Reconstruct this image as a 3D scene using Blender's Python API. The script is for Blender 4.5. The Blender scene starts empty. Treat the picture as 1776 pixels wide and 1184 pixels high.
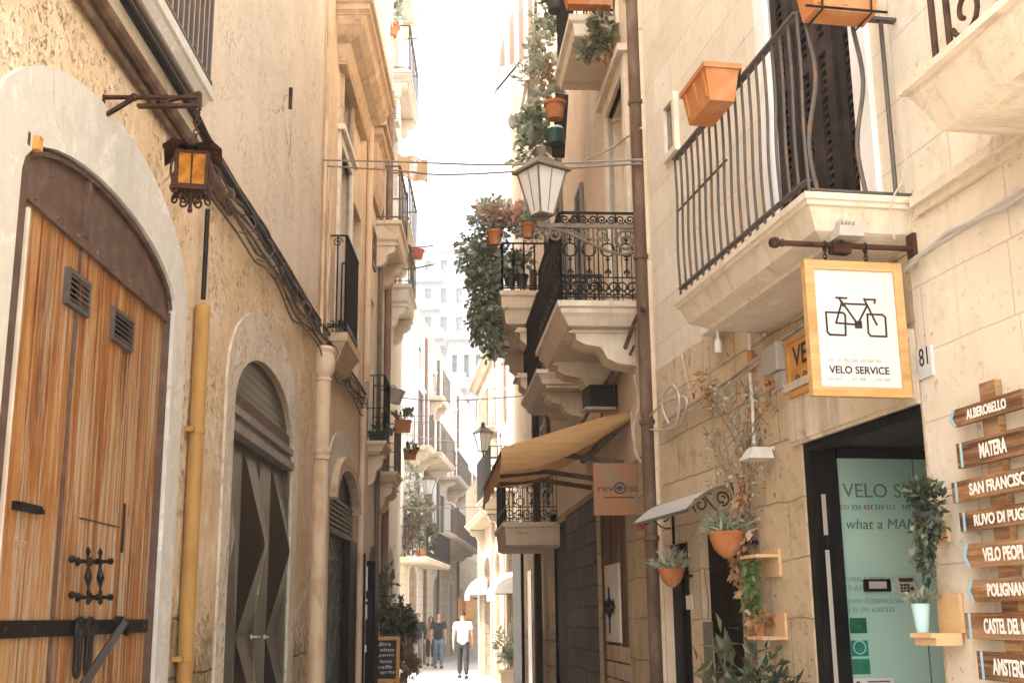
import bpy, bmesh, math, random
from mathutils import Vector, Matrix
from mathutils.geometry import tessellate_polygon
rad = math.radians
random.seed(11)
sc = bpy.context.scene
col = sc.collection
PI = math.pi
V = Vector

# ---------------------------------------------------------------- camera geometry
FP = 2041.0
HC = 1.65
PITCH = math.atan(476 / FP)
ROLL = 0.0111
_F = V((0, math.cos(PITCH), math.sin(PITCH)))
_U0 = V((0, -math.sin(PITCH), math.cos(PITCH)))
_R0 = V((1, 0, 0))
CR = _R0 * math.cos(ROLL) - _U0 * math.sin(ROLL)
CU = _U0 * math.cos(ROLL) + _R0 * math.sin(ROLL)
EYE = V((0, 0, HC))

def ray(u, v):
    return _F * FP + CR * (u - 888) - CU * (v - 592)

class Wall:
    """A facade plane: a runs along it away from the viewer, h is height, n stands out into the street."""
    def __init__(s, x0, y0, k, side):
        s.o = V((x0, y0, 0)); s.d = V((k, 1, 0)).normalized(); s.n = V((s.d.y, -s.d.x, 0)) * side
        s.side = side
    def P(s, a, h, n=0.0):
        return s.o + s.d * a + s.n * n + V((0, 0, h))
    def px(s, u, v, n=0.0):
        r = ray(u, v); p0 = s.o + s.n * n
        t = (p0 - EYE).dot(s.n) / r.dot(s.n)
        p = EYE + r * t
        return ((p - s.o).dot(s.d), p.z)
    def A(s, u, v, n=0.0): return s.px(u, v, n)[0]
    def Hh(s, u, v, n=0.0): return s.px(u, v, n)[1]
    def pe(s, u, v, a):
        r = ray(u, v); p0 = s.o + s.d * a
        t = (p0 - EYE).dot(s.d) / r.dot(s.d)
        p = EYE + r * t
        return ((p - s.o).dot(s.n), p.z)
    def at(s, u, v, n=0.0):
        a, h = s.px(u, v, n); return s.P(a, h, n)
    def ate(s, u, v, a):
        n, h = s.pe(u, v, a); return s.P(a, h, n)

def at_y(u, v, y):
    r = ray(u, v); return EYE + r * (y / r.y)

WORLD = Wall(0, 0, 0, 1)

# ---------------------------------------------------------------- objects
def props(o, label=None, cat=None, group=None, kind=None):
    if label: o['label'] = label
    if cat: o['category'] = cat
    if group: o['group'] = group
    if kind: o['kind'] = kind
    return o

def thing(name, label, cat, loc, group=None):
    o = bpy.data.objects.new(name, None); col.objects.link(o)
    o.location = loc; o.empty_display_size = .1
    return props(o, label, cat, group)

def wloc(o):
    p = V((0, 0, 0))
    while o is not None:
        p += V(o.location); o = o.parent
    return p

class MB:
    def __init__(s, W=WORLD):
        s.v = []; s.f = []; s.W = W; s.mi = []; s.cur = 0
    def add(s, pts): 
        b = len(s.v); s.v.extend(V(p) for p in pts); return b
    def face(s, pts):
        b = s.add(pts); s.f.append(tuple(range(b, b + len(pts)))); s.mi.append(s.cur); return s
    def faces(s, pts, fs):
        b = s.add(pts)
        for f in fs: s.f.append(tuple(b + i for i in f)); s.mi.append(s.cur)
        return s
    def hexa(s, p):
        return s.faces(p, [(0, 3, 2, 1), (4, 5, 6, 7), (0, 1, 5, 4), (1, 2, 6, 5), (2, 3, 7, 6), (3, 0, 4, 7)])
    def box(s, a0, a1, h0, h1, n0, n1, W=None):
        W = W or s.W; P = W.P
        return s.hexa([P(a0, h0, n0), P(a1, h0, n0), P(a1, h0, n1), P(a0, h0, n1),
                       P(a0, h1, n0), P(a1, h1, n0), P(a1, h1, n1), P(a0, h1, n1)])
    def cube(s, c, sx, sy, sz, rz=0.0):
        c = V(c); m = Matrix.Rotation(rz, 3, 'Z'); q = []
        for z in (-1, 1):
            for x, y in ((-1, -1), (1, -1), (1, 1), (-1, 1)):
                q.append(c + m @ V((x * sx / 2, y * sy / 2, z * sz / 2)))
        return s.hexa(q)
    def tube(s, pts, r, k=6, closed=False, r2=None):
        pts = [V(p) for p in pts]; n = len(pts)
        if n < 2: return s
        up = V((0, 0, 1)); rings = []; prev = None
        for i, p in enumerate(pts):
            if closed: t = pts[(i + 1) % n] - pts[i - 1]
            else: t = pts[min(i + 1, n - 1)] - pts[max(i - 1, 0)]
            if t.length < 1e-9: t = V((0, 0, 1))
            t.normalize()
            if prev is None:
                ref = up if abs(t.z) < .9 else V((1, 0, 0))
                x = t.cross(ref).normalized()
            else:
                x = prev - t * prev.dot(t)
                if x.length < 1e-6: x = t.cross(up if abs(t.z) < .9 else V((1, 0, 0)))
                x.normalize()
            prev = x; y = t.cross(x)
            rr = r if r2 is None else r + (r2 - r) * i / (n - 1)
            rings.append([p + (x * math.cos(2 * PI * j / k) + y * math.sin(2 * PI * j / k)) * rr for j in range(k)])
        b = s.add([q for g in rings for q in g]); m = n if closed else n - 1
        for i in range(m):
            i2 = (i + 1) % n
            for j in range(k):
                s.f.append((b + i * k + j, b + i * k + (j + 1) % k, b + i2 * k + (j + 1) % k, b + i2 * k + j)); s.mi.append(s.cur)
        if not closed:
            s.f.append(tuple(b + j for j in range(k))[::-1]); s.mi.append(s.cur)
            s.f.append(tuple(b + (n - 1) * k + j for j in range(k))); s.mi.append(s.cur)
        return s
    def bar(s, p, q, r, k=6): return s.tube([p, q], r, k)
    def flat(s, p, q, w, t, side):
        """rectangular bar from p to q, w wide along side, t thick"""
        p = V(p); q = V(q); d = (q - p).normalized(); sd = V(side); sd = (sd - d * sd.dot(d)).normalized(); u = d.cross(sd)
        o = [(-1, -1), (1, -1), (1, 1), (-1, 1)]
        return s.hexa([p + sd * (w / 2 * x) + u * (t / 2 * y) for x, y in o] + [q + sd * (w / 2 * x) + u * (t / 2 * y) for x, y in o])
    def prism(s, pts, vec):
        pts = [V(p) for p in pts]; vec = V(vec); n = len(pts)
        b = s.add(pts + [p + vec for p in pts])
        s.f.append(tuple(range(b, b + n))[::-1]); s.mi.append(s.cur)
        s.f.append(tuple(range(b + n, b + 2 * n))); s.mi.append(s.cur)
        for i in range(n):
            j = (i + 1) % n
            s.f.append((b + i, b + j, b + n + j, b + n + i)); s.mi.append(s.cur)
        return s
    def lathe(s, c, prof, k=12, axis=None):
        c = V(c); ax = V(axis or (0, 0, 1)).normalized()
        x = ax.cross(V((0, 1, 0)) if abs(ax.y) < .9 else V((1, 0, 0))).normalized(); y = ax.cross(x)
        b = s.add([c + ax * z + (x * math.cos(2 * PI * j / k) + y * math.sin(2 * PI * j / k)) * r for r, z in prof for j in range(k)])
        for i in range(len(prof) - 1):
            for j in range(k):
                s.f.append((b + i * k + j, b + i * k + (j + 1) % k, b + (i + 1) * k + (j + 1) % k, b + (i + 1) * k + j)); s.mi.append(s.cur)
        s.f.append(tuple(b + j for j in range(k))[::-1]); s.mi.append(s.cur)
        s.f.append(tuple(b + (len(prof) - 1) * k + j for j in range(k))); s.mi.append(s.cur)
        return s
    def ball(s, c, r, k=8, sq=1.0):
        return s.lathe(c, [(r * math.sin(PI * i / k) + 1e-4, -r * sq * math.cos(PI * i / k)) for i in range(k + 1)], k + 2)
    def grid(s, rows):
        nr = len(rows); nc = len(rows[0]); b = s.add([p for r in rows for p in r])
        for i in range(nr - 1):
            for j in range(nc - 1):
                s.f.append((b + i * nc + j, b + i * nc + j + 1, b + (i + 1) * nc + j + 1, b + (i + 1) * nc + j)); s.mi.append(s.cur)
        return s
    def build(s, name, mat, parent=None, smooth=False, label=None, cat=None, group=None, kind=None, origin=None):
        me = bpy.data.meshes.new(name)
        if parent is not None: o0 = wloc(parent)
        elif origin is not None: o0 = V(origin)
        elif s.v:
            xs = [p.x for p in s.v]; ys = [p.y for p in s.v]; zs = [p.z for p in s.v]
            o0 = V(((min(xs) + max(xs)) / 2, (min(ys) + max(ys)) / 2, min(zs)))
        else: o0 = V((0, 0, 0))
        me.from_pydata([p - o0 for p in s.v], [], s.f)
        uv = me.uv_layers.new(name='UVMap').data
        W = s.W; v = s.v
        for pl in me.polygons:
            nn = pl.normal; d = abs(nn.dot(W.d)); n = abs(nn.dot(W.n)); z = abs(nn.z)
            for li in pl.loop_indices:
                p = v[me.loops[li].vertex_index] - W.o; a = p.dot(W.d); m = p.dot(W.n)
                if n >= d and n >= z: uv[li].uv = (a, p.z)
                elif d >= z: uv[li].uv = (m, p.z)
                else: uv[li].uv = (a, m)
        mats = mat if isinstance(mat, (list, tuple)) else [mat]
        for m_ in mats: me.materials.append(m_)
        if len(mats) > 1:
            for pl, i in zip(me.polygons, s.mi): pl.material_index = i
        if smooth:
            for pl in me.polygons: pl.use_smooth = True
            try: me.set_sharp_from_angle(angle=rad(40))
            except Exception: pass
        o = bpy.data.objects.new(name, me); col.objects.link(o)
        if parent is not None: o.parent = parent
        else: o.location = o0
        props(o, label, cat, group, kind)
        return o

def spiral(c, e1, e2, r0, r1, t0, t1, n=18):
    c = V(c); e1 = V(e1); e2 = V(e2); out = []
    for i in range(n + 1):
        f = i / n; r = r0 + (r1 - r0) * f; t = t0 + (t1 - t0) * f
        out.append(c + e1 * (r * math.cos(t)) + e2 * (r * math.sin(t)))
    return out

def circle(c, e1, e2, r, n=14):
    return spiral(c, e1, e2, r, r, 0, 2 * PI * (n - 1) / n, n - 1)

def bez(p0, p1, p2, p3, n=10):
    p0, p1, p2, p3 = map(V, (p0, p1, p2, p3))
    return [p0 * (1 - t) ** 3 + p1 * 3 * t * (1 - t) ** 2 + p2 * 3 * t * t * (1 - t) + p3 * t ** 3 for t in [i / n for i in range(n + 1)]]

def smoothline(pts, n=6):
    pts = [V(p) for p in pts]; out = []
    for i in range(len(pts) - 1):
        a = pts[max(i - 1, 0)]; b = pts[i]; c = pts[i + 1]; d = pts[min(i + 2, len(pts) - 1)]
        for j in range(n):
            t = j / n
            out.append(.5 * ((2 * b) + (c - a) * t + (2 * a - 5 * b + 4 * c - d) * t * t + (3 * b - a - 3 * c + d) * t ** 3))
    out.append(pts[-1]); return out

def text(name, body, org, xd, yd, height, mat, parent, width=None, bold=0.0, extr=.0015, slant=0.0, label=None):
    cu = bpy.data.curves.new('lettering', 'FONT'); cu.body = body; cu.extrude = .02; cu.offset = bold; cu.resolution_u = 3
    cu.shear = slant
    ob = bpy.data.objects.new('lettering', cu); col.objects.link(ob)
    bpy.context.view_layer.update()
    me = bpy.data.meshes.new_from_object(ob.evaluated_get(bpy.context.evaluated_depsgraph_get()))
    bpy.data.objects.remove(ob); bpy.data.curves.remove(cu)
    xs = [v.co.x for v in me.vertices]; ys = [v.co.y for v in me.vertices]
    x0, x1, y0, y1 = min(xs), max(xs), min(ys), max(ys)
    sy = height / (y1 - y0); sx = sy if width is None else width / (x1 - x0)
    org = V(org); xd = V(xd).normalized(); yd = V(yd).normalized(); zd = xd.cross(yd)
    pw = wloc(parent)
    for v in me.vertices:
        c = v.co.copy()
        v.co = org + xd * ((c.x - x0) * sx) + yd * ((c.y - y0) * sy) + zd * (extr if c.z > 0 else 0) - pw
    me.materials.append(mat)
    o = bpy.data.objects.new(name, me); col.objects.link(o); o.parent = parent
    if label: o['label'] = label
    return o

# ---------------------------------------------------------------- materials
class NT:
    def __init__(s, name):
        s.m = bpy.data.materials.new(name); s.m.use_nodes = True; s.t = s.m.node_tree
        s.b = s.t.nodes['Principled BSDF']; s.out = s.t.nodes['Material Output']; s.L = s.t.links.new
    def n(s, typ, **kw):
        nd = s.t.nodes.new('ShaderNode' + typ)
        for k, v in kw.items():
            if k in nd.inputs.keys(): nd.inputs[k].default_value = v
            else: setattr(nd, k, v)
        return nd
    def coord(s, kind='UV', stretch=(1, 1, 1)):
        tc = s.n('TexCoord'); mp = s.n('Mapping'); mp.inputs['Scale'].default_value = stretch
        s.L(tc.outputs[kind], mp.inputs['Vector']); return mp.outputs[0]
    def noise(s, vec, scale, detail=6, rough=.6, dist=0.0):
        nd = s.n('TexNoise', Scale=scale, Detail=detail, Roughness=rough, Distortion=dist)
        s.L(vec, nd.inputs['Vector']); return nd.outputs['Fac']
    def ramp(s, fac, lo, hi, inv=False):
        nd = s.n('MapRange'); nd.inputs['From Min'].default_value = lo; nd.inputs['From Max'].default_value = hi
        if inv: nd.inputs['To Min'].default_value = 1; nd.inputs['To Max'].default_value = 0
        nd.interpolation_type = 'SMOOTHSTEP'
        s.L(fac, nd.inputs['Value']); return nd.outputs[0]
    def mix(s, fac, a, b, blend='MIX'):
        nd = s.n('Mix', data_type='RGBA', blend_type=blend)
        for i, x in ((0, fac), (6, a), (7, b)):
            if hasattr(x, 'links'): s.L(x, nd.inputs[i])
            elif i == 0: nd.inputs[0].default_value = x
            else: nd.inputs[i].default_value = (*x, 1)
        return nd.outputs[2]
    def math(s, op, a, b=0.0, c=0.0):
        nd = s.n('Math', operation=op)
        for i, x in enumerate((a, b, c)):
            if hasattr(x, 'links'): s.L(x, nd.inputs[i])
            else: nd.inputs[i].default_value = x
        return nd.outputs[0]
    def color(s, c):
        if hasattr(c, 'links'): s.L(c, s.b.inputs['Base Color'])
        else: s.b.inputs['Base Color'].default_value = (*c, 1)
    def bump(s, h, strength=.3, dist=.01, chain=None):
        nd = s.n('Bump'); nd.inputs['Strength'].default_value = strength; nd.inputs['Distance'].default_value = dist
        s.L(h, nd.inputs['Height'])
        if chain is not None: s.L(chain, nd.inputs['Normal'])
        s.L(nd.outputs[0], s.b.inputs['Normal']); return nd.outputs[0]
    def set(s, **kw):
        for k, v in kw.items():
            s.b.inputs[k.replace('_', ' ')].default_value = v
        return s

def simple(name, c, rough=.6, metal=0.0, c2=None, scale=6, thr=(.45, .62), bump=.15, bs=40, kind='Object', stretch=(1, 1, 1), spec=.22):
    t = NT(name); vec = t.coord(kind, stretch)
    c2 = c2 or tuple(x * .72 for x in c)
    f = t.ramp(t.noise(vec, scale), *thr); t.color(t.mix(f, c, c2))
    t.set(Roughness=rough, Metallic=metal, Specular_IOR_Level=spec)
    if bump: t.bump(t.noise(vec, bs), bump, .004)
    return t.m

def stucco(name, c, patch, dark, white, pocks=.5, upper=None, split=5.0, seed=0.0, bump=.6, grime=None, base=None, stain_amt=.3):
    """old lime render: broad patches, pits and flakes, faint vertical streaks; base = height under which bare eroded stone shows"""
    t = NT(name); vec = t.coord('UV'); mp = t.n('Mapping'); mp.inputs['Location'].default_value = (seed, seed * 1.7, seed)
    t.L(vec, mp.inputs['Vector']); vec = mp.outputs[0]
    big = t.ramp(t.noise(vec, .7, 6, .65, .8), .40, .60)
    cc = t.mix(big, c, patch)
    mid = t.ramp(t.noise(vec, 6, 7, .7, .5), .40, .64)
    cc = t.mix(t.math('MULTIPLY', mid, .45), cc, tuple(p * .82 for p in patch))
    m2 = t.ramp(t.noise(vec, 2.6, 8, .75, .6), .53, .64)
    cc = t.mix(t.math('MULTIPLY', m2, .8), cc, white)
    reg = t.ramp(t.noise(vec, 1.2, 5, .65, .4), .40, .60)
    pk = t.math('MULTIPLY', reg, pocks)
    z = None
    if upper or base:
        sp = t.n('SeparateXYZ'); t.L(t.n('NewGeometry').outputs['Position'], sp.inputs[0]); z = sp.outputs[2]
    if upper:
        up = t.ramp(t.math('ADD', z, t.math('MULTIPLY', t.noise(vec, 3), .25)), split, split + .2)
        u2 = t.mix(t.math('MULTIPLY', mid, .35), t.mix(big, upper, tuple(x * .90 for x in upper)), tuple(min(.8, x * 1.12) for x in upper))
        cc = t.mix(up, cc, u2); pk = t.math('MULTIPLY', pk, t.math('SUBTRACT', 1.0, t.math('MULTIPLY', up, .62)))
    pit = t.ramp(t.noise(vec, 19, 6, .8, .3), .55, .63); pit = t.math('MULTIPLY', pit, pk)
    pit2 = t.ramp(t.noise(vec, 7, 6, .8, .8), .56, .64); pit2 = t.math('MULTIPLY', pit2, t.math('MULTIPLY', pk, .5))
    cc = t.mix(pit2, cc, tuple((a + b) / 2 for a, b in zip(dark, patch))); cc = t.mix(pit, cc, dark)
    st = t.n('Mapping'); st.inputs['Scale'].default_value = (7, .35, 1); t.L(vec, st.inputs['Vector'])
    stk = t.ramp(t.noise(st.outputs[0], 1, 6, .7), .50, .70)
    cc = t.mix(t.math('MULTIPLY', stk, stain_amt), cc, grime or tuple(x * .66 for x in c))
    dn = t.n('TexNoise', Scale=1.6, Detail=5.0); t.L(vec, dn.inputs['Vector']); dv = t.n('VectorMath', operation='MULTIPLY_ADD'); t.L(dn.outputs['Color'], dv.inputs[0]); dv.inputs[1].default_value = (.8, .8, 0); t.L(vec, dv.inputs[2])
    vo = t.n('TexVoronoi', feature='DISTANCE_TO_EDGE'); vo.inputs['Scale'].default_value = .55; t.L(dv.outputs[0], vo.inputs['Vector'])
    crk = t.math('MULTIPLY', t.ramp(vo.outputs['Distance'], .002, .007, True), t.ramp(t.noise(vec, .9, 3), .50, .60)); cc = t.mix(t.math('MULTIPLY', crk, .8), cc, dark)
    hgt = t.math('SUBTRACT', t.math('ADD', t.noise(vec, 5, 8, .7), t.math('MULTIPLY', t.noise(vec, 45, 4), .3)), t.math('ADD', pit, pit2))
    if base:
        nz = t.n('TexNoise', Scale=2.0, Detail=4.0); t.L(vec, nz.inputs['Vector'])
        vm = t.n('VectorMath', operation='MULTIPLY_ADD'); t.L(nz.outputs['Color'], vm.inputs[0]); vm.inputs[1].default_value = (.1, .1, 0); t.L(vec, vm.inputs[2])
        br = t.n('TexBrick'); t.L(vm.outputs[0], br.inputs['Vector']); br.inputs['Scale'].default_value = 1; br.inputs['Brick Width'].default_value = .55; br.inputs['Row Height'].default_value = .34; br.inputs['Mortar Size'].default_value = .012; br.inputs['Mortar Smooth'].default_value = .6
        br.inputs['Color1'].default_value = (.60, .45, .28, 1); br.inputs['Color2'].default_value = (.50, .36, .20, 1); br.inputs['Mortar'].default_value = (.17, .10, .05, 1)
        er = t.ramp(t.noise(vec, 11, 8, .8, .5), .46, .62); sc_ = t.mix(t.math('MULTIPLY', er, .75), br.outputs['Color'], (.30, .18, .085)); sc_ = t.mix(t.ramp(t.noise(vec, 4, 7, .75), .5, .66), sc_, (.62, .50, .35))
        bl = t.ramp(t.math('ADD', z, t.math('MULTIPLY', t.math('SUBTRACT', t.noise(vec, 1.6, 6, .75), .5), 3.0)), base - .15, base + .15, True)
        cc = t.mix(bl, cc, sc_); hgt = t.math('SUBTRACT', hgt, t.math('MULTIPLY', bl, t.math('ADD', t.math('MULTIPLY', br.outputs['Fac'], .8), er)))
    t.color(cc); t.set(Roughness=.95, Specular_IOR_Level=.1)
    t.bump(hgt, bump, .025)
    return t.m

def stone(name, c1, c2, mortar, bw=.55, bh=.27, msize=.012, stain=None, bump=.8, wob=.03, white=None, seed=0.0):
    t = NT(name); vec = t.coord('UV'); mp = t.n('Mapping'); mp.inputs['Location'].default_value = (seed, 0, 0); t.L(vec, mp.inputs['Vector']); vec = mp.outputs[0]
    nz = t.n('TexNoise', Scale=2.2, Detail=3.0); t.L(vec, nz.inputs['Vector'])
    vm = t.n('VectorMath', operation='MULTIPLY_ADD'); t.L(nz.outputs['Color'], vm.inputs[0]); vm.inputs[1].default_value = (wob, wob, 0); t.L(vec, vm.inputs[2])
    br = t.n('TexBrick'); t.L(vm.outputs[0], br.inputs['Vector'])
    br.inputs['Scale'].default_value = 1; br.inputs['Brick Width'].default_value = bw; br.inputs['Row Height'].default_value = bh
    br.inputs['Mortar Size'].default_value = msize; br.inputs['Mortar Smooth'].default_value = .4; br.inputs['Bias'].default_value = 0
    br.offset_frequency = 2; br.offset = .43; br.squash = .8; br.squash_frequency = 3
    br.inputs['Color1'].default_value = (*c1, 1); br.inputs['Color2'].default_value = (*c2, 1); br.inputs['Mortar'].default_value = (*mortar, 1)
    cc = br.outputs['Color']
    n1 = t.ramp(t.noise(vec, 3.5, 8, .72), .5, .72)
    cc = t.mix(t.math('MULTIPLY', n1, .7), cc, stain or tuple(x * .5 for x in c1))
    n2 = t.ramp(t.noise(vec, 1.4, 6, .65, .5), .52, .68)
    cc = t.mix(t.math('MULTIPLY', n2, .7), cc, white or tuple(min(.8, x * 1.25) for x in c1))
    pit = t.ramp(t.noise(vec, 20, 6, .8, .4), .58, .67)
    cc = t.mix(t.math('MULTIPLY', pit, .7), cc, tuple(x * .36 for x in c1))
    st = t.n('Mapping'); st.inputs['Scale'].default_value = (9, .5, 1); t.L(vec, st.inputs['Vector'])
    cc = t.mix(t.math('MULTIPLY', t.ramp(t.noise(st.outputs[0], 1, 7, .75, .4), .54, .70), .55), cc, stain or tuple(x * .5 for x in c1))
    t.color(cc); t.set(Roughness=.9, Specular_IOR_Level=.2)
    h = t.math('SUBTRACT', t.math('ADD', t.noise(vec, 9, 8, .7), t.math('MULTIPLY', n1, .2)), t.math('ADD', t.math('MULTIPLY', br.outputs['Fac'], .9), t.math('MULTIPLY', pit, .4)))
    t.bump(h, bump, .02); return t.m

def planks(name, width, horiz=False, cols=None, grain=22, worn=(.46, .38, .28), worn_amt=.8, top=None, kind='UV', gain=1.7, bvar=.3):
    """weathered boards: each board its own tint, long grain, worn streaks"""
    t = NT(name); vec = t.coord(kind)
    sp = t.n('SeparateXYZ'); t.L(vec, sp.inputs[0])
    u, v = (sp.outputs[1], sp.outputs[0]) if horiz else (sp.outputs[0], sp.outputs[1])
    bid = t.math('FLOOR', t.math('DIVIDE', u, width))
    wn = t.n('TexWhiteNoise', noise_dimensions='1D'); t.L(bid, wn.inputs['W'])
    cb = t.n('CombineXYZ'); t.L(t.math('MULTIPLY', u, grain), cb.inputs[0]); t.L(t.math('ADD', v, t.math('MULTIPLY', bid, 7.3)), cb.inputs[1])
    gr = t.noise(cb.outputs[0], 1.6, 8, .7, .3)
    rp = t.n('ValToRGB'); cols = cols or [(0, (.10, .035, .012)), (.35, (.30, .11, .03)), (.65, (.46, .21, .075)), (1, (.58, .36, .17))]
    el = rp.color_ramp.elements
    el[0].position, el[0].color = cols[0][0], (*cols[0][1], 1); el[1].position, el[1].color = cols[-1][0], (*cols[-1][1], 1)
    for p, c in cols[1:-1]:
        e = el.new(p); e.color = (*c, 1)
    blo = t.n('Mapping'); blo.inputs['Scale'].default_value = (2.5, .9, 1) if not horiz else (.9, 2.5, 1); t.L(vec, blo.inputs['Vector'])
    gr2 = t.math('ADD', t.math('SUBTRACT', gr, .5), t.math('MULTIPLY', t.math('SUBTRACT', t.noise(blo.outputs[0], 1.7, 6, .65, .8), .5), .9))
    f = t.math('ADD', t.math('MULTIPLY', gr2, gain), t.math('ADD', .38, t.math('MULTIPLY', wn.outputs['Value'], bvar)))
    t.L(f, rp.inputs[0]); cc = rp.outputs[0]
    cb2 = t.n('CombineXYZ'); t.L(t.math('MULTIPLY', u, grain * .55), cb2.inputs[0]); t.L(t.math('ADD', t.math('MULTIPLY', v, .6), t.math('MULTIPLY', bid, 3.1)), cb2.inputs[1])
    w = t.ramp(t.noise(cb2.outputs[0], 1.3, 7, .7, .6), .46, .60)
    if top is not None:   # varnish kept near the top
        w = t.math('MULTIPLY', w, t.ramp(t.math('ADD', v, t.math('MULTIPLY', wn.outputs['Value'], .5)), top, top + 1.2, True))
    cc = t.mix(t.math('MULTIPLY', w, worn_amt), cc, worn)
    t.color(cc); t.set(Roughness=.8, Specular_IOR_Level=.08)
    t.bump(t.math('SUBTRACT', gr, t.math('MULTIPLY', w, .3)), .5, .006); return t.m

def leafmat(name, c1, c2, c3=None, transl=.25):
    t = NT(name); g = t.n('NewGeometry'); rp = t.n('ValToRGB'); t.L(g.outputs['Random Per Island'], rp.inputs[0])
    el = rp.color_ramp.elements; el[0].color = (*c1, 1); el[1].color = (*c2, 1)
    if c3: e = el.new(.86); e.color = (*c2, 1); el[2].color = (*c3, 1)
    t.color(rp.outputs[0]); t.set(Roughness=.5, Specular_IOR_Level=.4)
    tr = t.n('BsdfTranslucent'); t.L(rp.outputs[0], tr.inputs[0]); mx = t.n('MixShader'); mx.inputs[0].default_value = transl
    t.L(t.b.outputs[0], mx.inputs[1]); t.L(tr.outputs[0], mx.inputs[2]); t.L(mx.outputs[0], t.out.inputs[0]); return t.m

def metal(name, c, rust=None, rough=.5, m=.6, amt=(.5, .65)):
    return simple(name, c, rough, m, rust or tuple(x * .6 for x in c), 9, amt, .25, 60)

m_left = stucco('ochre lime render', (.72, .555, .375), (.66, .48, .295), (.30, .17, .08), (.78, .67, .53), .9, upper=(.70, .59, .46), split=4.75, bump=.8, base=1.55)
m_left2 = stucco('peach render', (.73, .565, .395), (.67, .49, .32), (.34, .20, .11), (.76, .62, .46), .6, seed=5)
m_pale = stucco('pale cream render', (.70, .60, .47), (.66, .54, .40), (.45, .34, .22), (.76, .70, .60), .25, seed=9, bump=.3)
m_white = stucco('whitewashed render', (.78, .73, .65), (.74, .67, .57), (.55, .45, .34), (.82, .79, .74), .25, seed=13, bump=.3)
m_grey = stucco('pale grey render', (.68, .65, .60), (.63, .59, .53), (.5, .44, .36), (.74, .72, .68), .2, seed=3, bump=.3)
m_tan = stucco('warm tan render', (.72, .58, .42), (.66, .50, .34), (.32, .20, .11), (.68, .54, .38), .35, seed=21, bump=.4)
m_limepatch = stucco('flaking limewash', (.70, .62, .51), (.64, .53, .40), (.42, .28, .17), (.74, .69, .61), .8, seed=17, bump=.8)
m_limewash = stucco('limewash band', (.62, .59, .53), (.59, .55, .48), (.45, .33, .21), (.76, .73, .68), .3, seed=2, bump=.35)
m_cornice = stone('weathered cornice stone', (.58, .43, .28), (.52, .37, .23), (.30, .19, .11), 1.3, .5, .006, stain=(.16, .10, .06), bump=.7)
m_slab = stucco('balcony plaster', (.70, .60, .47), (.66, .55, .42), (.38, .27, .17), (.76, .69, .58), .4, seed=31, bump=.4, grime=(.30, .21, .13), stain_amt=.5)
m_block = stone('smooth limestone blocks', (.73, .64, .51), (.66, .565, .435), (.53, .43, .31), .85, .31, .0045, stain=(.56, .45, .325), wob=.02, white=(.76, .70, .61), bump=.45)
m_rough = stone('rough limestone', (.61, .475, .315), (.57, .435, .28), (.40, .29, .18), .62, .33, .006, stain=(.34, .235, .135), bump=1.0, wob=.07, white=(.60, .50, .37))
m_rough2 = stone('brown rough limestone', (.47, .335, .19), (.43, .30, .165), (.26, .17, .09), .62, .33, .007, stain=(.20, .125, .07), bump=1.0, wob=.06, seed=3)
m_rough3 = stone('cream limestone blocks', (.72, .62, .49), (.67, .56, .42), (.42, .31, .2), .6, .3, .01, stain=(.52, .40, .27), bump=.7, wob=.04, seed=7)
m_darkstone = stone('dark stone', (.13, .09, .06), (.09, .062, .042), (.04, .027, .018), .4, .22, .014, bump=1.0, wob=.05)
m_doorwood = planks('weathered orange door boards', .098, cols=[(0, (.05, .022, .011)), (.25, (.19, .072, .024)), (.55, (.31, .125, .036)), (.8, (.385, .19, .068)), (1, (.45, .28, .135))], worn=(.40, .305, .20), worn_amt=.95, top=3.0, gain=1.35, bvar=.42, grain=20)
m_brownwood = planks('brown door boards', .16, cols=[(0, (.03, .012, .006)), (.4, (.085, .034, .015)), (.7, (.14, .06, .026)), (1, (.20, .095, .045))], worn_amt=.2)
m_arrowwood = planks('reclaimed plank', .3, True, cols=[(0, (.025, .011, .006)), (.35, (.10, .045, .021)), (.65, (.18, .085, .038)), (1, (.32, .175, .085))], grain=30, worn_amt=.25, gain=2.6, worn=(.34, .22, .13))
m_arrowwood2 = planks('lighter plank', .3, True, cols=[(0, (.06, .025, .011)), (.35, (.19, .088, .036)), (.65, (.29, .145, .058)), (1, (.42, .235, .105))], grain=30, worn_amt=.2, gain=2.4)
m_bamboo = planks('pale bamboo wood', .04, True, cols=[(0, (.34, .18, .06)), (.4, (.46, .27, .10)), (.7, (.52, .32, .135)), (1, (.56, .37, .175))], grain=8, worn_amt=.1)
m_orangewood = planks('orange varnished wood', .2, True, cols=[(0, (.32, .13, .03)), (.4, (.52, .25, .06)), (.7, (.58, .30, .09)), (1, (.62, .36, .13))], grain=14, worn_amt=.1)
m_shelfwood = planks('plain pine', .2, True, cols=[(0, (.50, .30, .14)), (.4, (.60, .38, .19)), (.7, (.64, .42, .22)), (1, (.68, .47, .27))], grain=8, worn_amt=.05)
m_iron = metal('black iron', (.018, .015, .013), (.06, .03, .018), .5, .5, (.55, .75))
m_greyiron = metal('grey painted iron', (.10, .085, .075), (.16, .10, .07), .55, .3)
m_paleiron = metal('weathered bronze iron', (.17, .135, .10), (.12, .085, .06), .6, .2)
m_rusty = metal('rusty iron', (.075, .034, .020), (.03, .016, .010), .7, .4)
m_tymp = metal('rust brown sheet', (.105, .062, .046), (.16, .098, .074), .6, .25, (.4, .7))
m_darkdoor = simple('dark bronze sheet', (.070, .055, .041), .30, .75, (.095, .073, .054), 2, (.4, .7), .05, 30)
m_blackdoor = simple('black door frame', (.006, .0055, .0055), .5, 0, (.011, .0095, .009), 5, spec=.08)
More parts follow.
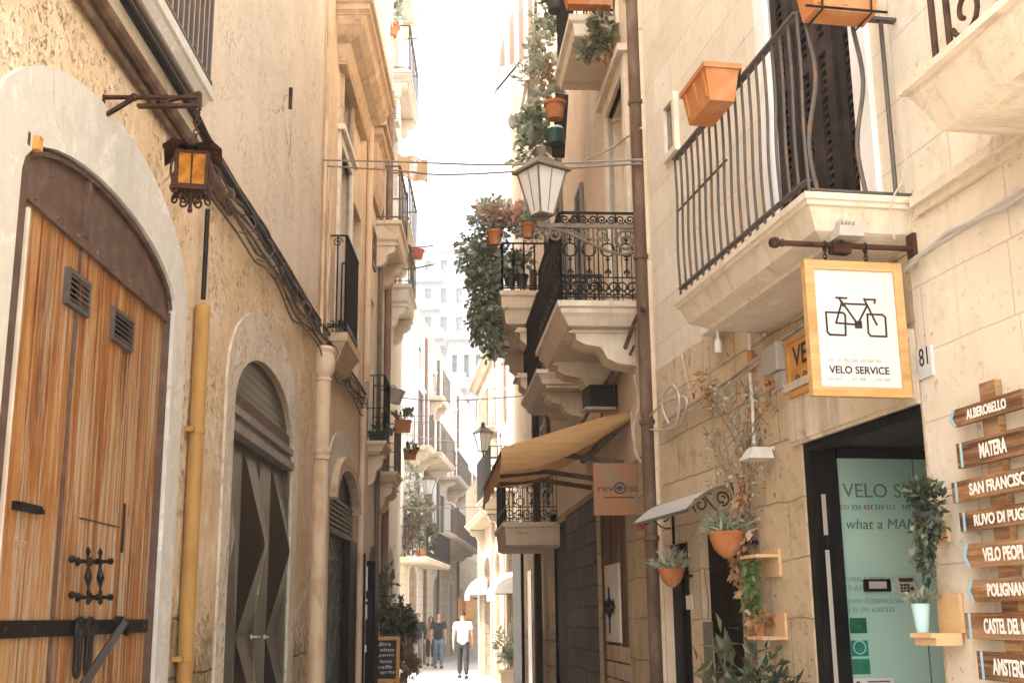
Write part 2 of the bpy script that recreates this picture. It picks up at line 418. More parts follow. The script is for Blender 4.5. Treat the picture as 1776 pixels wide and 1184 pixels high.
m_glassdark = simple('dark window glass', (.016, .014, .012), .25, 0, (.03, .026, .022), 2, bump=.02, bs=3, spec=.15)
m_glasspale = simple('dim window', (.16, .14, .12), .15, 0, (.11, .09, .075), 2, bump=.02, bs=3, spec=.6)
m_shutter = simple('brown shutter paint', (.21, .125, .085), .6, 0, (.27, .17, .12), 5)
m_greyshutter = simple('grey shutter paint', (.22, .19, .165), .6, 0, (.27, .235, .2), 5)
m_darkshutter = simple('dark brown shutter paint', (.026, .018, .015), .6, 0, (.045, .032, .026), 5, spec=.08)
m_cream = simple('cream paint', (.72, .64, .52), .6, 0, (.64, .54, .42), 5)
m_whitepaint = simple('white paint', (.78, .76, .72), .5, 0, (.68, .64, .58), 6, (.5, .7))
m_whiteplastic = simple('white plastic', (.72, .70, .66), .4, 0, (.62, .59, .54), 6, (.5, .7), .03)
m_greyplastic = simple('grey plastic', (.42, .38, .33), .45, 0, (.36, .32, .27), 6, (.5, .7), .03)
m_darkplastic = simple('dark plastic', (.03, .027, .025), .4, 0, (.045, .04, .037), 6, (.5, .7), .03)
m_terra = simple('terracotta', (.42, .155, .056), .9, 0, (.50, .30, .18), 7, (.5, .72), .4, 50, spec=.1)
m_terraorange = simple('faded orange trough', (.48, .185, .065), .7, 0, (.52, .30, .16), 5, (.46, .74), .25, 50, spec=.1)
m_teal = simple('pale teal glaze', (.45, .66, .64), .3, 0, (.40, .6, .58), 5, bump=.03)
m_yellowpipe = simple('yellow gas pipe paint', (.40, .225, .065), .55, 0, (.29, .15, .045), 5, (.44, .7), .3, 30, stretch=(1, 1, .35))
m_brownpipe = simple('brown drainpipe', (.105, .062, .039), .6, 0, (.175, .115, .075), 6, (.44, .66), .3, 40, stretch=(1, 1, .4), spec=.12)
m_peachpipe = simple('rendered pipe', (.68, .51, .345), .9, 0, (.50, .34, .195), 5, (.46, .66), .5, 30, stretch=(1, 1, .35))
m_cable = simple('dusty cable', (.10, .075, .055), .8, 0, (.18, .135, .10), 6)
m_palecable = simple('pale cable', (.50, .43, .35), .7, 0, (.40, .33, .26), 6)
m_wire = simple('grey wire', (.24, .21, .18), .7, 0, (.3, .26, .22), 6)
m_signwhite = simple('matt white board', (.56, .545, .52), .6, 0, (.53, .515, .49), 3, bump=.02)
m_ink = simple('dark brown ink', (.035, .022, .018), .6, bump=0)
m_letter = simple('cream lettering', (.76, .72, .64), .7, 0, (.64, .56, .46), 30, (.5, .7), .05)
m_bluestripe = simple('blue stripe paint', (.30, .50, .60), .7, 0, (.42, .56, .62), 14, (.5, .7), .05)
m_leaf = leafmat('green leaves', (.05, .07, .032), (.27, .31, .19), (.66, .66, .54), .4)
m_leafdark = leafmat('dark leaves', (.02, .032, .018), (.085, .11, .06), (.34, .37, .28), .35)
m_leafmix = leafmat('mixed lightened leaves', (.10, .13, .07), (.36, .40, .28), (.76, .75, .64), .5)  # leaf tints raised so the hanging foliage does not go near black
m_leafpale = leafmat('pale grey green leaves', (.17, .20, .12), (.42, .44, .32), (.64, .62, .52), .35)
m_leafwhite = leafmat('whitish leaves', (.26, .29, .18), (.60, .60, .50), (.76, .74, .66), .4)
m_leafolive = leafmat('olive leaves', (.07, .075, .035), (.18, .18, .10), (.28, .27, .17))
m_leafbright = leafmat('bright leaves', (.06, .12, .03), (.15, .25, .07))
m_leafrust = leafmat('dry orange leaves', (.26, .14, .06), (.52, .30, .14), (.66, .55, .40))
m_blossom = leafmat('coral blossom', (.60, .22, .15), (.70, .42, .34), (.74, .62, .55), .15)
m_stem = simple('woody stem', (.20, .14, .085), .9, 0, (.30, .22, .15), 8)
m_soil = simple('soil', (.05, .034, .022), .95)

# ---------------------------------------------------------------- building kit
def rect(a0, a1, h0, h1): return [(a0, h0), (a1, h0), (a1, h1), (a0, h1)]
def arch(a0, a1, h0, hs, top, n=14):
    c = (a0 + a1) / 2; w = (a1 - a0) / 2; r = top - hs
    return [(a0, h0), (a1, h0)] + [(c + w * math.cos(PI * i / n), hs + r * math.sin(PI * i / n)) for i in range(n + 1)]

class House:
    def __init__(s, W, a0, a1, H, depth, mat, name, label, group=None, bands=None, h0=-.4):
        s.W = W; s.a0 = a0; s.a1 = a1; s.H = H; s.depth = depth; s.bands = bands or [(h0, H, mat)]; s.holes = []; s.mat = mat
        s.e = thing(name, label, 'house', W.P((a0 + a1) / 2, 0, 0), group)
    def hole(s, loop, reveal=.2): s.holes.append((loop, reveal)); return loop
    def finish(s, roof=None):
        W = s.W; mb = MB(W); mats = []
        for h0, h1, m in s.bands:
            if m not in mats: mats.append(m)
            mb.cur = mats.index(m)
            outer = rect(s.a0, s.a1, h0, h1)
            inn = [l for l, r in s.holes if h0 - 1e-6 <= min(p[1] for p in l) and max(p[1] for p in l) <= h1 + 1e-6]
            loops = [[V((a, h, 0)) for a, h in l] for l in [outer] + inn]
            tris = tessellate_polygon(loops); flat = [p for l in loops for p in l]
            base = mb.add([W.P(p.x, p.y, 0) for p in flat])
            for t in tris:
                p, q, r_ = (flat[i] for i in t)
                ccw = (q.x - p.x) * (r_.y - p.y) - (q.y - p.y) * (r_.x - p.x) > 0
                # outward normal = n : a x h gives d x z
                out = W.d.cross(V((0, 0, 1))).dot(W.n) > 0
                t = tuple(base + i for i in t)
                mb.f.append(t if ccw == out else t[::-1]); mb.mi.append(mb.cur)
        for l, rv in s.holes:
            hm = sum(p[1] for p in l) / len(l)
            for i, (h0, h1, m) in enumerate(s.bands):
                if h0 <= hm <= h1: mb.cur = mats.index(m)
            for i in range(len(l)):
                a, b = l[i], l[(i + 1) % len(l)]
                mb.face([W.P(*a, 0), W.P(*b, 0), W.P(*b, -rv), W.P(*a, -rv)])
        D = -s.depth; a0, a1 = s.a0, s.a1; h0 = s.bands[0][0]; H = s.H; P = W.P; mb.cur = len(mats) - 1
        mb.face([P(a0, h0, 0), P(a0, H, 0), P(a0, H, D), P(a0, h0, D)])
        mb.face([P(a1, h0, 0), P(a1, h0, D), P(a1, H, D), P(a1, H, 0)])
        mb.face([P(a0, H, 0), P(a1, H, 0), P(a1, H, D), P(a0, H, D)])
        mb.face([P(a0, h0, D), P(a0, H, D), P(a1, H, D), P(a1, h0, D)])
        return mb.build('wall', mats, s.e)

def band(W, inner, outer, n0, n1, name, mat, parent):
    mb = MB(W); k = len(inner)
    for i in range(k - 1):
        a, b, c, d = inner[i], inner[i + 1], outer[i + 1], outer[i]
        mb.hexa([W.P(*a, n0), W.P(*b, n0), W.P(*c, n0), W.P(*d, n0), W.P(*a, n1), W.P(*b, n1), W.P(*c, n1), W.P(*d, n1)])
    return mb.build(name, mat, parent)

def archpath(a0, a1, h0, hs, top, n=14):
    l = arch(a0, a1, h0, hs, top, n); return [l[1]] + l[2:] + [l[0]]

def fill(W, loop, n, mat, name, parent, th=.03):
    mb = MB(W); mb.prism([W.P(a, h, n - th) for a, h in loop], W.n * th); return mb.build(name, mat, parent)

def louvers(mb, W, a0, a1, h0, h1, n, step=.05, t=.012, tilt=.02):
    h = h0 + step / 2
    while h < h1 - step * .3:
        mb.hexa([W.P(a0, h - tilt, n + .012), W.P(a1, h - tilt, n + .012), W.P(a1, h + tilt, n - .012), W.P(a0, h + tilt, n - .012),
                 W.P(a0, h - tilt + t, n + .012), W.P(a1, h - tilt + t, n + .012), W.P(a1, h + tilt + t, n - .012), W.P(a0, h + tilt + t, n - .012)])
        h += step

def shutter(W, a0, a1, h0, h1, n, mat, parent, fr=.05, step=.055, mid=True, name='shutter', label=None):
    mb = MB(W)
    mb.box(a0, a0 + fr, h0, h1, n - .02, n + .02).box(a1 - fr, a1, h0, h1, n - .02, n + .02)
    mb.box(a0 + fr, a1 - fr, h0, h0 + fr, n - .018, n + .018).box(a0 + fr, a1 - fr, h1 - fr, h1, n - .018, n + .018)
    if mid:
        m = h0 + (h1 - h0) * .48; mb.box(a0 + fr, a1 - fr, m - fr / 2, m + fr / 2, n - .018, n + .018)
        louvers(mb, W, a0 + fr, a1 - fr, h0 + fr, m - fr / 2, n, step); louvers(mb, W, a0 + fr, a1 - fr, m + fr / 2, h1 - fr, n, step)
    else: louvers(mb, W, a0 + fr, a1 - fr, h0 + fr, h1 - fr, n, step)
    mb.box(a0 + fr, a1 - fr, h0 + fr, h1 - fr, n - .03, n - .022)
    return mb.build(name, mat, parent, label=label)

def window(H, a0, a1, h0, h1, frame=m_cream, glass=m_glasspale, rv=.22, shut=None, closed=None, name='window', surround=None, sill=True):
    """opening with frame, pane and folded-back or closed shutters"""
    W = H.W; H.hole(rect(a0, a1, h0, h1), rv)
    mb = MB(W); f = .06; n = -rv + .04; m = (a0 + a1) / 2
    mb.box(a0, a0 + f, h0, h1, n - .03, n + .03).box(a1 - f, a1, h0, h1, n - .03, n + .03)
    mb.box(a0 + f, a1 - f, h1 - f, h1, n - .028, n + .028).box(a0 + f, a1 - f, h0, h0 + f, n - .028, n + .028).box(m - .035, m + .035, h0 + f, h1 - f, n - .026, n + .026)
    for hh in (h0 + (h1 - h0) * .36, h0 + (h1 - h0) * .68):
        mb.box(a0 + f, m - .035, hh - .018, hh + .018, n - .02, n + .02).box(m + .035, a1 - f, hh - .018, hh + .018, n - .02, n + .02)
    w = mb.build(name, frame, H.e)
    MB(W).box(a0 + f, a1 - f, h0 + f, h1 - f, n - .022, n - .012).build('pane', glass, w)
    hw = (a1 - a0) / 2
    if shut:
        shutter(W, a0 - hw - .02, a0 - .02, h0, h1, .03, shut, w); shutter(W, a1 + .02, a1 + hw + .02, h0, h1, .03, shut, w)
    if closed:
        shutter(W, a0 + .01, m - .005, h0 + .01, h1 - .01, -.05, closed, w); shutter(W, m + .005, a1 - .01, h0 + .01, h1 - .01, -.05, closed, w)
    if surround is not None:
        b = .14
        MB(W).box(a0 - b, a0, h0, h1 + b, -.05, .035).box(a1, a1 + b, h0, h1 + b, -.05, .035).box(a0, a1, h1, h1 + b, -.05, .035).box(a0 - b - .05, a1 + b + .05, h1 + b, h1 + b + .07, -.02, .09).build('surround', surround, w)
    if sill:
        MB(W).box(a0 - .1, a1 + .1, h0 - .07, h0, -.1, .07).build('sill', surround or m_slab, w)
    return w

def slab_mesh(W, a0, a1, z, p, rings, n_in=-.05):
    mb = MB(W); pts = []
    for i, dz in rings:
        pts += [W.P(a0 + i, z + dz, n_in), W.P(a0 + i, z + dz, p - i), W.P(a1 - i, z + dz, p - i), W.P(a1 - i, z + dz, n_in)]
    fs = []
    for r in range(len(rings) - 1):
        for j in range(3):
            fs.append((r * 4 + j, r * 4 + j + 1, r * 4 + 4 + j + 1, r * 4 + 4 + j))
    fs.append((0, 3, 2, 1)); b = 4 * (len(rings) - 1); fs.append((b, b + 1, b + 2, b + 3))
    mb.faces(pts, fs); return mb

RING = [(0, 0), (0, -.045), (.025, -.045), (.025, -.07), (.05, -.10), (.07, -.15), (.11, -.17), (.11, -.19)]
RING2 = [(0, 0), (0, -.05), (.03, -.06), (.03, -.09), (.06, -.12), (.10, -.15)]
RINGBIG = [(0, 0), (0, -.03), (.012, -.035), (.012, -.055), (.03, -.06), (.07, -.16), (.15, -.20), (.16, -.215)]

def corbel(W, a, w, z, p, h, mat, parent, name='corbel'):
    prof = [(0, 0), (p, 0), (p, -.10 * h), (p * .93, -.14 * h), (p * .93, -.30 * h), (p * .80, -.42 * h), (p * .55, -.50 * h), (p * .50, -.62 * h), (p * .45, -.80 * h), (p * .28, -.95 * h), (0.02, -h), (-.05, -h), (-.05, 0)]
    mb = MB(W); mb.prism([W.P(a - w / 2, z + y, x) for x, y in prof], W.d * w)
    mb.box(a - w / 2 - .025, a + w / 2 + .025, z - .115 * h, z - .075 * h, -.02, p + .025)
    return mb.build(name, mat, parent)

def runs(W, a0, a1, z, p, ends=(1, 1), ins=.04):
    q = [W.P(a0 + ins, z, 0), W.P(a0 + ins, z, p - ins), W.P(a1 - ins, z, p - ins), W.P(a1 - ins, z, 0)]
    r = [(q[1], q[2])]
    if ends[0]: r.insert(0, (q[0], q[1]))
    if ends[1]: r.append((q[2], q[3]))
    return r

def rail_plain(mb, p, q, h, sp, r=.008, wave=0.0, bulge=None, rng=random, k=4, mid=None):
    p = V(p); q = V(q); L = (q - p).length; n = max(1, round(L / sp)); e = (q - p) / L; up = V((0, 0, 1))
    side = e.cross(up)
    mb.flat(p + up * h, q + up * h, .04, .014, side); mb.flat(p + up * .07, q + up * .07, .03, .012, side)
    if mid: mb.flat(p + up * mid, q + up * mid, .025, .01, side)
    for i in range(n + 1):
        b = p + (q - p) * (i / n)
        if wave == 0: mb.bar(b, b + up * h, r, k)
        else:
            w = wave * rng.uniform(.5, 1.2); ph = rng.uniform(-.3, .3); pts = []
            for j in range(13):
                t = j / 12; en = math.sin(PI * t) ** .7
                pts.append(b + up * (h * t) + e * (w * math.sin(2 * PI * t + ph) * en) + (bulge or V((0, 0, 0))) * (math.sin(PI * min(1, t * 1.25)) ** 2))
            mb.tube(pts, r, 5)

def finial(mb, c, e, up, s):
    """small cast leaf ornament"""
    c = V(c); nrm = e.cross(up).normalized() * (s * .16)
    for dx, dz, ww, hh in ((0, .55, .26, .55), (-.34, .25, .2, .34), (.34, .25, .2, .34), (0, -.1, .16, .3)):
        m = c + e * (dx * s) + up * (dz * s)
        mb.prism([m - e * ww * s - nrm / 2, m - up * hh * s - nrm / 2, m + e * ww * s - nrm / 2, m + up * hh * s - nrm / 2], nrm)

def rail_ornate(mb, p, q, h, bays, r=.007):
    p = V(p); q = V(q); L = (q - p).length; e = (q - p) / L; up = V((0, 0, 1)); w = L / bays; side = e.cross(up)
    for z in (.05 * h, .27 * h, .86 * h): mb.bar(p + up * z, q + up * z, r, 5)
    mb.flat(p + up * h, q + up * h, .04, .014, side)
    for i in range(bays + 1):
        b = p + e * (w * i); mb.bar(b, b + up * h, r, 5)
    for i in range(bays):
        c = p + e * (w * (i + .5))
        mb.bar(c + up * .27 * h, c + up * .50 * h, r, 4); mb.bar(c + up * .66 * h, c + up * .86 * h, r, 4)
        mb.tube(circle(c + up * .58 * h, e, up, .075 * h), r, 4, True)
        finial(mb, c + up * .68 * h, e, up, .05 * h); finial(mb, c + up * .485 * h, e, -up, .045 * h); finial(mb, c + up * .31 * h, e, up, .07 * h)
        for sg in (-1, 1):
            mb.tube(spiral(c + e * (sg * w * .25) + up * .155 * h, e * sg, up, .095 * h, .02 * h, -PI * .9, PI * 2.0, 20), r, 4)
            mb.tube(spiral(c + e * (sg * w * .25) + up * .93 * h, e * sg, up, .055 * h, .012 * h, -PI, PI * 1.9, 16), r, 4)
            mb.bar(c + e * (sg * w * .26), c + e * (sg * w * .26) + up * .86 * h, r * .6, 4)
        mb.ball(c + up * .155 * h, .02 * h, 6)
    for i in range(bays): finial(mb, p + e * (w * (i + .5)) - up * .02, e, -up, .05 * h)

def balcony(H, a0, a1, z, p, h=.95, slab=m_slab, iron=m_iron, style='plain', rings=RING, corbels=(), cw=.16, ch=.35, sp=.11, r=.008, bays=(3, 8), ends=(1, 1), label=None, wave=0.0, mid=None):
    W = H.W
    s = slab_mesh(W, a0, a1, z, p, rings).build('balcony', slab, H.e, label=label)
    mb = MB(W)
    for i, (u, v) in enumerate(runs(W, a0, a1, z, p, ends)):
        if style == 'ornate': rail_ornate(mb, u, v, h, bays[1] if (v - u).length > p * 1.2 else bays[0])
        elif style == 'plain': rail_plain(mb, u, v, h, sp, r, wave, mid=mid)
    if style: mb.build('railing', iron, s)
    zb = z + rings[-1][1]
    for a in corbels: corbel(W, a, cw, zb - .002, p * .8, ch, slab, s)
    return s

# ---------------------------------------------------------------- plants
def leaf(mb, p, ax, nr, L, w):
    ax = ax.normalized(); s = ax.cross(nr)
    if s.length < 1e-4: s = ax.cross(V((1, 0, 0)))
    s.normalize(); u = s.cross(ax)
    b = mb.add([p, p + ax * (L * .45) + s * (L * w) + u * (L * .08), p + ax * L, p + ax * (L * .45) - s * (L * w) + u * (L * .08)])
    mb.f.append((b, b + 1, b + 2)); mb.f.append((b, b + 2, b + 3)); mb.mi += [0, 0]

def rv():
    while True:
        p = V((random.uniform(-1, 1), random.uniform(-1, 1), random.uniform(-1, 1)))
        if .02 < p.length < 1: return p

def foliage(mb, c, rx, ry, rz, n, size, w=.3, hang=0.0, clumps=6, tight=.42):
    c = V(c); cl = [rv() for _ in range(clumps)]
    for _ in range(n):
        q = random.choice(cl) * .75 + rv() * tight
        p = c + V((q.x * rx, q.y * ry, q.z * rz))
        ax = q.normalized() * .6 + rv() * .9 + V((0, 0, -hang + .2))
        leaf(mb, p, ax, rv() + V((0, 0, .8)), size * random.uniform(.4, 1.5), w * random.uniform(.75, 1.25))

def spikes(mb, c, r, n, L, w=.06, up=.5):
    c = V(c)
    for _ in range(n):
        d = rv().normalized(); d.z = abs(d.z) * .9 + up; d.normalize()
        leaf(mb, c + V((random.uniform(-1, 1), random.uniform(-1, 1), 0)) * r * .5, d, rv(), L * random.uniform(.6, 1.15), w)
        for k in range(3):
            f = random.uniform(.35, .9); leaf(mb, c + d * (L * f), d + rv() * .8, rv(), L * .25, .12)

def trail(mb, pts, n, size, spread, w=.32, hang=.8):
    pts = smoothline(pts, 6)
    for _ in range(n):
        i = random.randrange(len(pts) - 1); p = pts[i].lerp(pts[i + 1], random.random()) + rv() * spread
        leaf(mb, p, rv() + V((0, 0, -hang)), rv() + V((0, 0, .5)), size * random.uniform(.6, 1.3), w)

def stems(mb, c, tops, r=.006):
    for t in tops: mb.tube(bez(c, V(c) + V((0, 0, .3 * (V(t) - V(c)).length)), V(t) - (V(t) - V(c)) * .3, t, 6), r, 5, r2=r * .5)

def pot_mesh(c, r, h, k=14, rim=True):
    pr = [(r * .02, 0), (r * .68, 0), (r * .92, h * .82)]
    pr += [(r * 1.04, h * .82), (r * 1.06, h), (r * .93, h), (r * .88, h * .86), (.001, h * .86)] if rim else [(r, h), (r * .93, h), (r * .9, h * .9), (.001, h * .9)]
    return MB().lathe(c, pr, k)

def trough_mesh(W, c, L, wd, h, along):
    """tapered window trough with a lip; along = unit vector of its length"""
    c = V(c); e = V(along).normalized(); s = e.cross(V((0, 0, 1))); up = V((0, 0, 1)); mb = MB(W)
    def ring(l, w_, z): return [c + e * (x * l / 2) + s * (y * w_ / 2) + up * z for x, y in ((-1, -1), (1, -1), (1, 1), (-1, 1))]
    rs = [ring(L * .84, wd * .68, 0), ring(L * .95, wd * .92, h * .86), ring(L * 1.02, wd * 1.06, h * .86), ring(L * 1.02, wd * 1.06, h), ring(L * .95, wd * .92, h), ring(L * .93, wd * .88, h * .8)]
    pts = [p for r_ in rs for p in r_]; fs = [(3, 2, 1, 0)]
    for i in range(len(rs) - 1):
        for j in range(4): fs.append((i * 4 + j, i * 4 + (j + 1) % 4, i * 4 + 4 + (j + 1) % 4, i * 4 + 4 + j))
    fs.append(tuple(4 * (len(rs) - 1) + j for j in range(4)))
    mb.faces(pts, fs)
    for f in (-.35, 0, .35):
        for sg in (-1, 1):
            mb.prism([c + e * (L * f - .012) + s * sg * wd * .352 + up * .03, c + e * (L * f + .012) + s * sg * wd * .352 + up * .03, c + e * (L * f + .012) + s * sg * wd * .45 + up * h * .84, c + e * (L * f - .012) + s * sg * wd * .45 + up * h * .84], s * sg * .008)
    return mb

# ---------------------------------------------------------------- lanterns
def lantern(base, s, rz, parent, frame=m_greyiron, glass=None, up=V((0, 0, 1))):
    """four-sided street lantern, narrow at the foot; s = height of the glass"""
    c = V(base); m = Matrix.Rotation(rz, 3, 'Z')
    def ring(w, z): return [c + m @ V((x * w, y * w, z)) for x, y in ((-1, -1), (1, -1), (1, 1), (-1, 1))]
    b0, b1, b2 = ring(s * .17, s * .18), ring(s * .20, s * .24), ring(s * .37, s * 1.15)
    mb = MB(); mb.lathe(c, [(.001, 0), (s * .05, 0), (s * .04, s * .06), (s * .10, s * .10), (s * .06, s * .14), (s * .14, s * .18), (.001, s * .18)], 8)
    for i in range(4):
        j = (i + 1) % 4
        mb.bar(b0[i], b2[i], s * .022, 5); mb.bar(b0[i], b0[j], s * .024, 5); mb.bar(b2[i], b2[j], s * .026, 5)
        mb.bar((b1[i] + b1[j]) / 2, (b2[i] + b2[j]) / 2, s * .008, 4)
    mb.build('frame', frame, parent)
    g = MB()
    i0, i2 = ring(s * .16, s * .19), ring(s * .355, s * 1.14)
    for i in range(4):
        j = (i + 1) % 4; nn = (c - (i0[i] + i0[j]) / 2); nn.z = 0; nn = nn.normalized() * .004
        g.prism([i0[i], i0[j], i2[j], i2[i]], nn)
    g.build('glass_panels', glass or m_lampglass, parent)
    r0, r1, r2, r3 = ring(s * .46, s * 1.13), ring(s * .45, s * 1.17), ring(s * .17, s * 1.42), ring(s * .13, s * 1.46)
    rf = MB()
    pts = r0 + r1 + r2 + r3; fs = [(3, 2, 1, 0), (12, 13, 14, 15)]
    for k in range(3):
        for i in range(4): fs.append((k * 4 + i, k * 4 + (i + 1) % 4, k * 4 + 4 + (i + 1) % 4, k * 4 + 4 + i))
    rf.faces(pts, fs); top = c + up * s * 1.46
    rf.build('roof', frame, parent)
    MB().lathe(top, [(s * .15, 0), (s * .16, s * .05), (s * .10, s * .07), (s * .12, s * .16), (s * .13, s * .22), (s * .07, s * .27), (s * .03, s * .30), (.002, s * .34)], 10).build('finial', frame, parent, smooth=True)

t_ = NT('milky lamp glass'); t_.color((.86, .84, .80)); t_.set(Roughness=.35, Specular_IOR_Level=.5, Transmission_Weight=.35); m_lampglass = t_.m
t_ = NT('amber lamp glass'); _v = t_.coord('Object'); t_.color(t_.mix(t_.ramp(t_.noise(_v, 14), .4, .6), (.40, .165, .022), (.25, .09, .010))); t_.set(Roughness=.6, Specular_IOR_Level=.08); t_.bump(t_.noise(_v, 30), .4, .01); m_amber = t_.m

# ---------------------------------------------------------------- people
def skin(name, verts, edges, rads, mat, parent, sub=2, org=V((0, 0, 0)), rot=0.0):
    me = bpy.data.meshes.new(name); m = Matrix.Rotation(rot, 3, 'Z')
    me.from_pydata([m @ V(v) for v in verts], edges, [])
    o = bpy.data.objects.new(name, me); col.objects.link(o)
    md = o.modifiers.new('s', 'SKIN'); md.use_smooth_shade = True
    for i, r in enumerate(rads):
        sv = me.skin_vertices[0].data[i]; sv.radius = r if isinstance(r, tuple) else (r, r); sv.use_root = (i == 0)
    o.modifiers.new('u', 'SUBSURF').levels = sub; o.modifiers['u'].render_levels = sub
    bpy.context.view_layer.update()
    m2 = bpy.data.meshes.new_from_object(o.evaluated_get(bpy.context.evaluated_depsgraph_get()))
    m2.name = name
    o.modifiers.clear(); o.data = m2; m2.materials.clear(); m2.materials.append(mat)
    for p in m2.polygons: p.use_smooth = True
    o.parent = parent
    return o

def person(label, X, Y, height, face, skinm, shirt, legs, hairm, stride=.16, hair='short', sleeve=.5, female=False, skirt=False, shoes=None, bag=False, mirror=1):
    """a walking figure; local -y is forward"""
    e = thing('person', label, 'person', (X, Y, 0)); k = height / 1.75
    st = stride
    body = []; ed = []; rd = []
    def add(p, r, par=None):
        body.append(V(p) * k); rd.append(tuple(x * k for x in r) if isinstance(r, tuple) else r * k)
        if par is not None: ed.append((par, len(body) - 1))
        return len(body) - 1
    sh = .165 if female else .195
    pel = add((0, 0, .96), (.14, .10)); sp = add((0, 0, 1.15), (.125, .095), pel); ch = add((0, .01, 1.34), (.15, .11), sp)
    nb = add((0, .005, 1.47), .062, ch); nt = add((0, -.005, 1.55), .054, nb)
    hd = add((0, -.015, 1.63), (.072, .088), nt); ht = add((0, -.005, 1.71), (.066, .078), hd); add((0, 0, 1.745), (.03, .035), ht)
    add((0, -.105, 1.625), .014, hd)
    joints = {}
    for sg in (-1, 1):
        f = sg * mirror
        s_ = add((sg * sh, .01, 1.415), .06, ch); el = add((sg * (sh + .05), .03 + f * st * .25, 1.13), .044, s_); wr = add((sg * (sh + .055), -.05 + f * st * .8, .90), .028, el)
        pm = add((sg * (sh + .05), -.07 + f * st * .9, .82), (.020, .036), wr)
        for q in range(4):
            fy = -.03 + q * .02
            a = add((sg * (sh + .05), -.07 + f * st * .9 + fy, .775), .009, pm); add((sg * (sh + .035), -.08 + f * st * .9 + fy, .745 - (.012 if q in (1, 2) else 0)), .008, a)
        a = add((sg * (sh + .045), -.115 + f * st * .9, .81), .010, pm); add((sg * (sh + .04), -.13 + f * st * .9, .775), .009, a)
        hp = add((sg * .09, 0, .90), .088, pel); kn = add((sg * .095, -f * st * .75 - .02, .50), .058, hp); an = add((sg * .095, -f * st * 1.1 + .06 * (f < 0), .10), .038, kn)
        fo = add((sg * .105, -f * st * 1.1 - .09 + .06 * (f < 0), .035), (.035, .028), an); add((sg * .11, -f * st * 1.1 - .16 + .06 * (f < 0), .03), (.03, .02), fo)
        joints[sg] = (s_, el, wr, hp, kn, an, fo)
    skin('body', body, ed, rd, skinm, e, 1, rot=face)
    # shirt
    sv = [V(body[i]) for i in (pel, sp, ch, nb)]; sv[0].z -= .13 * k; sv[3].z -= .03 * k
    se = [(0, 1), (1, 2), (2, 3)]; sr = [(.182 * k, .138 * k), (.165 * k, .13 * k), (.185 * k, .138 * k), (.085 * k, .078 * k)]
    for sg in (-1, 1):
        s_, el, *_ = joints[sg]; sv.append(body[s_]); sr.append(.083 * k); se.append((2, len(sv) - 1))
        sv.append(body[s_].lerp(body[el], sleeve)); sr.append(.072 * k); se.append((len(sv) - 2, len(sv) - 1))
        if sleeve >= .9: sv.append(body[joints[sg][2]]); sr.append(.045 * k); se.append((len(sv) - 2, len(sv) - 1))
    skin('shirt', sv, se, sr, shirt, e, 2, rot=face)
    # trousers
    tv = [V((0, 0, 1.03)) * k, V((0, 0, .90)) * k]; te = [(0, 1)]; tr = [(.158 * k, .12 * k), (.165 * k, .125 * k)]
    for sg in (-1, 1):
        _, _, _, hp, kn, an, _ = joints[sg]
        tv += [body[hp] + V((0, 0, -.05 * k)), body[kn], body[an].lerp(body[kn], .5 if skirt else 0.0)]; b = len(tv); te += [(1, b - 3), (b - 3, b - 2), (b - 2, b - 1)]; tr += [.105 * k, .078 * k, .062 * k]
    skin('trousers', tv, te, tr, legs, e, 2, rot=face)
    R = Matrix.Rotation(face, 3, 'Z'); o = V((X, Y, 0))
    sm = MB()
    for sg in (-1, 1):
        an = body[joints[sg][5]]; fo = body[joints[sg][6]]
        c = o + R @ V((an.x, (an.y + fo.y) / 2 - .03 * k, .04 * k)); sm.cube(c, .095 * k, .27 * k, .08 * k, face)
    sm.build('shoes', shoes or m_darkplastic, e)
    hc = o + R @ V((0, .005, 1.665)) * k
    if hair != 'bald':
        hb = MB(); rows = []
        for i in range(6):
            th = PI * .56 * i / 5
            rows.append([hc + R @ (V((math.sin(th) * math.cos(ph) * .082, math.sin(th) * math.sin(ph) * .100 + .018 + (.012 if i == 5 else 0), math.cos(th) * .10 + (.03 if math.sin(ph) < -.3 and i > 3 else 0))) * k) for ph in [2 * PI * j / 12 for j in range(13)]])
        hb.grid(rows)
        if hair == 'long':
            for dx in (-.05, 0, .05): hb.tube([hc + R @ (V((dx, .06, .04)) * k), hc + R @ (V((dx * 1.3, .085, -.12)) * k), hc + R @ (V((dx * 1.3, .09, -.26)) * k)], .045 * k, 6, r2=.02 * k)
        hb.build('hair', hairm, e, smooth=True)
    fc = MB()
    for dx in (-.03, .03): fc.ball(o + R @ (V((dx, -.088, 1.648)) * k), .011 * k, 5)
    fc.tube([o + R @ (V((dx, -.092, 1.585)) * k) for dx in (-.022, 0, .022)], .006 * k, 4)
    fc.build('face', m_ink, e)
    if bag:
        MB().tube([o + R @ (V((-.16, -.04, 1.44)) * k), o + R @ (V((0, -.15, 1.2)) * k), o + R @ (V((.18, -.06, .98)) * k)], .012, 5).build('strap', m_ink, e)
    return e

# ================================================================ LEFT SIDE
WL = Wall(-2.0, 0, -.011, 1)
def lx(u, v, n=0): return WL.px(u, v, n)

L1 = House(WL, .3, 12.52, 9.4, 7, m_left, 'stucco_house', 'ochre stucco house with the big orange plank gate and the dark faceted door')
